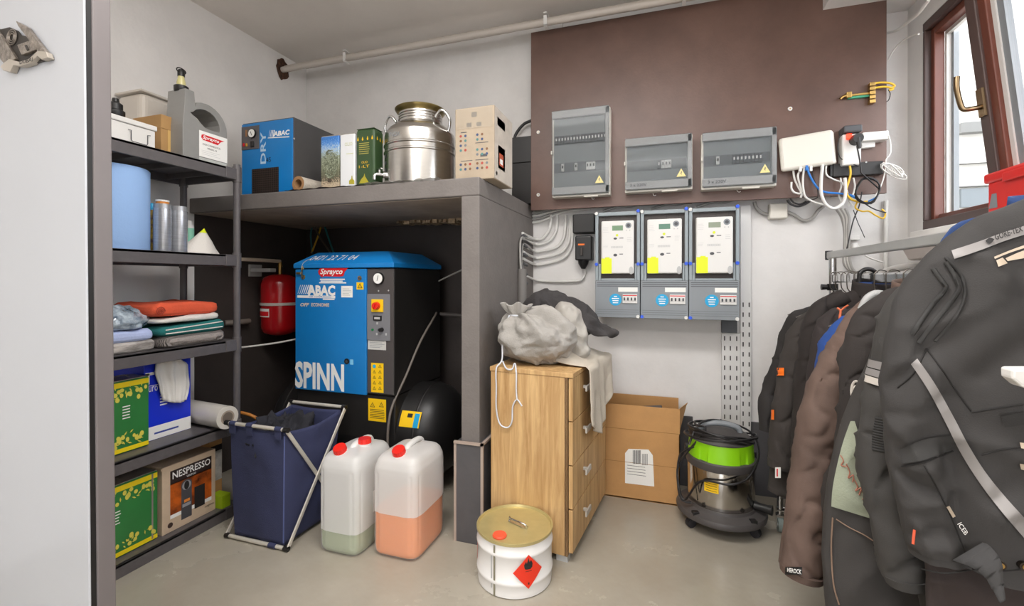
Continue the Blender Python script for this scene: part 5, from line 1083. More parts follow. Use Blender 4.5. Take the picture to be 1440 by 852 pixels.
# ------------------------------------------------------------------ meters
MY, MZ0, MX0 = 2.655, .984, -.369
plug_blue = mat('plug_blue', '#1f55d6', .4)
names = ['leftmost grey electricity meter cabinet beside the black socket box', 'middle one of the three grey electricity meter cabinets', 'rightmost grey electricity meter cabinet beside the white perforated strip']
DARKW = mat('meter_backing', '#453f3c', .6)
for i in range(3):
    x = MX0+i*.2515; W_, H_ = .248, .6; zT = MZ0+H_
    t = thing('meter_cabinet', names[i], 'meter cabinet', (x+W_/2, MY, MZ0), group='grey electricity meter cabinets')
    X = lambda a: x+a*W_
    Zf = lambda a: zT-a*H_
    MB().box(x, x+W_, MY+.03, YB-.002, MZ0, zT).build('rear_housing', GREYP, t)
    MB().box(x, x+W_, MY, MY+.03, MZ0, Zf(.65)).build('lower_cover', GREYP, t, bevel=.003)
    MB().box(X(.05), X(.95), MY+.024, MY+.0305, Zf(.65), Zf(.03)).build('backing', DARKW, t)
    for a in (.22, .55, .8): b = MB(); fXZ(MY+.024).rect(b, X(a), Zf(.12), X(a)+.0015, Zf(.02)); b.build('backing_groove', BLACK, t)
    fr_ = MB(); fr_.box(x, X(.07), MY, MY+.03, Zf(.65), zT); fr_.box(X(.93), x+W_, MY, MY+.03, Zf(.65), zT); fr_.box(X(.07), X(.93), MY, MY+.03, Zf(.035), zT); fr_.box(X(.07), X(.13), MY+.006, MY+.03, Zf(.65), Zf(.49)); fr_.box(X(.88), X(.93), MY+.006, MY+.03, Zf(.65), Zf(.49)); fr_.box(X(.13), X(.88), MY+.006, MY+.03, Zf(.65), Zf(.63))
    fr_.build('cover_frame', mat('meter_frame', '#8e979b', .35), t, bevel=.003)
    for a in (.668, .685, .702): b = MB(); fXZ(MY).rect(b, X(.04), Zf(a)-.0018, X(.97), Zf(a)+.0018); b.build('rib_line', GREYD, t)
    for a in (.925, .945, .965): b = MB(); fXZ(MY).rect(b, X(.04), Zf(a)-.001, X(.97), Zf(a)+.001); b.build('rib_line', mat('rib_mid', '#62676b', .5), t)
    m = MB().box(X(.14), X(.87), MY-.012, MY+.024, Zf(.585), Zf(.086)).build('meter', WHITE, t, bevel=.008, seg=3)
    f = fXZ(MY-.012)
    b = MB(); f.rect(b, X(.39), Zf(.18), X(.63), Zf(.133)); b.build('display', mat('lcd'+str(i), ['#6f8d6c', '#4f7a63', '#8b9480'][i], .25), m)
    b = MB(); f.disc(b, X(.75), Zf(.135), .0165); b.build('optical_port', GREYP, m); b = MB(); f.disc(b, X(.75), Zf(.135), .0095, .001); b.build('port_core', GREYD, m)
    b = MB(); f.poly(b, [(X(.147), Zf(.583)), (X(.38), Zf(.583)), (X(.38), Zf(.44)), (X(.33), Zf(.44)), (X(.33), Zf(.43)), (X(.23), Zf(.43)), (X(.23), Zf(.44)), (X(.147), Zf(.44))]); b.build('yellow_label', mat('meter_yellow', '#dfe818', .5), m)
    b = MB(); f.disc(b, X(.5), Zf(.224), .007); b.build('green_dot', mat('meter_lime', '#cfd91b', .5), m)
    b = MB(); f.disc(b, X(.46), Zf(.255), .010, .0008, 12, .006); f.disc(b, X(.46), Zf(.41), .011, .0008, 12, .008); f.rect(b, X(.55), Zf(.255), X(.64), Zf(.248)); f.rect(b, X(.55), Zf(.405), X(.63), Zf(.398)); b.build('terminal_mark', GREYD, m, kind='stuff')
    b = MB(); q = X(.37)
    for k in range(22): b_ = f.rect(b, q+k*.0029, Zf(.345), q+k*.0029+(.0012 if k % 3 else .002), Zf(.325))
    f.lines(b, X(.18), Zf(.20), X(.32), Zf(.14), 4, .12); f.lines(b, X(.18), Zf(.345), X(.30), Zf(.31), 3, .15); f.lines(b, X(.72), Zf(.29), X(.84), Zf(.24), 3, .15); f.rect(b, X(.70), Zf(.185), X(.72), Zf(.175)); f.rect(b, X(.77), Zf(.185), X(.79), Zf(.175)); b.build('small_print', GREYL, m, kind='stuff')
    b = MB(); f.disc(b, X(.81), Zf(.555), .012, .0008, 14, .022); b.build('lens_mark', GREYL, m)
    f = fXZ(MY)
    b = MB(); f.rect(b, X(.52), Zf(.755), X(.95), Zf(.714)); b.build('name_label', PAPER, t)
    st = MB(); f.disc(st, X(.46), Zf(.83), .034, .0009, 32); st = st.build('round_sticker', CYAN, t)
    for k, wd in enumerate((.018, .04, .034, .03)): b = MB(); f.rect(b, X(.46)-wd/2, Zf(.83)+.016-.012*k, X(.46)+wd/2, Zf(.83)+.021-.012*k, .0014); b.build('print_line', PRINTW, st)
    br_ = MB().box(X(.62), X(.94), MY-.008, MY, Zf(.862), Zf(.778)).build('breaker', WHITE, t, bevel=.002)
    b = MB(); fXZ(MY-.008).rect(b, X(.625), Zf(.793), X(.935), Zf(.785)); b.build('red_line', REDP, br_)
    for k in range(4): xx = X(.645+.078*k); MB().box(xx, xx+.008, MY-.016, MY-.008, Zf(.835), Zf(.808)).build('breaker_lever', GREYD, br_, bevel=.001)
    for (a, c, m_) in ((.03, .495, plug_blue), (.96, .495, plug_blue), (.96, 0.0, plug_blue), (.03, .01, WHITE), (.955, .985, WHITE)) + (((.03, .985, plug_blue),) if i else ()):
        b = MB(); b.cyl((X(a), MY+.004, Zf(c)), (X(a), MY-.008, Zf(c)), .010, .009, 16); b.build('sealing_plug', m_, t, smooth=40)
# black socket box and charger left of the meters
t = thing('socket_box', 'black weatherproof socket box with timer left of the meters', 'socket', (-.47, 2.8, 1.3))
p0 = at(805, 328, Y=2.77); p1 = at(836, 300, Y=2.77); MB().box(p0.x, p1.x, 2.77, YB-.002, p0.z, p1.z).build('socket_cover', BLACKM, t, bevel=.008, seg=3)
p0 = at(808.5, 366, Y=2.76); p1 = at(832, 331, Y=2.76); tm = MB().box(p0.x, p1.x, 2.76, YB-.002, p0.z, p1.z).build('timer_body', BLACK, t, bevel=.008, seg=3)
f = fXZ(2.76); b = MB(); f.prect(b, 813, 342.5, 822, 345); b.build('orange_strip', ORANGE, tm); a, c = f.q(818, 354); b = MB(); f.disc(b, a, c, .02, .001, 24, .033); b.build('dial_recess', mat('dial_black', '#0d0c0c', .3), tm); MB().box(a-.008, a+.008, 2.752, 2.76, c-.024, c+.024).build('dial_knob', mat('knob_brown', '#3a322e', .4), tm, bevel=.003)
p = at(820, 371, Y=2.79); MB().lathe([(.034, .02), (.03, .0), (.018, -.02), (.012, -.03)], (p.x, 2.80, p.z), 20).build('cable_gland', BLACK, t, smooth=40)
# ------------------------------------------------------------------ fuse boxes on the board
SMOKE = mat('smoked_cover', '#70777a', .06, alpha=.2); SMOKE.node_tree.nodes['Principled BSDF'].inputs['Specular IOR Level'].default_value = .22; FG = mat('fuse_grey', '#8b8f8f', .45); FGL = mat('fuse_plate', '#85898a', .5)
def fuse(label, x0, x1, z0, z1, rows, words=None):
    t = thing('fuse_box', label, 'fuse box', ((x0+x1)/2, 2.62, z0), group='fuse boxes on the brown board'); yb, yf = 2.7195, 2.625
    MB().box(x0, x1, yf+.03, yb, z0, z1).build('base', CREAM, t, bevel=.004)
    MB().box(x0+.012, x1-.012, yf+.024, yf+.03, z0+.01, z1-.01).build('inner_plate', FGL, t)
    MB().box(x0+.004, x1-.004, yf+.004, yf+.026, z1-.045, z1-.002).build('top_band', GREYL, t, bevel=.003); MB().box(x0+.004, x1-.004, yf+.004, yf+.026, z0+.012, z0+.055).build('bottom_band', GREYL, t, bevel=.003)
    MB().box(x1-.026, x1-.004, yf+.004, yf+.028, z0+.012, z1-.003).build('side_band', GREYL, t, bevel=.003)
    MB().box(x0+.003, x1-.003, yf, yf+.004, z0+.010, z1).build('door', SMOKE, t, bevel=.001)
    f = fXZ(yf+.024)
    H_ = z1-z0; W_ = x1-x0
    for (zc, items) in rows:
        zc = z0+zc*H_; b = MB(); f.rect(b, x0+.014, zc-.028, x1-.03, zc+.028, .0006); rw = b.build('breaker_slot', mat('slot_grey', '#5f6263', .5), t)
        for (a, n, m_) in items:
            for k in range(n):
                xx = x0+a*W_+k*.0176
                o = MB().box(xx, xx+.0168, yf+.014, yf+.024, zc-.022, zc+.022).build('breaker', m_, t, bevel=.001)
                MB().box(xx+.005, xx+.012, yf+.009, yf+.014, zc-.004, zc+.010).build('lever', BLACK if m_ is not GREYD else WHITE, o)
    for zc in (.22, .42, .62, .8):
        b = MB(); f.rect(b, x0+.014, z0+zc*H_, x1-.03, z0+zc*H_+.0015, .0007); b.build('plate_joint', GREYP, t)
    g = fXZ(yf); a, c = x1-.058, z0+.085
    b = MB(); g.poly(b, [(a-.024, c-.02), (a+.024, c-.02), (a, c+.024)], .001); st = b.build('warning_triangle', mat('faded_yellow', '#e3d18d', .5), t)
    b = MB(); g.poly(b, [(a-.001, c+.012), (a+.005, c+.001), (a+.001, c+.001), (a+.002, c-.012), (a-.005, c+.0), (a-.001, c+.0)], .0016); b.build('bolt_print', GREYD, st)
    MB().box(x0-.002, x0+.006, yf+.004, yf+.02, z0+H_*.5, z0+H_*.5+.02).build('hinge', CREAM, t); MB().box((x0+x1)/2-.03+.05, (x0+x1)/2+.1, yf+.02, yf+.05, z0-.006, z0+.001).build('bottom_clip', CREAM, t)
    if words: text(words, g, x0+.03, z0+.026, x0+.03+.011*len(words), z0+.042, mat('pen', '#4a4d52', .6), t)
WB = mat('breaker_white', '#c9c9c5', .5)
fuse('tall fuse box with three rows of breakers on the brown board', -.622, -.284, 1.683, 2.186, [(.66, [(.06, 17, GREYD)]), (.34, [(.17, 1, WB), (.40, 1, WB), (.60, 3, WB)])], None)
fuse('small fuse box in the middle of the brown board', -.203, .152, 1.688, 1.985, [(.48, [(.49, 1, GREYD), (.55, 3, WB)])], '3 x 220V')
fuse('small fuse box on the right with a row of dark breakers', .196, .553, 1.68, 1.978, [(.5, [(.20, 1, WB), (.42, 8, GREYD)])], '3 x 220V')
for px, py, nm in ((834, 279, 'tall'), (920, 274, 'middle'), (1038, 269, 'right')):
    p = at(px, py, Y=2.715); b = MB(); b.tube(spl([(p.x-.006, 2.721, p.z+.006), (p.x-.006, 2.705, p.z+.006), (p.x-.004, 2.70, p.z-.004), (p.x+.004, 2.70, p.z-.007), (p.x+.010, 2.70, p.z-.003)], 4), .0018, 6); tag(b.build('cup_hook', PRINTW, smooth=60), 'tiny white cup hook in the board below the %s fuse box' % nm, 'hook', group='cup hooks in the brown board')
# ------------------------------------------------------------------ router, sockets, network switch, earth bar
t = thing('router', 'cream white wall router box with cables on brown board', 'router', at(1136, 240, Y=2.70))
c = at(1134.5, 212, Y=2.66); rr = math.radians(4.5); ux = V((math.cos(rr), -.10, math.sin(rr))).normalized(); uz = V((-math.sin(rr), 0, math.cos(rr)))
uy = uz.cross(ux).normalized()
MB().obox(c+uy*.012, ux*.118, uy*.018, uz*.086).build('shell', CREAM, t, bevel=.016, seg=4); MB().obox(c+uy*.035+ux*.01, ux*.115, uy*.012, uz*.08).build('back_shell', CREAM, t, bevel=.006); MB().obox(c-uy*.0065, ux*.105, uy*.001, uz*.073).build('front_plate', CREAM, t, bevel=.004)
t = thing('socket_adapter', 'white plug socket adapter with red switch and black plug', 'socket', at(1200, 235, Y=2.70))
p0 = at(1184, 233, Y=2.66); p1 = at(1211, 187, Y=2.66); MB().box(p0.x, p1.x, 2.655, 2.7195, p0.z, p1.z).build('body', WHITE, t, bevel=.008, seg=3)
p = at(1194, 192, Y=2.65); MB().box(p.x-.012, p.x+.012, 2.645, 2.655, p.z-.014, p.z+.014).build('switch', mat('neon_red', '#ff3a1a', .3, emis=1.2), t, bevel=.003)
p = at(1204, 196, Y=2.64); b = MB(); b.cyl((p.x, 2.655, p.z), (p.x, 2.61, p.z), .026, .022, 20); b.cyl((p.x, 2.62, p.z), (p.x+.004, 2.615, p.z-.05), .012, .008, 12); b.build('plug', BLACK, t, smooth=40)
p0 = at(1185, 188, Y=2.66); p1 = at(1211, 176, Y=2.66); MB().box(p0.x, p1.x, 2.64, 2.7195, p0.z, p1.z).build('grey_adapter', GREYD, t, bevel=.006)
p0 = at(1212, 199, Y=2.67); p1 = at(1249, 184, Y=2.67); MB().box(p0.x, p1.x, 2.66, 2.7195, p0.z, p1.z).build('power_supply', WHITE, t, bevel=.004); p0 = at(1212, 208, Y=2.69); p1 = at(1231, 199, Y=2.69); MB().box(p0.x, p1.x, 2.69, 2.7195, p0.z, p1.z).build('lower_step', WHITE, t, bevel=.003)
t = thing('network_switch', 'flat black network switch under the socket adapter', 'network switch', at(1205, 250, Y=2.71)); p0 = at(1171, 249, Y=2.69); p1 = at(1242, 226, Y=2.69); MB().box(p0.x, p1.x, 2.685, 2.7195, p0.z, p1.z).build('case', BLACKM, t, bevel=.004); MB().box(p0.x-.01, p0.x, 2.69, 2.7195, p0.z+.005, p1.z-.005).build('end_cap', BLACK, t); p = at(1218, 228, Y=2.685); MB().cyl((p.x, 2.686, p.z), (p.x, 2.683, p.z), .004, n=10).build('led', GREYL, t)
t = thing('earth_bar', 'brass earth bar with terminal block on the brown board', 'earth bar', at(1210, 133, Y=2.70)); p0 = at(1193, 136, Y=2.70); p1 = at(1226, 129, Y=2.70)
b = MB(); b.box(p0.x, p1.x, 2.70, 2.712, p0.z+.002, p1.z); b.build('bar', BRASS, t, bevel=.002); MB().box(p0.x, p1.x, 2.706, 2.7195, p0.z-.008, p0.z+.002).build('green_insulator', mat('insul_green', '#3f9a76', .5), t)
p = at(1227.5, 130, Y=2.69)
for k in range(5): MB().box(p.x-.012, p.x+.012, 2.69, 2.7195, p.z-.05+k*.021, p.z-.032+k*.021).build('terminal', BRASS, t, bevel=.002)
p = at(1193, 134, Y=2.7); MB().box(p.x-.008, p.x+.014, 2.695, 2.7195, p.z-.012, p.z+.016).build('clamp', BRASS, t, bevel=.002); MB().tube(spl([(p.x, 2.70, p.z), (p.x-.02, 2.70, p.z-.002), (p.x-.035, 2.70, p.z-.014)], 4), .006, 8).build('bare_wire', BRASS, t, smooth=60)
# ------------------------------------------------------------------ cables and conduits
def cable(name, label, pts, r, m, cat='cable', group=None, n=7, sides=8, Y=2.7):
    P = [at(p[0], p[1], Y=p[2] if len(p) > 2 else Y) for p in pts]
    return tag(MB().tube(spl(P, n), r, sides).build(name, m, smooth=60), label, cat, group)
cable('earth_wire', 'upper yellow earth wire leaving the brass terminal', [(1230, 117), (1240, 116), (1252, 117), (1258, 121), (1252, 124)], .005, CABLEY, group='earth wires'); cable('earth_wire', 'lower yellow earth wire curling at board edge', [(1230, 123.5), (1245, 122), (1256, 125), (1250, 127)], .005, CABLEY, group='earth wires'); cable('earth_wire', 'thin dark wire hooking down at the board edge', [(1249, 126), (1252, 132), (1250, 140), (1247, 143)], .002, CABLEK, group='earth wires')
cable('router_cable', 'white cable leaving router left end to the wall eyelet', [(1115, 235), (1117, 250), (1122, 262), (1127, 272), (1126, 278)], .005, CABLEW, Y=2.69, group='router cables')
cable('router_cable', 'white cable looping under the router left corner', [(1113, 256), (1113, 265), (1118, 271), (1127, 270), (1122, 248), (1127, 238)], .005, CABLEW, Y=2.68, group='router cables')
cable('router_cable', 'white cable dropping from router to the bundle below', [(1131, 236), (1129, 252), (1130, 268), (1134, 278), (1150, 286), (1165, 289)], .005, CABLEW, Y=2.67, group='router cables')
cable('router_cable', 'blue network cable from router to the black switch', [(1135, 234), (1138, 245), (1148, 262), (1160, 270), (1180, 272), (1195, 274), (1206, 279)], .005, CABLEB, Y=2.66, group='router cables')
cable('router_cable', 'thick white cable hanging in a deep loop below router', [(1157, 232), (1155, 250), (1155, 272), (1162, 288), (1174, 293), (1186, 284), (1189, 268), (1188, 250)], .0075, CABLEW, Y=2.65, group='router cables')
cable('router_cable', 'thin white cable from router right end to the switch', [(1162, 230), (1162, 245), (1172, 252), (1184, 257), (1191, 268), (1193, 280), (1200, 290)], .004, CABLEW, Y=2.67, group='router cables')
cable('router_cable', 'thin black cable hanging behind the router plugs', [(1141, 236), (1144, 250), (1150, 268), (1149, 278), (1138, 282)], .0025, CABLEK, Y=2.69, group='router cables')
for k, (px, py, m_, lb) in enumerate(((1125, 238, WHITE, 'white plug second from left under router'), (1134, 236, CABLEB, 'blue network plug under router'), (1140, 237, WHITE, 'white plug right of the blue plug under router'), (1156, 233, WHITE, 'thick white plug under router right end'))):
    p = at(px, py, Y=2.665); tag(MB().box(p.x-.006, p.x+.006, 2.655, 2.675, p.z-.014, p.z+.012).build('cable_plug', m_, bevel=.002), lb, 'plug', group='plugs under the router')
cable('patch_cable', 'yellow patch cable from adapter past the black switch', [(1195, 233), (1196, 245), (1192, 260), (1190, 270), (1197, 280), (1210, 284), (1220, 283)], .005, CABLEY, Y=2.65, group='patch cables below the switch')
cable('patch_cable', 'yellow patch cable loop ending right below board', [(1206, 283), (1203, 292), (1212, 297), (1222, 297), (1232, 303), (1242, 307), (1245, 300), (1240, 294)], .004, CABLEY, Y=2.67, group='patch cables below the switch')
cable('patch_cable', 'white patch cable left port of black switch', [(1182, 250), (1183, 262), (1180, 275), (1186, 290)], .004, CABLEW, Y=2.68, group='patch cables below the switch')
cable('patch_cable', 'white patch cable right port of black switch', [(1200, 250), (1202, 262), (1199, 275), (1193, 290)], .004, CABLEW, Y=2.68, group='patch cables below the switch')
cable('patch_cable', 'blue patch cable bundled under the black coil', [(1196, 275), (1206, 280), (1216, 284), (1228, 280), (1234, 276)], .004, CABLEB, Y=2.65, group='patch cables below the switch')
# black coil
co = [at(1220, 268, Y=2.64)+V((.048*math.cos(a)+.004*math.sin(a*3), .004*math.sin(a*.7), .062*math.sin(a)+.004*math.cos(a*2.3))) for a in [k*.35 for k in range(90)]]
tag(MB().tube([at(1205, 205, Y=2.62), at(1209, 225, Y=2.62), at(1211, 243, Y=2.63)]+co, .0035, 6).build('cable_coil', CABLEK, smooth=60), 'black power cable wound into a hanging coil', 'cable')
cable('black_lead', 'black lead crossing from coil to lower right', [(1215, 285), (1222, 290), (1232, 295), (1246, 299)], .003, CABLEK, Y=2.66)
cable('black_lead', 'black lead slanting down left below coil', [(1212, 270), (1208, 290), (1200, 310), (1194, 335), (1191, 350)], .003, CABLEK, Y=2.7); cable('black_lead', 'black lead slanting down right below coil', [(1200, 295), (1206, 312), (1212, 325), (1216, 334)], .002, CABLEK, Y=2.7)
wc = []
for k in range(60):
    a = k*.5; wc.append(at(1257, 240, Y=2.66)+V((.055*math.cos(a)*(.6+.4*math.sin(k*.13)), .012*math.sin(a*.37), .020*math.sin(a)-.06*math.cos(a)*.45+.01*math.sin(k*.4))))
tag(MB().tube(wc, .0025, 6).build('cord_bundle', CABLEW, smooth=60), 'white thin cord tied in a splayed bundle at board edge', 'cord')
cable('adapter_cord', 'white cord from power supply to the splayed bundle', [(1249, 190), (1252, 200), (1252, 215), (1246, 225), (1245, 240), (1240, 258), (1233, 272), (1224, 282)], .003, CABLEW, Y=2.66)
cable('adapter_cord', 'dark cord looping left of the socket adapter', [(1190, 182), (1181, 192), (1178, 208), (1182, 222), (1195, 229), (1208, 234)], .0025, CABLEK, Y=2.66)
# wall below the board
t = thing('junction_box', 'square white junction box on the wall below router', 'junction box', at(1095, 309, Y=2.85)); p0 = at(1082, 308, Y=2.81); p1 = at(1108, 285, Y=2.81); MB().box(p0.x, p1.x, 2.81, YB-.001, p0.z, p1.z).build('body', CREAM, t, bevel=.005); MB().box(p0.x+.004, p1.x-.004, 2.806, 2.81, p0.z+.004, p1.z-.004).build('cover', CREAM, t, bevel=.003)
cable('grey_conduit', 'grey cable curving into junction box from above left', [(1061, 284), (1064, 292), (1072, 299), (1082, 302)], .009, CABLEG, Y=2.84, group='grey cables at the junction box'); cable('grey_conduit', 'grey cable dipping right of the junction box', [(1108, 298), (1118, 303), (1130, 310), (1142, 307), (1150, 297), (1158, 290)], .009, CABLEG, Y=2.84, group='grey cables at the junction box')
cable('black_lead', 'dark lead sagging just under the board edge', [(1107, 281), (1112, 287), (1122, 290), (1132, 287), (1140, 282)], .006, CABLEK, Y=2.74)
cable('black_lead', 'second dark lead sagging inside the first one', [(1111, 279), (1117, 285), (1125, 287), (1134, 283)], .004, CABLEK, Y=2.74)
for k, (x, dx, lb) in enumerate(((1186, 0, 'leftmost'), (1190, 4, 'second'), (1194, 8, 'third'), (1199, 13, 'fourth'), (1203, 18, 'rightmost'))):
    cable('riser_cable', '%s grey-white cable of the bundle running down behind the rack' % lb, [(1176+k*3, 293), (1184+k*2.4, 306), (1188+k*1.2, 325), (1188+k*1.5, 350), (1187+k*2, 368), (1193+k*2.3, 378+k), (1210+k*2, 388-k), (1232, 388-k*2)], .008, CABLEW if k % 2 else CABLEG, Y=2.82-.004*k, group='cable bundle running down the wall')
cable('wall_conduit', 'thin vertical white conduit on wall right of the bundle', [(1246, 282), (1246, 320), (1245, 380)], .010, CABLEW, Y=2.84)
cable('bowed_lead', 'thin white lead bowing behind the rack rail', [(1214, 357), (1224, 363), (1242, 369)], .004, CABLEW, Y=2.8)
t = thing('pipe_clip', 'white double pipe clip on wall above the rack rail', 'pipe clip', at(1202, 334, Y=2.84)); p = at(1202, 334, Y=2.83); MB().box(p.x-.025, p.x+.025, 2.83, YB-.001, p.z-.012, p.z+.014).build('saddle', WHITE, t, bevel=.003); MB().lathe([(.012, -.03), (.026, -.055), (.022, -.075), (.02, -.08)], (p.x-.0, 2.835, p.z), 16).build('sleeve', WHITE, t, smooth=40)
# white conduits fanning to the left of the socket box
for k, (y0, xt, lb) in enumerate(((336, 775, 'topmost'), (343, 783.5, 'second'), (353, 795, 'third'), (362, 801.5, 'fourth'), (371.5, 805, 'fifth'))):
    cable('fan_conduit', '%s of the white conduits curving up beside the socket box' % lb, [(735, y0-8, 2.6), (742, y0-4, 2.74), (752, y0, 2.835), (760, y0+.5, 2.84), (xt-10-k*1.5, y0-3-k, 2.84), (xt-3, y0-13-k*2, 2.84), (xt, y0-26-k*4, 2.84), (xt, min(302, y0-34-k*4), 2.84)], .0095, CABLEW, group='white conduits fanning from the niche wall')
cable('fan_conduit', 'lowest white conduit running under the socket box', [(735, 386, 2.6), (742, 389, 2.74), (755, 394, 2.84), (775, 395.5, 2.84), (810, 395, 2.84), (819, 392, 2.84), (822.5, 384, 2.84), (823, 372, 2.84)], .008, CABLEW, group='white conduits fanning from the niche wall')
for k in range(4): cable('top_conduit', '%s white conduit slanting up under the board edge' % ['lowest', 'second lowest', 'third lowest', 'highest'][k], [(748, 313-k*4.5, 2.84), (760, 311-k*4.5, 2.84), (775, 305-k*3.5, 2.84), (795, 298-k*2, 2.84), (830, 294-k*2, 2.84)], .008, CABLEW if k % 2 == 0 else CABLEG, group='conduits under the board edge')
for i, x in enumerate((848, 915, 980)): cable('tray_cable', 'grey cable above the %s meter cabinet' % ['left', 'middle', 'right'][i], [(x, 297-i*3, 2.8), (x+20, 291-i*3, 2.8), (x+40, 290-i*3, 2.8), (x+55, 286-i*3, 2.8)], .007, CABLEG, group='cables above the meters')
# grey conduit and clips on the niche side wall
SW = -.795
def wy(px, py): return at(px, py, X=SW)
t = thing('riser_conduit', 'thick grey conduit rising up the niche side wall behind sack', 'conduit', (SW, 2.6, .8)); a = wy(729, 440); c = wy(729, 378); MB().cyl((SW+.022, a.y, .80), (SW+.022, a.y, c.z), .026, n=20).build('tube', mat('conduit_grey', '#77736f', .5), t, smooth=40)
for k, (px, m_) in enumerate(((726, CABLEG), (729, CABLEK), (732, CABLEG))):
    P = [V((SW+.02, a.y-.012+.012*k, c.z-.02)), V((SW+.015, a.y-.012+.012*k, 1.33)), V((SW+.012, a.y+.0+.02*k, 1.42-.01*k)), V((SW+.012, a.y+.06+.02*k, 1.45-.02*k)), V((SW+.03, 2.72, 1.44-.03*k))]
    tag(MB().tube(spl(P, 6), .007, 8).build('riser_wire', m_, smooth=60), '%s wire bending out of the grey niche-wall conduit' % ['left pale', 'middle black', 'right pale'][k], 'cable', 'wires out of the grey conduit')
for k in range(6):
    z = 1.46-k*.055; t = thing('cable_clamp', '%s black cable clamp on the niche side wall' % ['topmost', 'second', 'third', 'fourth', 'fifth', 'lowest'][k], 'clamp', (SW, 2.62, z), group='cable clamps on the niche side wall'); MB().box(SW, SW+.018, 2.60, 2.625, z-.008, z+.008).build('base', BLACK, t, bevel=.002); MB().cyl((SW+.014, 2.585, z), (SW+.014, 2.66, z-.008), .009, n=12).build('grip', GREYD, t, smooth=40)
# ceiling pipe
t = thing('ceiling_pipe', 'white ceiling pipe running above the brown board', 'pipe', (-.9, 2.62, 2.72)); p0 = at(394, 97, X=XL); 
MB().cyl((XL-.02, 2.62, p0.z), (.776, 2.62, p0.z), .020, n=18).build('tube', mat('pipe_white', '#bfb7ae', .5), t, smooth=40)
MB().cyl((XL, 2.645, p0.z+.03), (.776, 2.645, p0.z+.03), .011, n=12).build('upper_tube', MATS['pipe_white'], t, smooth=40)
for px in (487, 768, 962):
    p = at(px, 60, Y=2.62); b = MB(); b.box(p.x-.010, p.x+.010, 2.595, 2.60, p0.z-.028, p0.z+.03); b.box(p.x-.010, p.x+.010, 2.595, 2.66, p0.z+.042, p0.z+.05); b.box(p.x-.01, p.x+.01, 2.595, 2.645, p0.z-.03, p0.z-.024); b.build('pipe_clip', WHITE, t)
cable('corner_cable', 'white cable curling out at the top right wall corner', [(1249, 46, 2.8), (1262, 42, 2.75), (1278, 30, 2.65), (1292, 18, 2.5), (1306, 0, 2.4)], .007, CABLEW)
cable('corner_cable', 'second thin white cable bending below the corner cable', [(1249, 85, 2.8), (1256, 72, 2.78), (1268, 58, 2.72), (1284, 50, 2.6), (1292, 48, 2.55)], .004, CABLEW)
# ------------------------------------------------------------------ coat rack
RX = .745
rk = thing('coat_rack', 'chrome rolling coat rack with double rail along the right wall', 'coat rack', (RX, 1.6, 0))
MB().box(RX-.012, RX+.012, .62, 2.52, 1.297, 1.330).build('top_rail', mat('rail_alu', '#b5b5b3', .35, metal=.6, var=.05), rk, bevel=.005)
for y in (2.52, .615): MB().box(RX-.016, RX+.016, y, y+.008, 1.292, 1.336).build('rail_cap', BLACK, rk, bevel=.003)
b = MB(); b.box(RX-.007, RX+.007, .66, 2.49, 1.186, 1.224); b.build('hanging_rail', CHROME, rk, bevel=.006)
for y in (2.475, .66):
    MB().cyl((RX, y, .10), (RX, y, 1.297), .0155, n=18).build('post', CHROME, rk, smooth=40)
    b = MB(); b.cyl((RX, y, 1.15), (RX, y, 1.18), .022, n=16); b.cyl((RX, y, 1.165), (RX-.03, y, 1.165), .006, n=10); b.cyl((RX-.024, y, 1.165), (RX-.045, y, 1.165), .012, .014, 14); b.build('clamp_knob', BLACK, rk, smooth=40)
    MB().cyl((RX-.23, y, .105), (RX+.23, y, .105), .014, n=14).build('foot_bar', CHROME, rk, smooth=40)
    for x in (RX-.215, RX+.215):
        p = V((x, y, 0)); MB().cyl(p+V((0, 0, .07)), p+V((0, 0, .20 if x < RX else .13)), .0135, n=14).build('caster_stem', CHROME, rk, smooth=40)
        w_ = MB(); w_.cyl(p+V((-.011, 0, .034)), p+V((.011, 0, .034)), .034, n=24); wh = w_.build('caster_wheel', mat('wheel_grey', '#8f9a96', .5), rk, smooth=40)
        b = MB(); b.cyl(p+V((-.013, 0, .034)), p+V((.013, 0, .034)), .014, n=16); b.build('hub', CHROME, wh, smooth=40)
        b = MB(); b.box(x-.016, x-.012, y-.012, y+.012, .02, .085); b.box(x+.012, x+.016, y-.012, y+.012, .02, .085); b.box(x-.016, x+.016, y-.016, y+.016, .072, .085); b.build('caster_fork', CHROME, rk, bevel=.002)
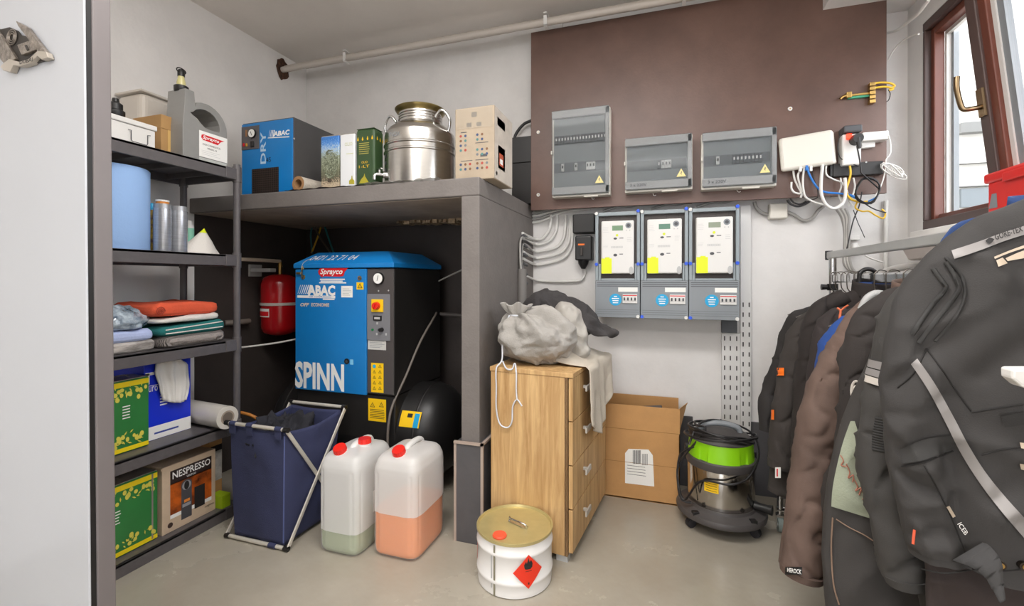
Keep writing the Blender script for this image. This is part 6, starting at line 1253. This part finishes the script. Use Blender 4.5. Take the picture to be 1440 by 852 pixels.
# ---- garments
FAB = {}
def fabric(key, hexc, var=.1): return mat('fabric_'+key, hexc, .85, var=var, vs=5, bump=.12, bs=420)
class Garment:
    N = 2.6
    def __init__(s, name, label, cat, Y, left, xc, hem, mt, depth=.07, seed=1, wr=.010, sleeve=True, inset=.05, sl_end=None, collar=True, top=None, sr=(.058, .048), hang=True, group='garments on the coat rack', sl_y=-.012, folds=()):
        s.folds = [([(lambda p: (p.x, p.z))(at(x, y, Y=Y-depth*.8)) for x, y in pts], dp, wd) for pts, dp, wd in folds]
        s.Y = Y; s.xc = xc; s.seed = seed; s.wr_amp = wr; s.depth = depth
        P = [at(x, y, Y=Y-depth*.6) for x, y in left]; s.P = P
        tab = sorted([(p.z, xc-p.x) for p in P]); s.tab = tab
        s.top = top or tab[-1][0]; s.hem = hem; s.inset = inset if sleeve else 0
        s.t = thing(name, label, cat, (xc, Y, hem), group=group)
        nu, nv = 120, 90
        def fn(u, v):
            z = s.top+(s.hem-s.top)*v; a, b = s.ab(z); th = 2*PI*u; c, q = math.cos(th), math.sin(th); e = 2/s.N
            dx = a*math.copysign(abs(c)**e, c); dy = b*math.copysign(abs(q)**e, q)
            return V((s.xc+dx, s.Y+dy+s.wr(dx, z)*(1 if q < 0 else .5), z+(.012*math.sin(dx*17+seed) if v > .97 else 0)))
        MB().grid(fn, nu, nv, True, True).build('body', mt, s.t, smooth=70)
        if sleeve:
            ze = sl_end or hem+.05
            for side in (1, -1):
                pts = [p for p in P if p.z >= ze-.02 and p.z <= s.top-.015]; pts.sort(key=lambda p: -p.z)
                Q = []; R = []
                for i, p in enumerate(pts):
                    k = (s.top-p.z)/(s.top-ze); r = sr[0]+(sr[1]-sr[0])*k; r *= min(1, .45+k*3.2)
                    x = p.x+r*.98; y = Y+sl_y-.03*k
                    if side < 0: x = 2*xc-x
                    Q.append(V((x, y, p.z))); R.append(r)
                Qs = spl(Q, 6); Rs = [lerp(list(zip(range(len(R)), R)), i/6) for i in range(len(Qs))]
                Rs = [r*(1+.07*nz(V((0, 0, i*.3)), 1, seed+side)) for i, r in enumerate(Rs)]
                b = MB(); b.tube([q for q in spl(Qs, 3)], [lerp(list(enumerate(Rs)), j/3) for j in range(3*(len(Qs)-1)+1)], 40, sq=1.0)
                b.v = [tuple(V(p)+V((.3, -1, 0))*(.006*fbm(V(p), 10, seed)-.014*max(0, 1-abs(nz(V((p[0]*9+p[2]*5, p[1]*9, p[2]*9-p[0]*6)), 1, seed+3))*2.5)**3)) for p in b.v]
                o = b.build('sleeve', mt, s.t, smooth=75)
                if side == 1: s.sl = o; s.slQ, s.slR = Qs, Rs
                c0, c1 = Qs[-1], Qs[-1]+(Qs[-1]-Qs[-2]).normalized()*.012; MB().cyl(Qs[-2], c1, Rs[-1]*1.04, Rs[-1]*.98, 20).build('cuff', mt, s.t, smooth=50)
        if collar:
            b = MB(); b.grid(lambda u, v: V((xc+(.078-.006*v)*math.cos(2*PI*u), Y+(.055-.004*v)*math.sin(2*PI*u), s.top-.03+.065*v+.012*math.sin(2*PI*u)*v)), 40, 6, True); b.build('collar', mt, s.t, smooth=60, solid=.006)
    def ab(s, z):
        a = lerp(s.tab, z); k = (s.top-z)
        a = max(a-s.inset*min(1, max(0, k-.03)/.08), .05); b = s.depth*min(1, .5+k*3.0)
        return a, b
    def wr(s, dx, z):
        p = V((dx*1.0, 0, z*.55)); k = min(1, max(0, (s.top-z)/.12))
        r1 = max(0, 1-abs(nz(V((dx*7+z*1.5, 0, z*2.2-dx*1.5)), 1, s.seed+4))*2.2)**3; r2 = max(0, 1-abs(nz(V((dx*5-z*3, 3, z*5+dx*3)), 1, s.seed+6))*2.6)**3
        d = s.wr_amp*k*(1.2*fbm(p, 6, s.seed)+1.0*r1-1.1*r2)
        for (pts, depth, wd) in s.folds:
            x = dx+s.xc; best = 9
            for (a, b) in zip(pts, pts[1:]):
                ex, ez = b[0]-a[0], b[1]-a[1]; L = ex*ex+ez*ez; t = max(0, min(1, ((x-a[0])*ex+(z-a[1])*ez)/L)); best = min(best, math.hypot(x-a[0]-t*ex, z-a[1]-t*ez))
            d += depth*math.exp(-(best/wd)**2)
        return d
    def front(s, x, z):
        a, b = s.ab(z); k = min(.999, abs(x-s.xc)/a); return s.Y-b*(1-k**s.N)**(1/s.N)+s.wr(x-s.xc, z)
    def proj(s, px, py, off=.003):
        d = RV*((px-CX)/FPX)+FV+UZ*((HY-py)/FPX); lo, hi = (s.Y-s.depth*1.6)/d.y, s.Y/d.y
        for i in range(30):
            t = lo+(hi-lo)*i/29; p = CV+d*t
            if p.y >= s.front(p.x, p.z): break
        a_, b_ = max(lo, t-(hi-lo)/29), t
        for i in range(8):
            m_ = (a_+b_)/2; p = CV+d*m_
            if p.y >= s.front(p.x, p.z): b_ = m_
            else: a_ = m_
        return CV+d*(b_-off)
    def strip(s, A, B, m, name, off=.003, n=40, k=5, parent=None):
        """band between two polylines of points on the garment front"""
        A = spl([V((x, y, 0)) for x, y in A], 10); B = spl([V((x, y, 0)) for x, y in B], 10)
        def f(u, v):
            ka = u*(len(A)-1); ia = min(int(ka), len(A)-2); a = A[ia].lerp(A[ia+1], ka-ia); kb = u*(len(B)-1); ib = min(int(kb), len(B)-2); b = B[ib].lerp(B[ib+1], kb-ib); q = a.lerp(b, v); return s.proj(q.x, q.y, off)
        b = MB(); b.grid(f, n, k); return b.build(name, m, parent or s.t, smooth=80)
    def words(s, txt, quad, m, off=.005, bold=0, parent=None):
        """lettering bent onto the front; quad = px of lower-left, lower-right, upper-right, upper-left"""
        o = text(txt, Face((0, 0, 0), (1, 0, 0), (0, 1, 0)), 0, 0, 1, 1, m, parent or s.t, bold=bold, off=0); q = [V((x, y)) for x, y in quad]
        for v in o.data.vertices:
            a = q[0].lerp(q[1], v.co.x); b = q[3].lerp(q[2], v.co.x); c = a.lerp(b, v.co.y); v.co = s.proj(c.x, c.y, off)
        return o
    def line(s, pts, r, m, name, off=.003):
        b = MB(); b.tube([s.proj(p.x, p.y, off) for p in spl([V((x, y, 0)) for x, y in pts], 8)], r, 6); return b.build(name, m, s.t, smooth=60)
XC = .77
REFL = mat('reflective_grey', '#8d8987', .45); REFW = mat('reflective_white', '#cfc8bf', .5); SEAM = mat('seam_dark', '#1d1b1a', .8); TAN = mat('sand_print', '#c9b8a3', .6)
g1 = Garment('black_jacket', 'black jacket hanging farthest back with gathered cuff', 'jacket', 2.37, [(1180, 428), (1140, 440), (1125, 444), (1110, 451), (1100, 470), (1090, 500), (1080, 530), (1070, 560), (1067, 600), (1070, 635), (1080, 655)], XC+.03, .33, fabric('black1', '#2c2928'), .055, 1, sl_end=.50, sr=(.05, .035), inset=.06)
g2 = Garment('softshell_jacket', 'dark softshell jacket with orange emblem patches near back of rack', 'jacket', 2.235, [(1185, 428), (1140, 445), (1121, 457), (1107, 480), (1099, 510), (1091, 545), (1086, 590), (1079, 650), (1074, 700)], XC+.02, .28, fabric('soft', '#3a3532'), .055, 2, sleeve=True, sl_end=.34, sr=(.06, .05), inset=.02)
def sleeve_patch(g, px0, py0, px1, py1, m, name):
    """small patch on the left sleeve, wrapped round its tube"""
    Q, R = g.slQ, g.slR; b = MB()
    def f(u, v):
        px, py = px0+(px1-px0)*u, py0+(py1-py0)*v
        z0 = at(px, py, Y=g.Y-.08).z; i = min(range(len(Q)), key=lambda k: abs(Q[k].z-z0)); d = RV*((px-CX)/FPX)+FV+UZ*((HY-py)/FPX); c = Q[i]; r = R[i]*1.06
        # nearest hit of the ray with a vertical tube round c
        A = d.x**2+d.y**2; B = -2*(d.x*c.x+d.y*c.y); C = c.x**2+c.y**2-r*r; D = B*B-4*A*C
        t = (-B-math.sqrt(max(D, 0)))/(2*A); return CV+d*(t-.004)
    b.grid(f, 6, 6); return b.build(name, m, g.t)
sleeve_patch(g2, 1092.5, 517, 1102.5, 528, ORANGE, 'orange_emblem'); sleeve_patch(g2, 1084.5, 576, 1088.5, 590, ORANGE, 'orange_emblem')
pp = sleeve_patch(g2, 1090, 657, 1098, 672, PAPER, 'care_tag'); sleeve_patch(g2, 1092, 659, 1094, 670, REDP, 'tag_print')
g3 = Garment('collared_jacket', 'black jacket with upright collar and navy lining', 'jacket', 2.09, [(1205, 408), (1180, 418), (1160, 426), (1142, 438), (1131, 455), (1124, 500), (1118, 560), (1113, 640), (1108, 690), (1106, 720)], XC, .30, fabric('black3', '#2b2523'), .06, 3, inset=.03, sl_end=.36)
b = MB(); b.grid(lambda u, v: V((XC+.07*math.cos(2*PI*u), 2.09+.048*math.sin(2*PI*u), g3.top-.02+.05*v)), 32, 3, True); b.build('navy_lining', mat('navy_lining', '#2c4a86', .6), g3.t, smooth=60)
g4 = Garment('brown_fleece', 'dark brown fleece with orange zip cord', 'jacket', 1.975, [(1205, 432), (1180, 442), (1160, 450), (1149, 462), (1142, 480), (1139, 520), (1134, 600), (1128, 700)], XC-.01, .32, fabric('fleece', '#322b2a'), .043, 4, inset=.03, sl_end=.4)
P = [at(1177, 433, Y=1.90), at(1182, 437, Y=1.895), at(1181, 447, Y=1.89), at(1182, 460, Y=1.89)]; MB().tube(spl(P, 4), .004, 6).build('zip_cord', mat('cord_orange', '#d8714a', .6), g4.t, smooth=60)
P = [at(1182, 437, Y=1.895), at(1188, 432, Y=1.90), at(1193, 429, Y=1.90)]; MB().tube(spl(P, 4), .003, 6).build('zip_cord', MATS['cord_orange'], g4.t, smooth=60)
g5 = Garment('blue_work_jacket', 'royal blue work jacket showing only its shoulder', 'jacket', 1.885, [(1215, 445), (1190, 456), (1172, 464), (1161, 477), (1153, 496), (1147, 520), (1143, 545), (1140, 600), (1138, 690)], XC-.01, .36, fabric('blue', '#264a8f'), .043, 5, inset=.03, sl_end=.45)
g6 = Garment('brown_work_jacket', 'faded brown work jacket with white name label at hem', 'jacket', 1.765, [(1245, 412), (1225, 426), (1207, 442), (1191, 460), (1177, 484), (1166, 503), (1149, 530), (1135, 565), (1124, 620), (1113, 690), (1104, 760), (1099, 800)], XC, .245, fabric('brown', '#67544b', .2), .065, 6, inset=.0, sleeve=True, sl_end=.235, sr=(.075, .062), sl_y=.0)
st = sleeve_patch(g6, 1104, 797, 1128, 808, BLACK, 'hem_band')
f6 = st.data
def words_on_sleeve(g, txt, quad, m):
    o = text(txt, Face((0, 0, 0), (1, 0, 0), (0, 1, 0)), 0, 0, 1, 1, m, g.t, bold=.02, off=0); q = [V((x, y)) for x, y in quad]; Q, R = g.slQ, g.slR
    for v in o.data.vertices:
        a = q[0].lerp(q[1], v.co.x); b = q[3].lerp(q[2], v.co.x); c = a.lerp(b, v.co.y); z0 = at(c.x, c.y, Y=g.Y-.08).z
        i = min(range(len(Q)), key=lambda k: abs(Q[k].z-z0)); d = RV*((c.x-CX)/FPX)+FV+UZ*((HY-c.y)/FPX); cc = Q[i]; r = R[i]*1.06
        A = d.x**2+d.y**2; B = -2*(d.x*cc.x+d.y*cc.y); C = cc.x**2+cc.y**2-r*r; t = (-B-math.sqrt(max(B*B-4*A*C, 0)))/(2*A); v.co = CV+d*(t-.008)
words_on_sleeve(g6, 'HEROCK', [(1107, 804), (1127, 807.5), (1127, 801), (1107, 798)], PRINTW)
g7 = Garment('logo_jacket', 'charcoal jacket with round white logo and turned cuff', 'jacket', 1.63, [(1285, 408), (1262, 418), (1231, 430), (1206, 450), (1194, 475), (1187, 505), (1184, 550), (1181, 600), (1171, 650), (1159, 690), (1156, 715)], XC+.02, .30, fabric('char', '#332e2c'), .06, 7, inset=.03, sl_end=.44, sr=(.062, .05))
b = MB()
def ring_on(g, cxp, cyp, rx, ry, m, name, w=.0035):
    Q, R = g.slQ, g.slR; pts = []
    for k in range(28):
        px, py = cxp+rx*math.cos(2*PI*k/28), cyp+ry*math.sin(2*PI*k/28); z0 = at(px, py, Y=g.Y-.08).z; i = min(range(len(Q)), key=lambda j: abs(Q[j].z-z0)); d = RV*((px-CX)/FPX)+FV+UZ*((HY-py)/FPX); c = Q[i]; r = R[i]*1.05
        A = d.x**2+d.y**2; B = -2*(d.x*c.x+d.y*c.y); C = c.x**2+c.y**2-r*r; t = (-B-math.sqrt(max(B*B-4*A*C, 0)))/(2*A); pts.append(CV+d*(t-.003))
    q = MB(); q.tube(pts, w, 6, closed=True); q.build(name, m, g.t, smooth=60)
ring_on(g7, 1204, 550, 6.5, 14, REFW, 'logo_ring'); ring_on(g7, 1205, 551, 3.5, 8, REFW, 'logo_ring', .0045)
sleeve_patch(g7, 1181, 597, 1197, 609, REFW, 'reflective_band'); 
g8 = Garment('panelled_trousers', 'dark trousers garment with pale green scribbled panel', 'garment', 1.50, [(1295, 415), (1262, 440), (1245, 470), (1230, 510), (1207, 560), (1192, 598), (1179, 640), (1169, 690), (1165, 730), (1162, 790), (1166, 850), (1172, 900)], XC+.02, .14, fabric('moto', '#3a3735'), .062, 8, sleeve=False, collar=False, wr=.009)
PALE = mat('pale_green_panel', '#9aa08c', .8, bump=.2, bs=200)
L8 = [(1196, 592), (1186, 620), (1178, 650), (1171, 685), (1169, 712)]; R8 = [(1202, 592), (1212, 625), (1222, 660), (1230, 700), (1234, 732)]
pn = g8.strip(L8, R8, PALE, 'pale_panel', .004, 30, 12)
for pts in ([(1182, 640), (1186, 648), (1183, 654), (1190, 656)], [(1190, 652), (1195, 664), (1193, 672), (1200, 668), (1199, 678)], [(1200, 672), (1206, 684), (1203, 690), (1211, 686), (1208, 696)], [(1210, 686), (1217, 700), (1213, 702), (1221, 704)]):
    g8.line(pts, .0016, mat('red_thread', '#a8705c', .8), 'stitched_script', .006)
g8.line([(1171, 728), (1169, 770), (1172, 820), (1180, 850)], .002, mat('tan_thread', '#8a7260', .8), 'seam_stitch'); g8.line([(1176, 730), (1195, 742), (1215, 752), (1230, 762)], .0016, MATS['tan_thread'], 'seam_stitch')
g9 = Garment('riding_jacket', 'grey riding jacket with white sleeve bands and ribbed elbow', 'jacket', 1.385, [(1320, 385), (1290, 400), (1262, 418), (1243, 442), (1231, 480), (1223, 530), (1211, 580), (1206, 620), (1212, 680), (1226, 750), (1239, 800), (1252, 850)], XC+.03, .40, fabric('ride', '#403e3c'), .052, 9, inset=.075, sl_end=.475, sr=(.062, .046), sl_y=-.02)
def band(g, z0, z1, m, name, k=1.05, tilt=.0):
    Q = [q for q in g.slQ if z1 <= q.z <= z0]; R = [lerp(sorted((q.z, r) for q, r in zip(g.slQ, g.slR)), q.z)*k for q in Q]
    if len(Q) < 2: return
    b = MB(); b.tube(Q, R, 28); return b.build(name, m, g.t, smooth=60)
def z9(y): return at(1230, y, Y=1.31).z
for a, c, m_ in ((515, 526, REFL), (528, 538, REFL), (540, 550, REFW)):
    n0 = len(g9.slQ); qs = [V((lerp(sorted((q.z, q.x) for q in g9.slQ), z), lerp(sorted((q.z, q.y) for q in g9.slQ), z), z)) for z in (z9(a), (z9(a)+z9(c))/2, z9(c))]; rs = [lerp(sorted((q.z, r) for q, r in zip(g9.slQ, g9.slR)), q.z)*1.07 for q in qs]
    b = MB(); b.tube(qs, rs, 28, caps=False); b.build('sleeve_band', m_, g9.t, smooth=60)
for i in range(13):
    z = z9(588+i*3.6); q = V((lerp(sorted((p.z, p.x) for p in g9.slQ), z), lerp(sorted((p.z, p.y) for p in g9.slQ), z), z)); r = lerp(sorted((p.z, r_) for p, r_ in zip(g9.slQ, g9.slR)), z)*1.02
    b = MB(); b.tube([q+V((r*math.cos(a), r*math.sin(a), 0)) for a in [-2.35+1.3*k/10 for k in range(11)]], .0035, 6); b.build('elbow_rib', mat('rib_black', '#2c2b2a', .7), g9.t, smooth=60)
# blue garment behind the front jacket
g10 = Garment('navy_shirt', 'navy blue shirt peeking out above the black front jacket', 'shirt', 1.297, [(1400, 300), (1385, 303), (1360, 308), (1343, 318), (1330, 335), (1320, 352), (1312, 375), (1305, 420), (1300, 520), (1300, 640)], XC+.03, .75, fabric('navy', '#2c4576'), .022, 10, sleeve=False, wr=.012)
# front jacket
JL = [(1470, 272), (1440, 284), (1395, 300), (1350, 330), (1318, 358), (1291, 390), (1272, 425), (1258, 480), (1251, 540), (1254, 600), (1262, 660), (1276, 720), (1290, 780), (1300, 815), (1305, 830)]
JK = fabric('front', '#3a3837', .08)
FOLDS = [([(1262, 548), (1285, 522), (1303, 492)], .012, .012), ([(1338, 632), (1350, 690), (1362, 750), (1374, 812)], .028, .02), ([(1372, 640), (1392, 700), (1405, 760), (1412, 812)], -.012, .03),
         ([(1268, 662), (1295, 690), (1322, 700)], .016, .012), ([(1285, 725), (1318, 712), (1345, 690)], -.012, .013), ([(1262, 590), (1300, 582), (1330, 556)], .013, .012), ([(1262, 610), (1285, 630), (1310, 668)], -.010, .012),
         ([(1375, 525), (1405, 498), (1440, 478)], .010, .018), ([(1395, 700), (1420, 676), (1440, 655)], .012, .014), ([(1300, 770), (1330, 752), (1350, 760)], .014, .013), ([(1296, 745), (1310, 775), (1318, 808)], -.012, .012),
         ([(1330, 480), (1370, 440), (1410, 415)], .007, .02), ([(1425, 730), (1415, 775), (1420, 810)], .012, .014), ([(1310, 520), (1290, 560), (1280, 610)], -.012, .02)]
g11 = Garment('goretex_jacket', 'big black motorcycle jacket with grey reflective stripes in front', 'jacket', 1.20, JL, XC+.03, .605, JK, .07, 12, wr=.013, sleeve=False, folds=FOLDS)
t = g11.t; t.name = 'motorcycle_jacket'
# shoulder strip with lettering
sp1 = g11.strip([(1338, 352), (1375, 340), (1410, 327), (1445, 316)], [(1342, 364), (1378, 352), (1412, 339), (1447, 328)], REFL, 'shoulder_stripe', .004)
g11.words('GORE-TEX', [(1400, 338), (1439, 325), (1437, 317), (1398, 329)], PRINTK, .007, .02, sp1)
b_ = g11.strip([(1386, 338), (1392, 334), (1398, 336)], [(1386, 339), (1392, 343), (1398, 337)], PRINTK, 'diamond_logo', .007, 8, 4, sp1)
g11.strip([(1398, 361), (1420, 352), (1445, 343)], [(1399, 364), (1421, 355), (1446, 347)], TAN, 'letter_stroke', .004); g11.strip([(1401, 366), (1410, 362)], [(1404, 375), (1417, 370)], TAN, 'letter_stroke', .004, 8); g11.strip([(1414, 363), (1432, 355), (1446, 350)], [(1417, 367), (1434, 364), (1446, 362)], TAN, 'letter_stroke', .005)
# padded shoulder armour: raised chevron piping
PIP = mat('armour_dark', '#2b2a29', .7)
g11.line([(1283, 470), (1310, 430), (1329, 407), (1327, 398), (1312, 378)], .0045, PIP, 'armour_piping', .002); g11.line([(1292, 482), (1322, 443), (1346, 412), (1346, 396), (1330, 368)], .0045, PIP, 'armour_piping', .002); g11.line([(1330, 362), (1352, 388), (1357, 415), (1345, 445), (1315, 480)], .003, PIP, 'armour_piping', .002)
# diagonal reflective stripe
g11.strip([(1281, 512), (1305, 548), (1330, 595), (1350, 635), (1375, 675), (1405, 715), (1445, 762)], [(1290, 504), (1315, 540), (1342, 588), (1362, 626), (1386, 664), (1415, 700), (1447, 735)], REFL, 'reflective_stripe', .006, 70, 5)
for pts in ([(1303, 490), (1325, 520), (1345, 550), (1366, 578)], [(1366, 580), (1395, 575), (1440, 568)], [(1262, 545), (1285, 525), (1303, 490)], [(1270, 640), (1300, 628), (1335, 622), (1348, 618)], [(1268, 656), (1300, 650), (1340, 634)], [(1300, 655), (1325, 700), (1345, 745), (1362, 790)], [(1380, 640), (1410, 632), (1445, 628)], [(1296, 800), (1330, 806), (1370, 800)], [(1370, 798), (1400, 803), (1445, 800)]):
    g11.line(pts, .0016, SEAM, 'seam', .001)
g11.strip([(1408, 585), (1425, 582), (1445, 579)], [(1413, 601), (1428, 599), (1446, 597)], fabric('flap', '#2f2e2d'), 'pocket_flap', .006); g11.strip([(1266, 632), (1300, 618), (1340, 612)], [(1268, 652), (1302, 646), (1344, 628)], fabric('strap', '#343332'), 'arm_strap', .005)
g11.words('ICEB', [(1346, 737), (1357, 753), (1362, 749), (1352, 734)], PRINTW, .006, .01); g11.strip([(1331, 713), (1340, 728)], [(1335, 711), (1344, 726)], TAN, 'gold_print', .005, 6, 3)
for px, py in ((1405, 793), (1439, 795)):
    p = g11.proj(px, py, .002); b = MB(); b.cyl(p+V((0, .004, 0)), p+V((0, -.006, 0)), .0085, n=18); so = b.build('snap_button', mat('snap_dark', '#3b332b', .3, metal=.7), t, smooth=40); b = MB(); b.cyl(p+V((0, -.006, 0)), p+V((0, -.0075, 0)), .005, n=14); b.build('snap_core', BRASS, so)
for py in (626, 656): g11.strip([(1434, py-4), (1448, py-2)], [(1436, py+4), (1448, py+7)], TAN, 'chest_print', .005, 5, 3)
# curved strap tail
A = [g11.proj(x, y, .02) for x, y in ((1362, 775), (1380, 785), (1395, 800), (1402, 820))]+[at(1410, 846, Y=1.10)]
A = spl(A, 6); b = MB(); m_ = len(A)
b.grid(lambda u, v: A[min(int(u*(m_-1)), m_-1)]+V((.026*(v-.5)*2*(1-u*.85)*-1, 0, -.024*(v-.5)*2*(1-u*.85))), 30, 4); b.build('strap_tail', fabric('tail', '#3f3e3e'), t, smooth=60, solid=.003)
# small inside tag and zipper
P = [at(1286, 745, Y=1.16), at(1284, 765, Y=1.155)]; MB().bar(P[0], P[1], .004, .003).build('zip_pull', mat('pull_orange', '#d0583a', .5), t)
# dark trousers hanging below the front jacket
Garment('dark_trousers', 'dark brown trousers hanging below the motorcycle jacket', 'trousers', 1.24, [(1330, 720), (1314, 740), (1310, 800), (1312, 852), (1316, 900)], XC+.08, .15, fabric('trou', '#372e2c'), .04, 14, sleeve=False, collar=False)
# ---- hangers
HW = mat('hanger_wire', '#6f6a64', .3, metal=.9)
spots = [(2.44, 'w', 'hanger nearest the far rack post'), (2.37, 'w', 'hanger carrying the farthest black jacket'), (2.30, 'w', 'empty wire hanger behind the softshell jacket'), (2.235, 'w', 'hanger carrying the softshell jacket'), (2.16, 'w', 'empty wire hanger between softshell and collared jackets'), (2.09, 'k', 'thick black plastic hanger carrying the collared jacket'),
         (1.975, 'w', 'hanger carrying the brown fleece'), (1.885, 'w', 'hanger carrying the royal blue jacket'), (1.765, 'w', 'hanger carrying the faded brown jacket'), (1.63, 'k', 'thick black plastic hanger carrying the logo jacket'), (1.50, 'w', 'hanger carrying the panelled trousers'), (1.375, 'w', 'hanger carrying the riding jacket'), (1.30, 'w', 'hanger carrying the navy shirt'), (1.20, 'w', 'hanger carrying the motorcycle jacket')]
for Y, k, lb in spots:
    t = thing('coat_hanger', ('wire ' if k == 'w' and 'wire' not in lb else '')+lb, 'hanger', (RX, Y, 1.1), group='hangers on the coat rack'); hz_ = 1.224 if Y > 1.34 else 1.33
    r = .0022 if k == 'w' else .008; R0 = .022 if k == 'w' else .028; m = HW if k == 'w' else BLACK
    pts = [(RX+R0*math.cos(a), Y, hz_-.012+R0*math.sin(a)+(0 if k == 'w' else 0)) for a in [-.5+.35*i for i in range(11)]]
    pts += [(RX-R0*.9, Y, hz_-.06), (RX, Y, hz_-.085), (RX, Y, hz_-.115)]
    MB().tube(spl(pts, 3), r, 8).build('hook', m, t, smooth=60)
    rr = .003 if k == 'w' else .008
    zs = hz_-.115; MB().tube(spl([(RX-.19, Y, zs-.075), (RX-.10, Y, zs-.035), (RX, Y, zs), (RX+.10, Y, zs-.035), (RX+.19, Y, zs-.075)], 5), rr, 8).build('shoulder_bar', m, t, smooth=60)
# pale grey hanger top showing between the coats
b = MB(); P = [at(1212, 435, Y=1.70), at(1220, 420, Y=1.70), at(1232, 413, Y=1.70), at(1245, 415, Y=1.70)]; b.tube(spl(P, 5), [.012]*16, 10); tag(b.build('coat_hanger', GREYL, smooth=60), 'pale grey moulded hanger shoulder between brown and charcoal jackets', 'hanger')
# ---- things by the window
t = thing('red_box', 'red plastic box standing on the window sill', 'box', (1.17, 2.05, WZ0))
REDB = mat('red_box', '#e2231d', .3); x0, x1, y0, y1, z1 = 1.10, 1.24, 1.55, 2.085, 1.575
MB().box(x0, x1, y0, y1, WZ0, z1-.03).build('body', REDB, t, bevel=.01, seg=3); MB().box(x0-.008, x1, y0, y1+.008, z1-.035, z1).build('lid', REDB, t, bevel=.008, seg=3); MB().box(x0-.012, x0, y0, y0+.44, z1-.045, z1-.015).build('rim_grip', REDB, t, bevel=.004)
f = Face((x0, 0, 0), (0, -1, 0), (0, 0, 1)); b = MB(); b.add([(x0-.001, 2.075, WZ0+.02), (x0-.001, 2.03, WZ0+.02), (x0-.001, 2.035, WZ0+.07), (x0-.001, 2.06, WZ0+.07)], [(0, 1, 2, 3)]); b.build('grey_mark', GREYP, t)
t = thing('plastic_trough', 'pale pink plastic trough on the wall behind the rack', 'trough', (1.12, 2.4, 1.28)); x0, x1 = 1.02, XR-.002
b = MB(); y0, y1, z0, z1 = 1.9, 2.55, 1.285, 1.375; b.add([(x0+.03, y0, z0), (x1, y0, z0), (x1, y1-.03, z0), (x0+.03, y1-.03, z0), (x0, y0, z1), (x1, y0, z1), (x1, y1, z1), (x0, y1, z1)], [(0,3,2,1),(4,5,6,7),(0,1,5,4),(1,2,6,5),(2,3,7,6),(3,0,4,7)]); b.build('body', mat('pale_trough', '#cbbfb7', .45), t, bevel=.008); MB().box(x0-.006, x1, y0, y1+.006, z1, z1+.008).build('rim', WHITE, t, bevel=.002)
tag(MB().tube(spl([(1.02, 2.80, 1.20), (1.06, 2.74, 1.245), (1.10, 2.6, 1.262), (1.12, 2.3, 1.262), (1.12, 1.8, 1.262)], 8), .016, 12).build('wall_pipe', mat('pipe_pale', '#c9c5c0', .35), smooth=60), 'white pipe bending along right wall below the trough', 'pipe')
tag(MB().box(.95, .99, .86, .93, .98, 1.02).build('white_bracket', WHITE, bevel=.004), 'white plastic bracket tip at the right edge of photo', 'bracket') if False else None
t = thing('clip_hanger', 'white plastic clip hanger at the far right edge of photo', 'hanger', (.78, .95, 1.0)); p = at(1475, 533, Y=.95); MB().prism([at(1424, 519, Y=.95), at(1424, 533, Y=.95), at(1440, 546, Y=.95), at(1475, 548, Y=.95), at(1475, 519, Y=.95)], (0, .03, 0)).build('clip_jaw', WHITE, t, bevel=.004)
MB().box(p.x-.005, p.x+.25, .955, .975, p.z-.012, p.z+.014).build('cross_bar', WHITE, t, bevel=.004)
MB().tube(spl([(RX+.055, .965, p.z), (RX+.055, .965, 1.22), (RX+.03, .965, 1.30), (RX+.028, .965, 1.335), (RX, .965, 1.36), (RX-.028, .965, 1.335)], 6), .005, 8).build('hook', CHROME, t, smooth=60)
# ---- shoes under the rack
def shoe(x, y, rz, label):
    t = thing('work_shoe', label, 'shoe', (x, y, 0), rot=rz, group='black work shoes under the rack')
    def sec(u, v): # v heel..toe along -y
        a = 2*PI*u; L = .28; yy = .14-L*v; wd = lerp([(0, .030), (.1, .036), (.3, .034), (.55, .042), (.8, .046), (.95, .036), (1, .012)], v); ht = lerp([(0, .085), (.12, .105), (.3, .11), (.5, .085), (.7, .058), (.9, .046), (1, .03)], v)
        return V((wd*math.cos(a), yy, .022+ht*.5+ht*.5*math.sin(a)))
    MB().grid(sec, 28, 24, True, True).build('upper', mat('shoe_black', '#242222', .6, bump=.2, bs=80), t, smooth=60)
    MB().grid(lambda u, v: V((lerp([(0, .034), (.1, .04), (.35, .036), (.6, .046), (.85, .048), (1, .014)], v)*math.copysign(abs(math.cos(2*PI*u))**.5, math.cos(2*PI*u)), .145-.29*v, .013+.013*math.copysign(abs(math.sin(2*PI*u))**.5, math.sin(2*PI*u)))), 28, 24, True, True).build('sole', RUBBER, t, smooth=50)
    MB().tube([(.03*math.cos(a), .075+.05*math.sin(a), .128-.012*math.sin(a)) for a in [2*PI*k/20 for k in range(20)]], .008, 8, closed=True).build('padded_collar', mat('shoe_grey', '#4b4746', .8), t, smooth=60)
    for i in range(4): MB().tube([(-.02, .02-i*.02, .118-i*.013), (0, .018-i*.02, .124-i*.013), (.02, .02-i*.02, .118-i*.013)], .003, 6).build('lace', GREYL if i % 2 else GREYD, t, smooth=60)
shoe(.56, 1.80, -.5, 'black work shoe nearest the brown jacket hem'); shoe(.70, 1.84, -.4, 'black work shoe beside it deeper under the coats')
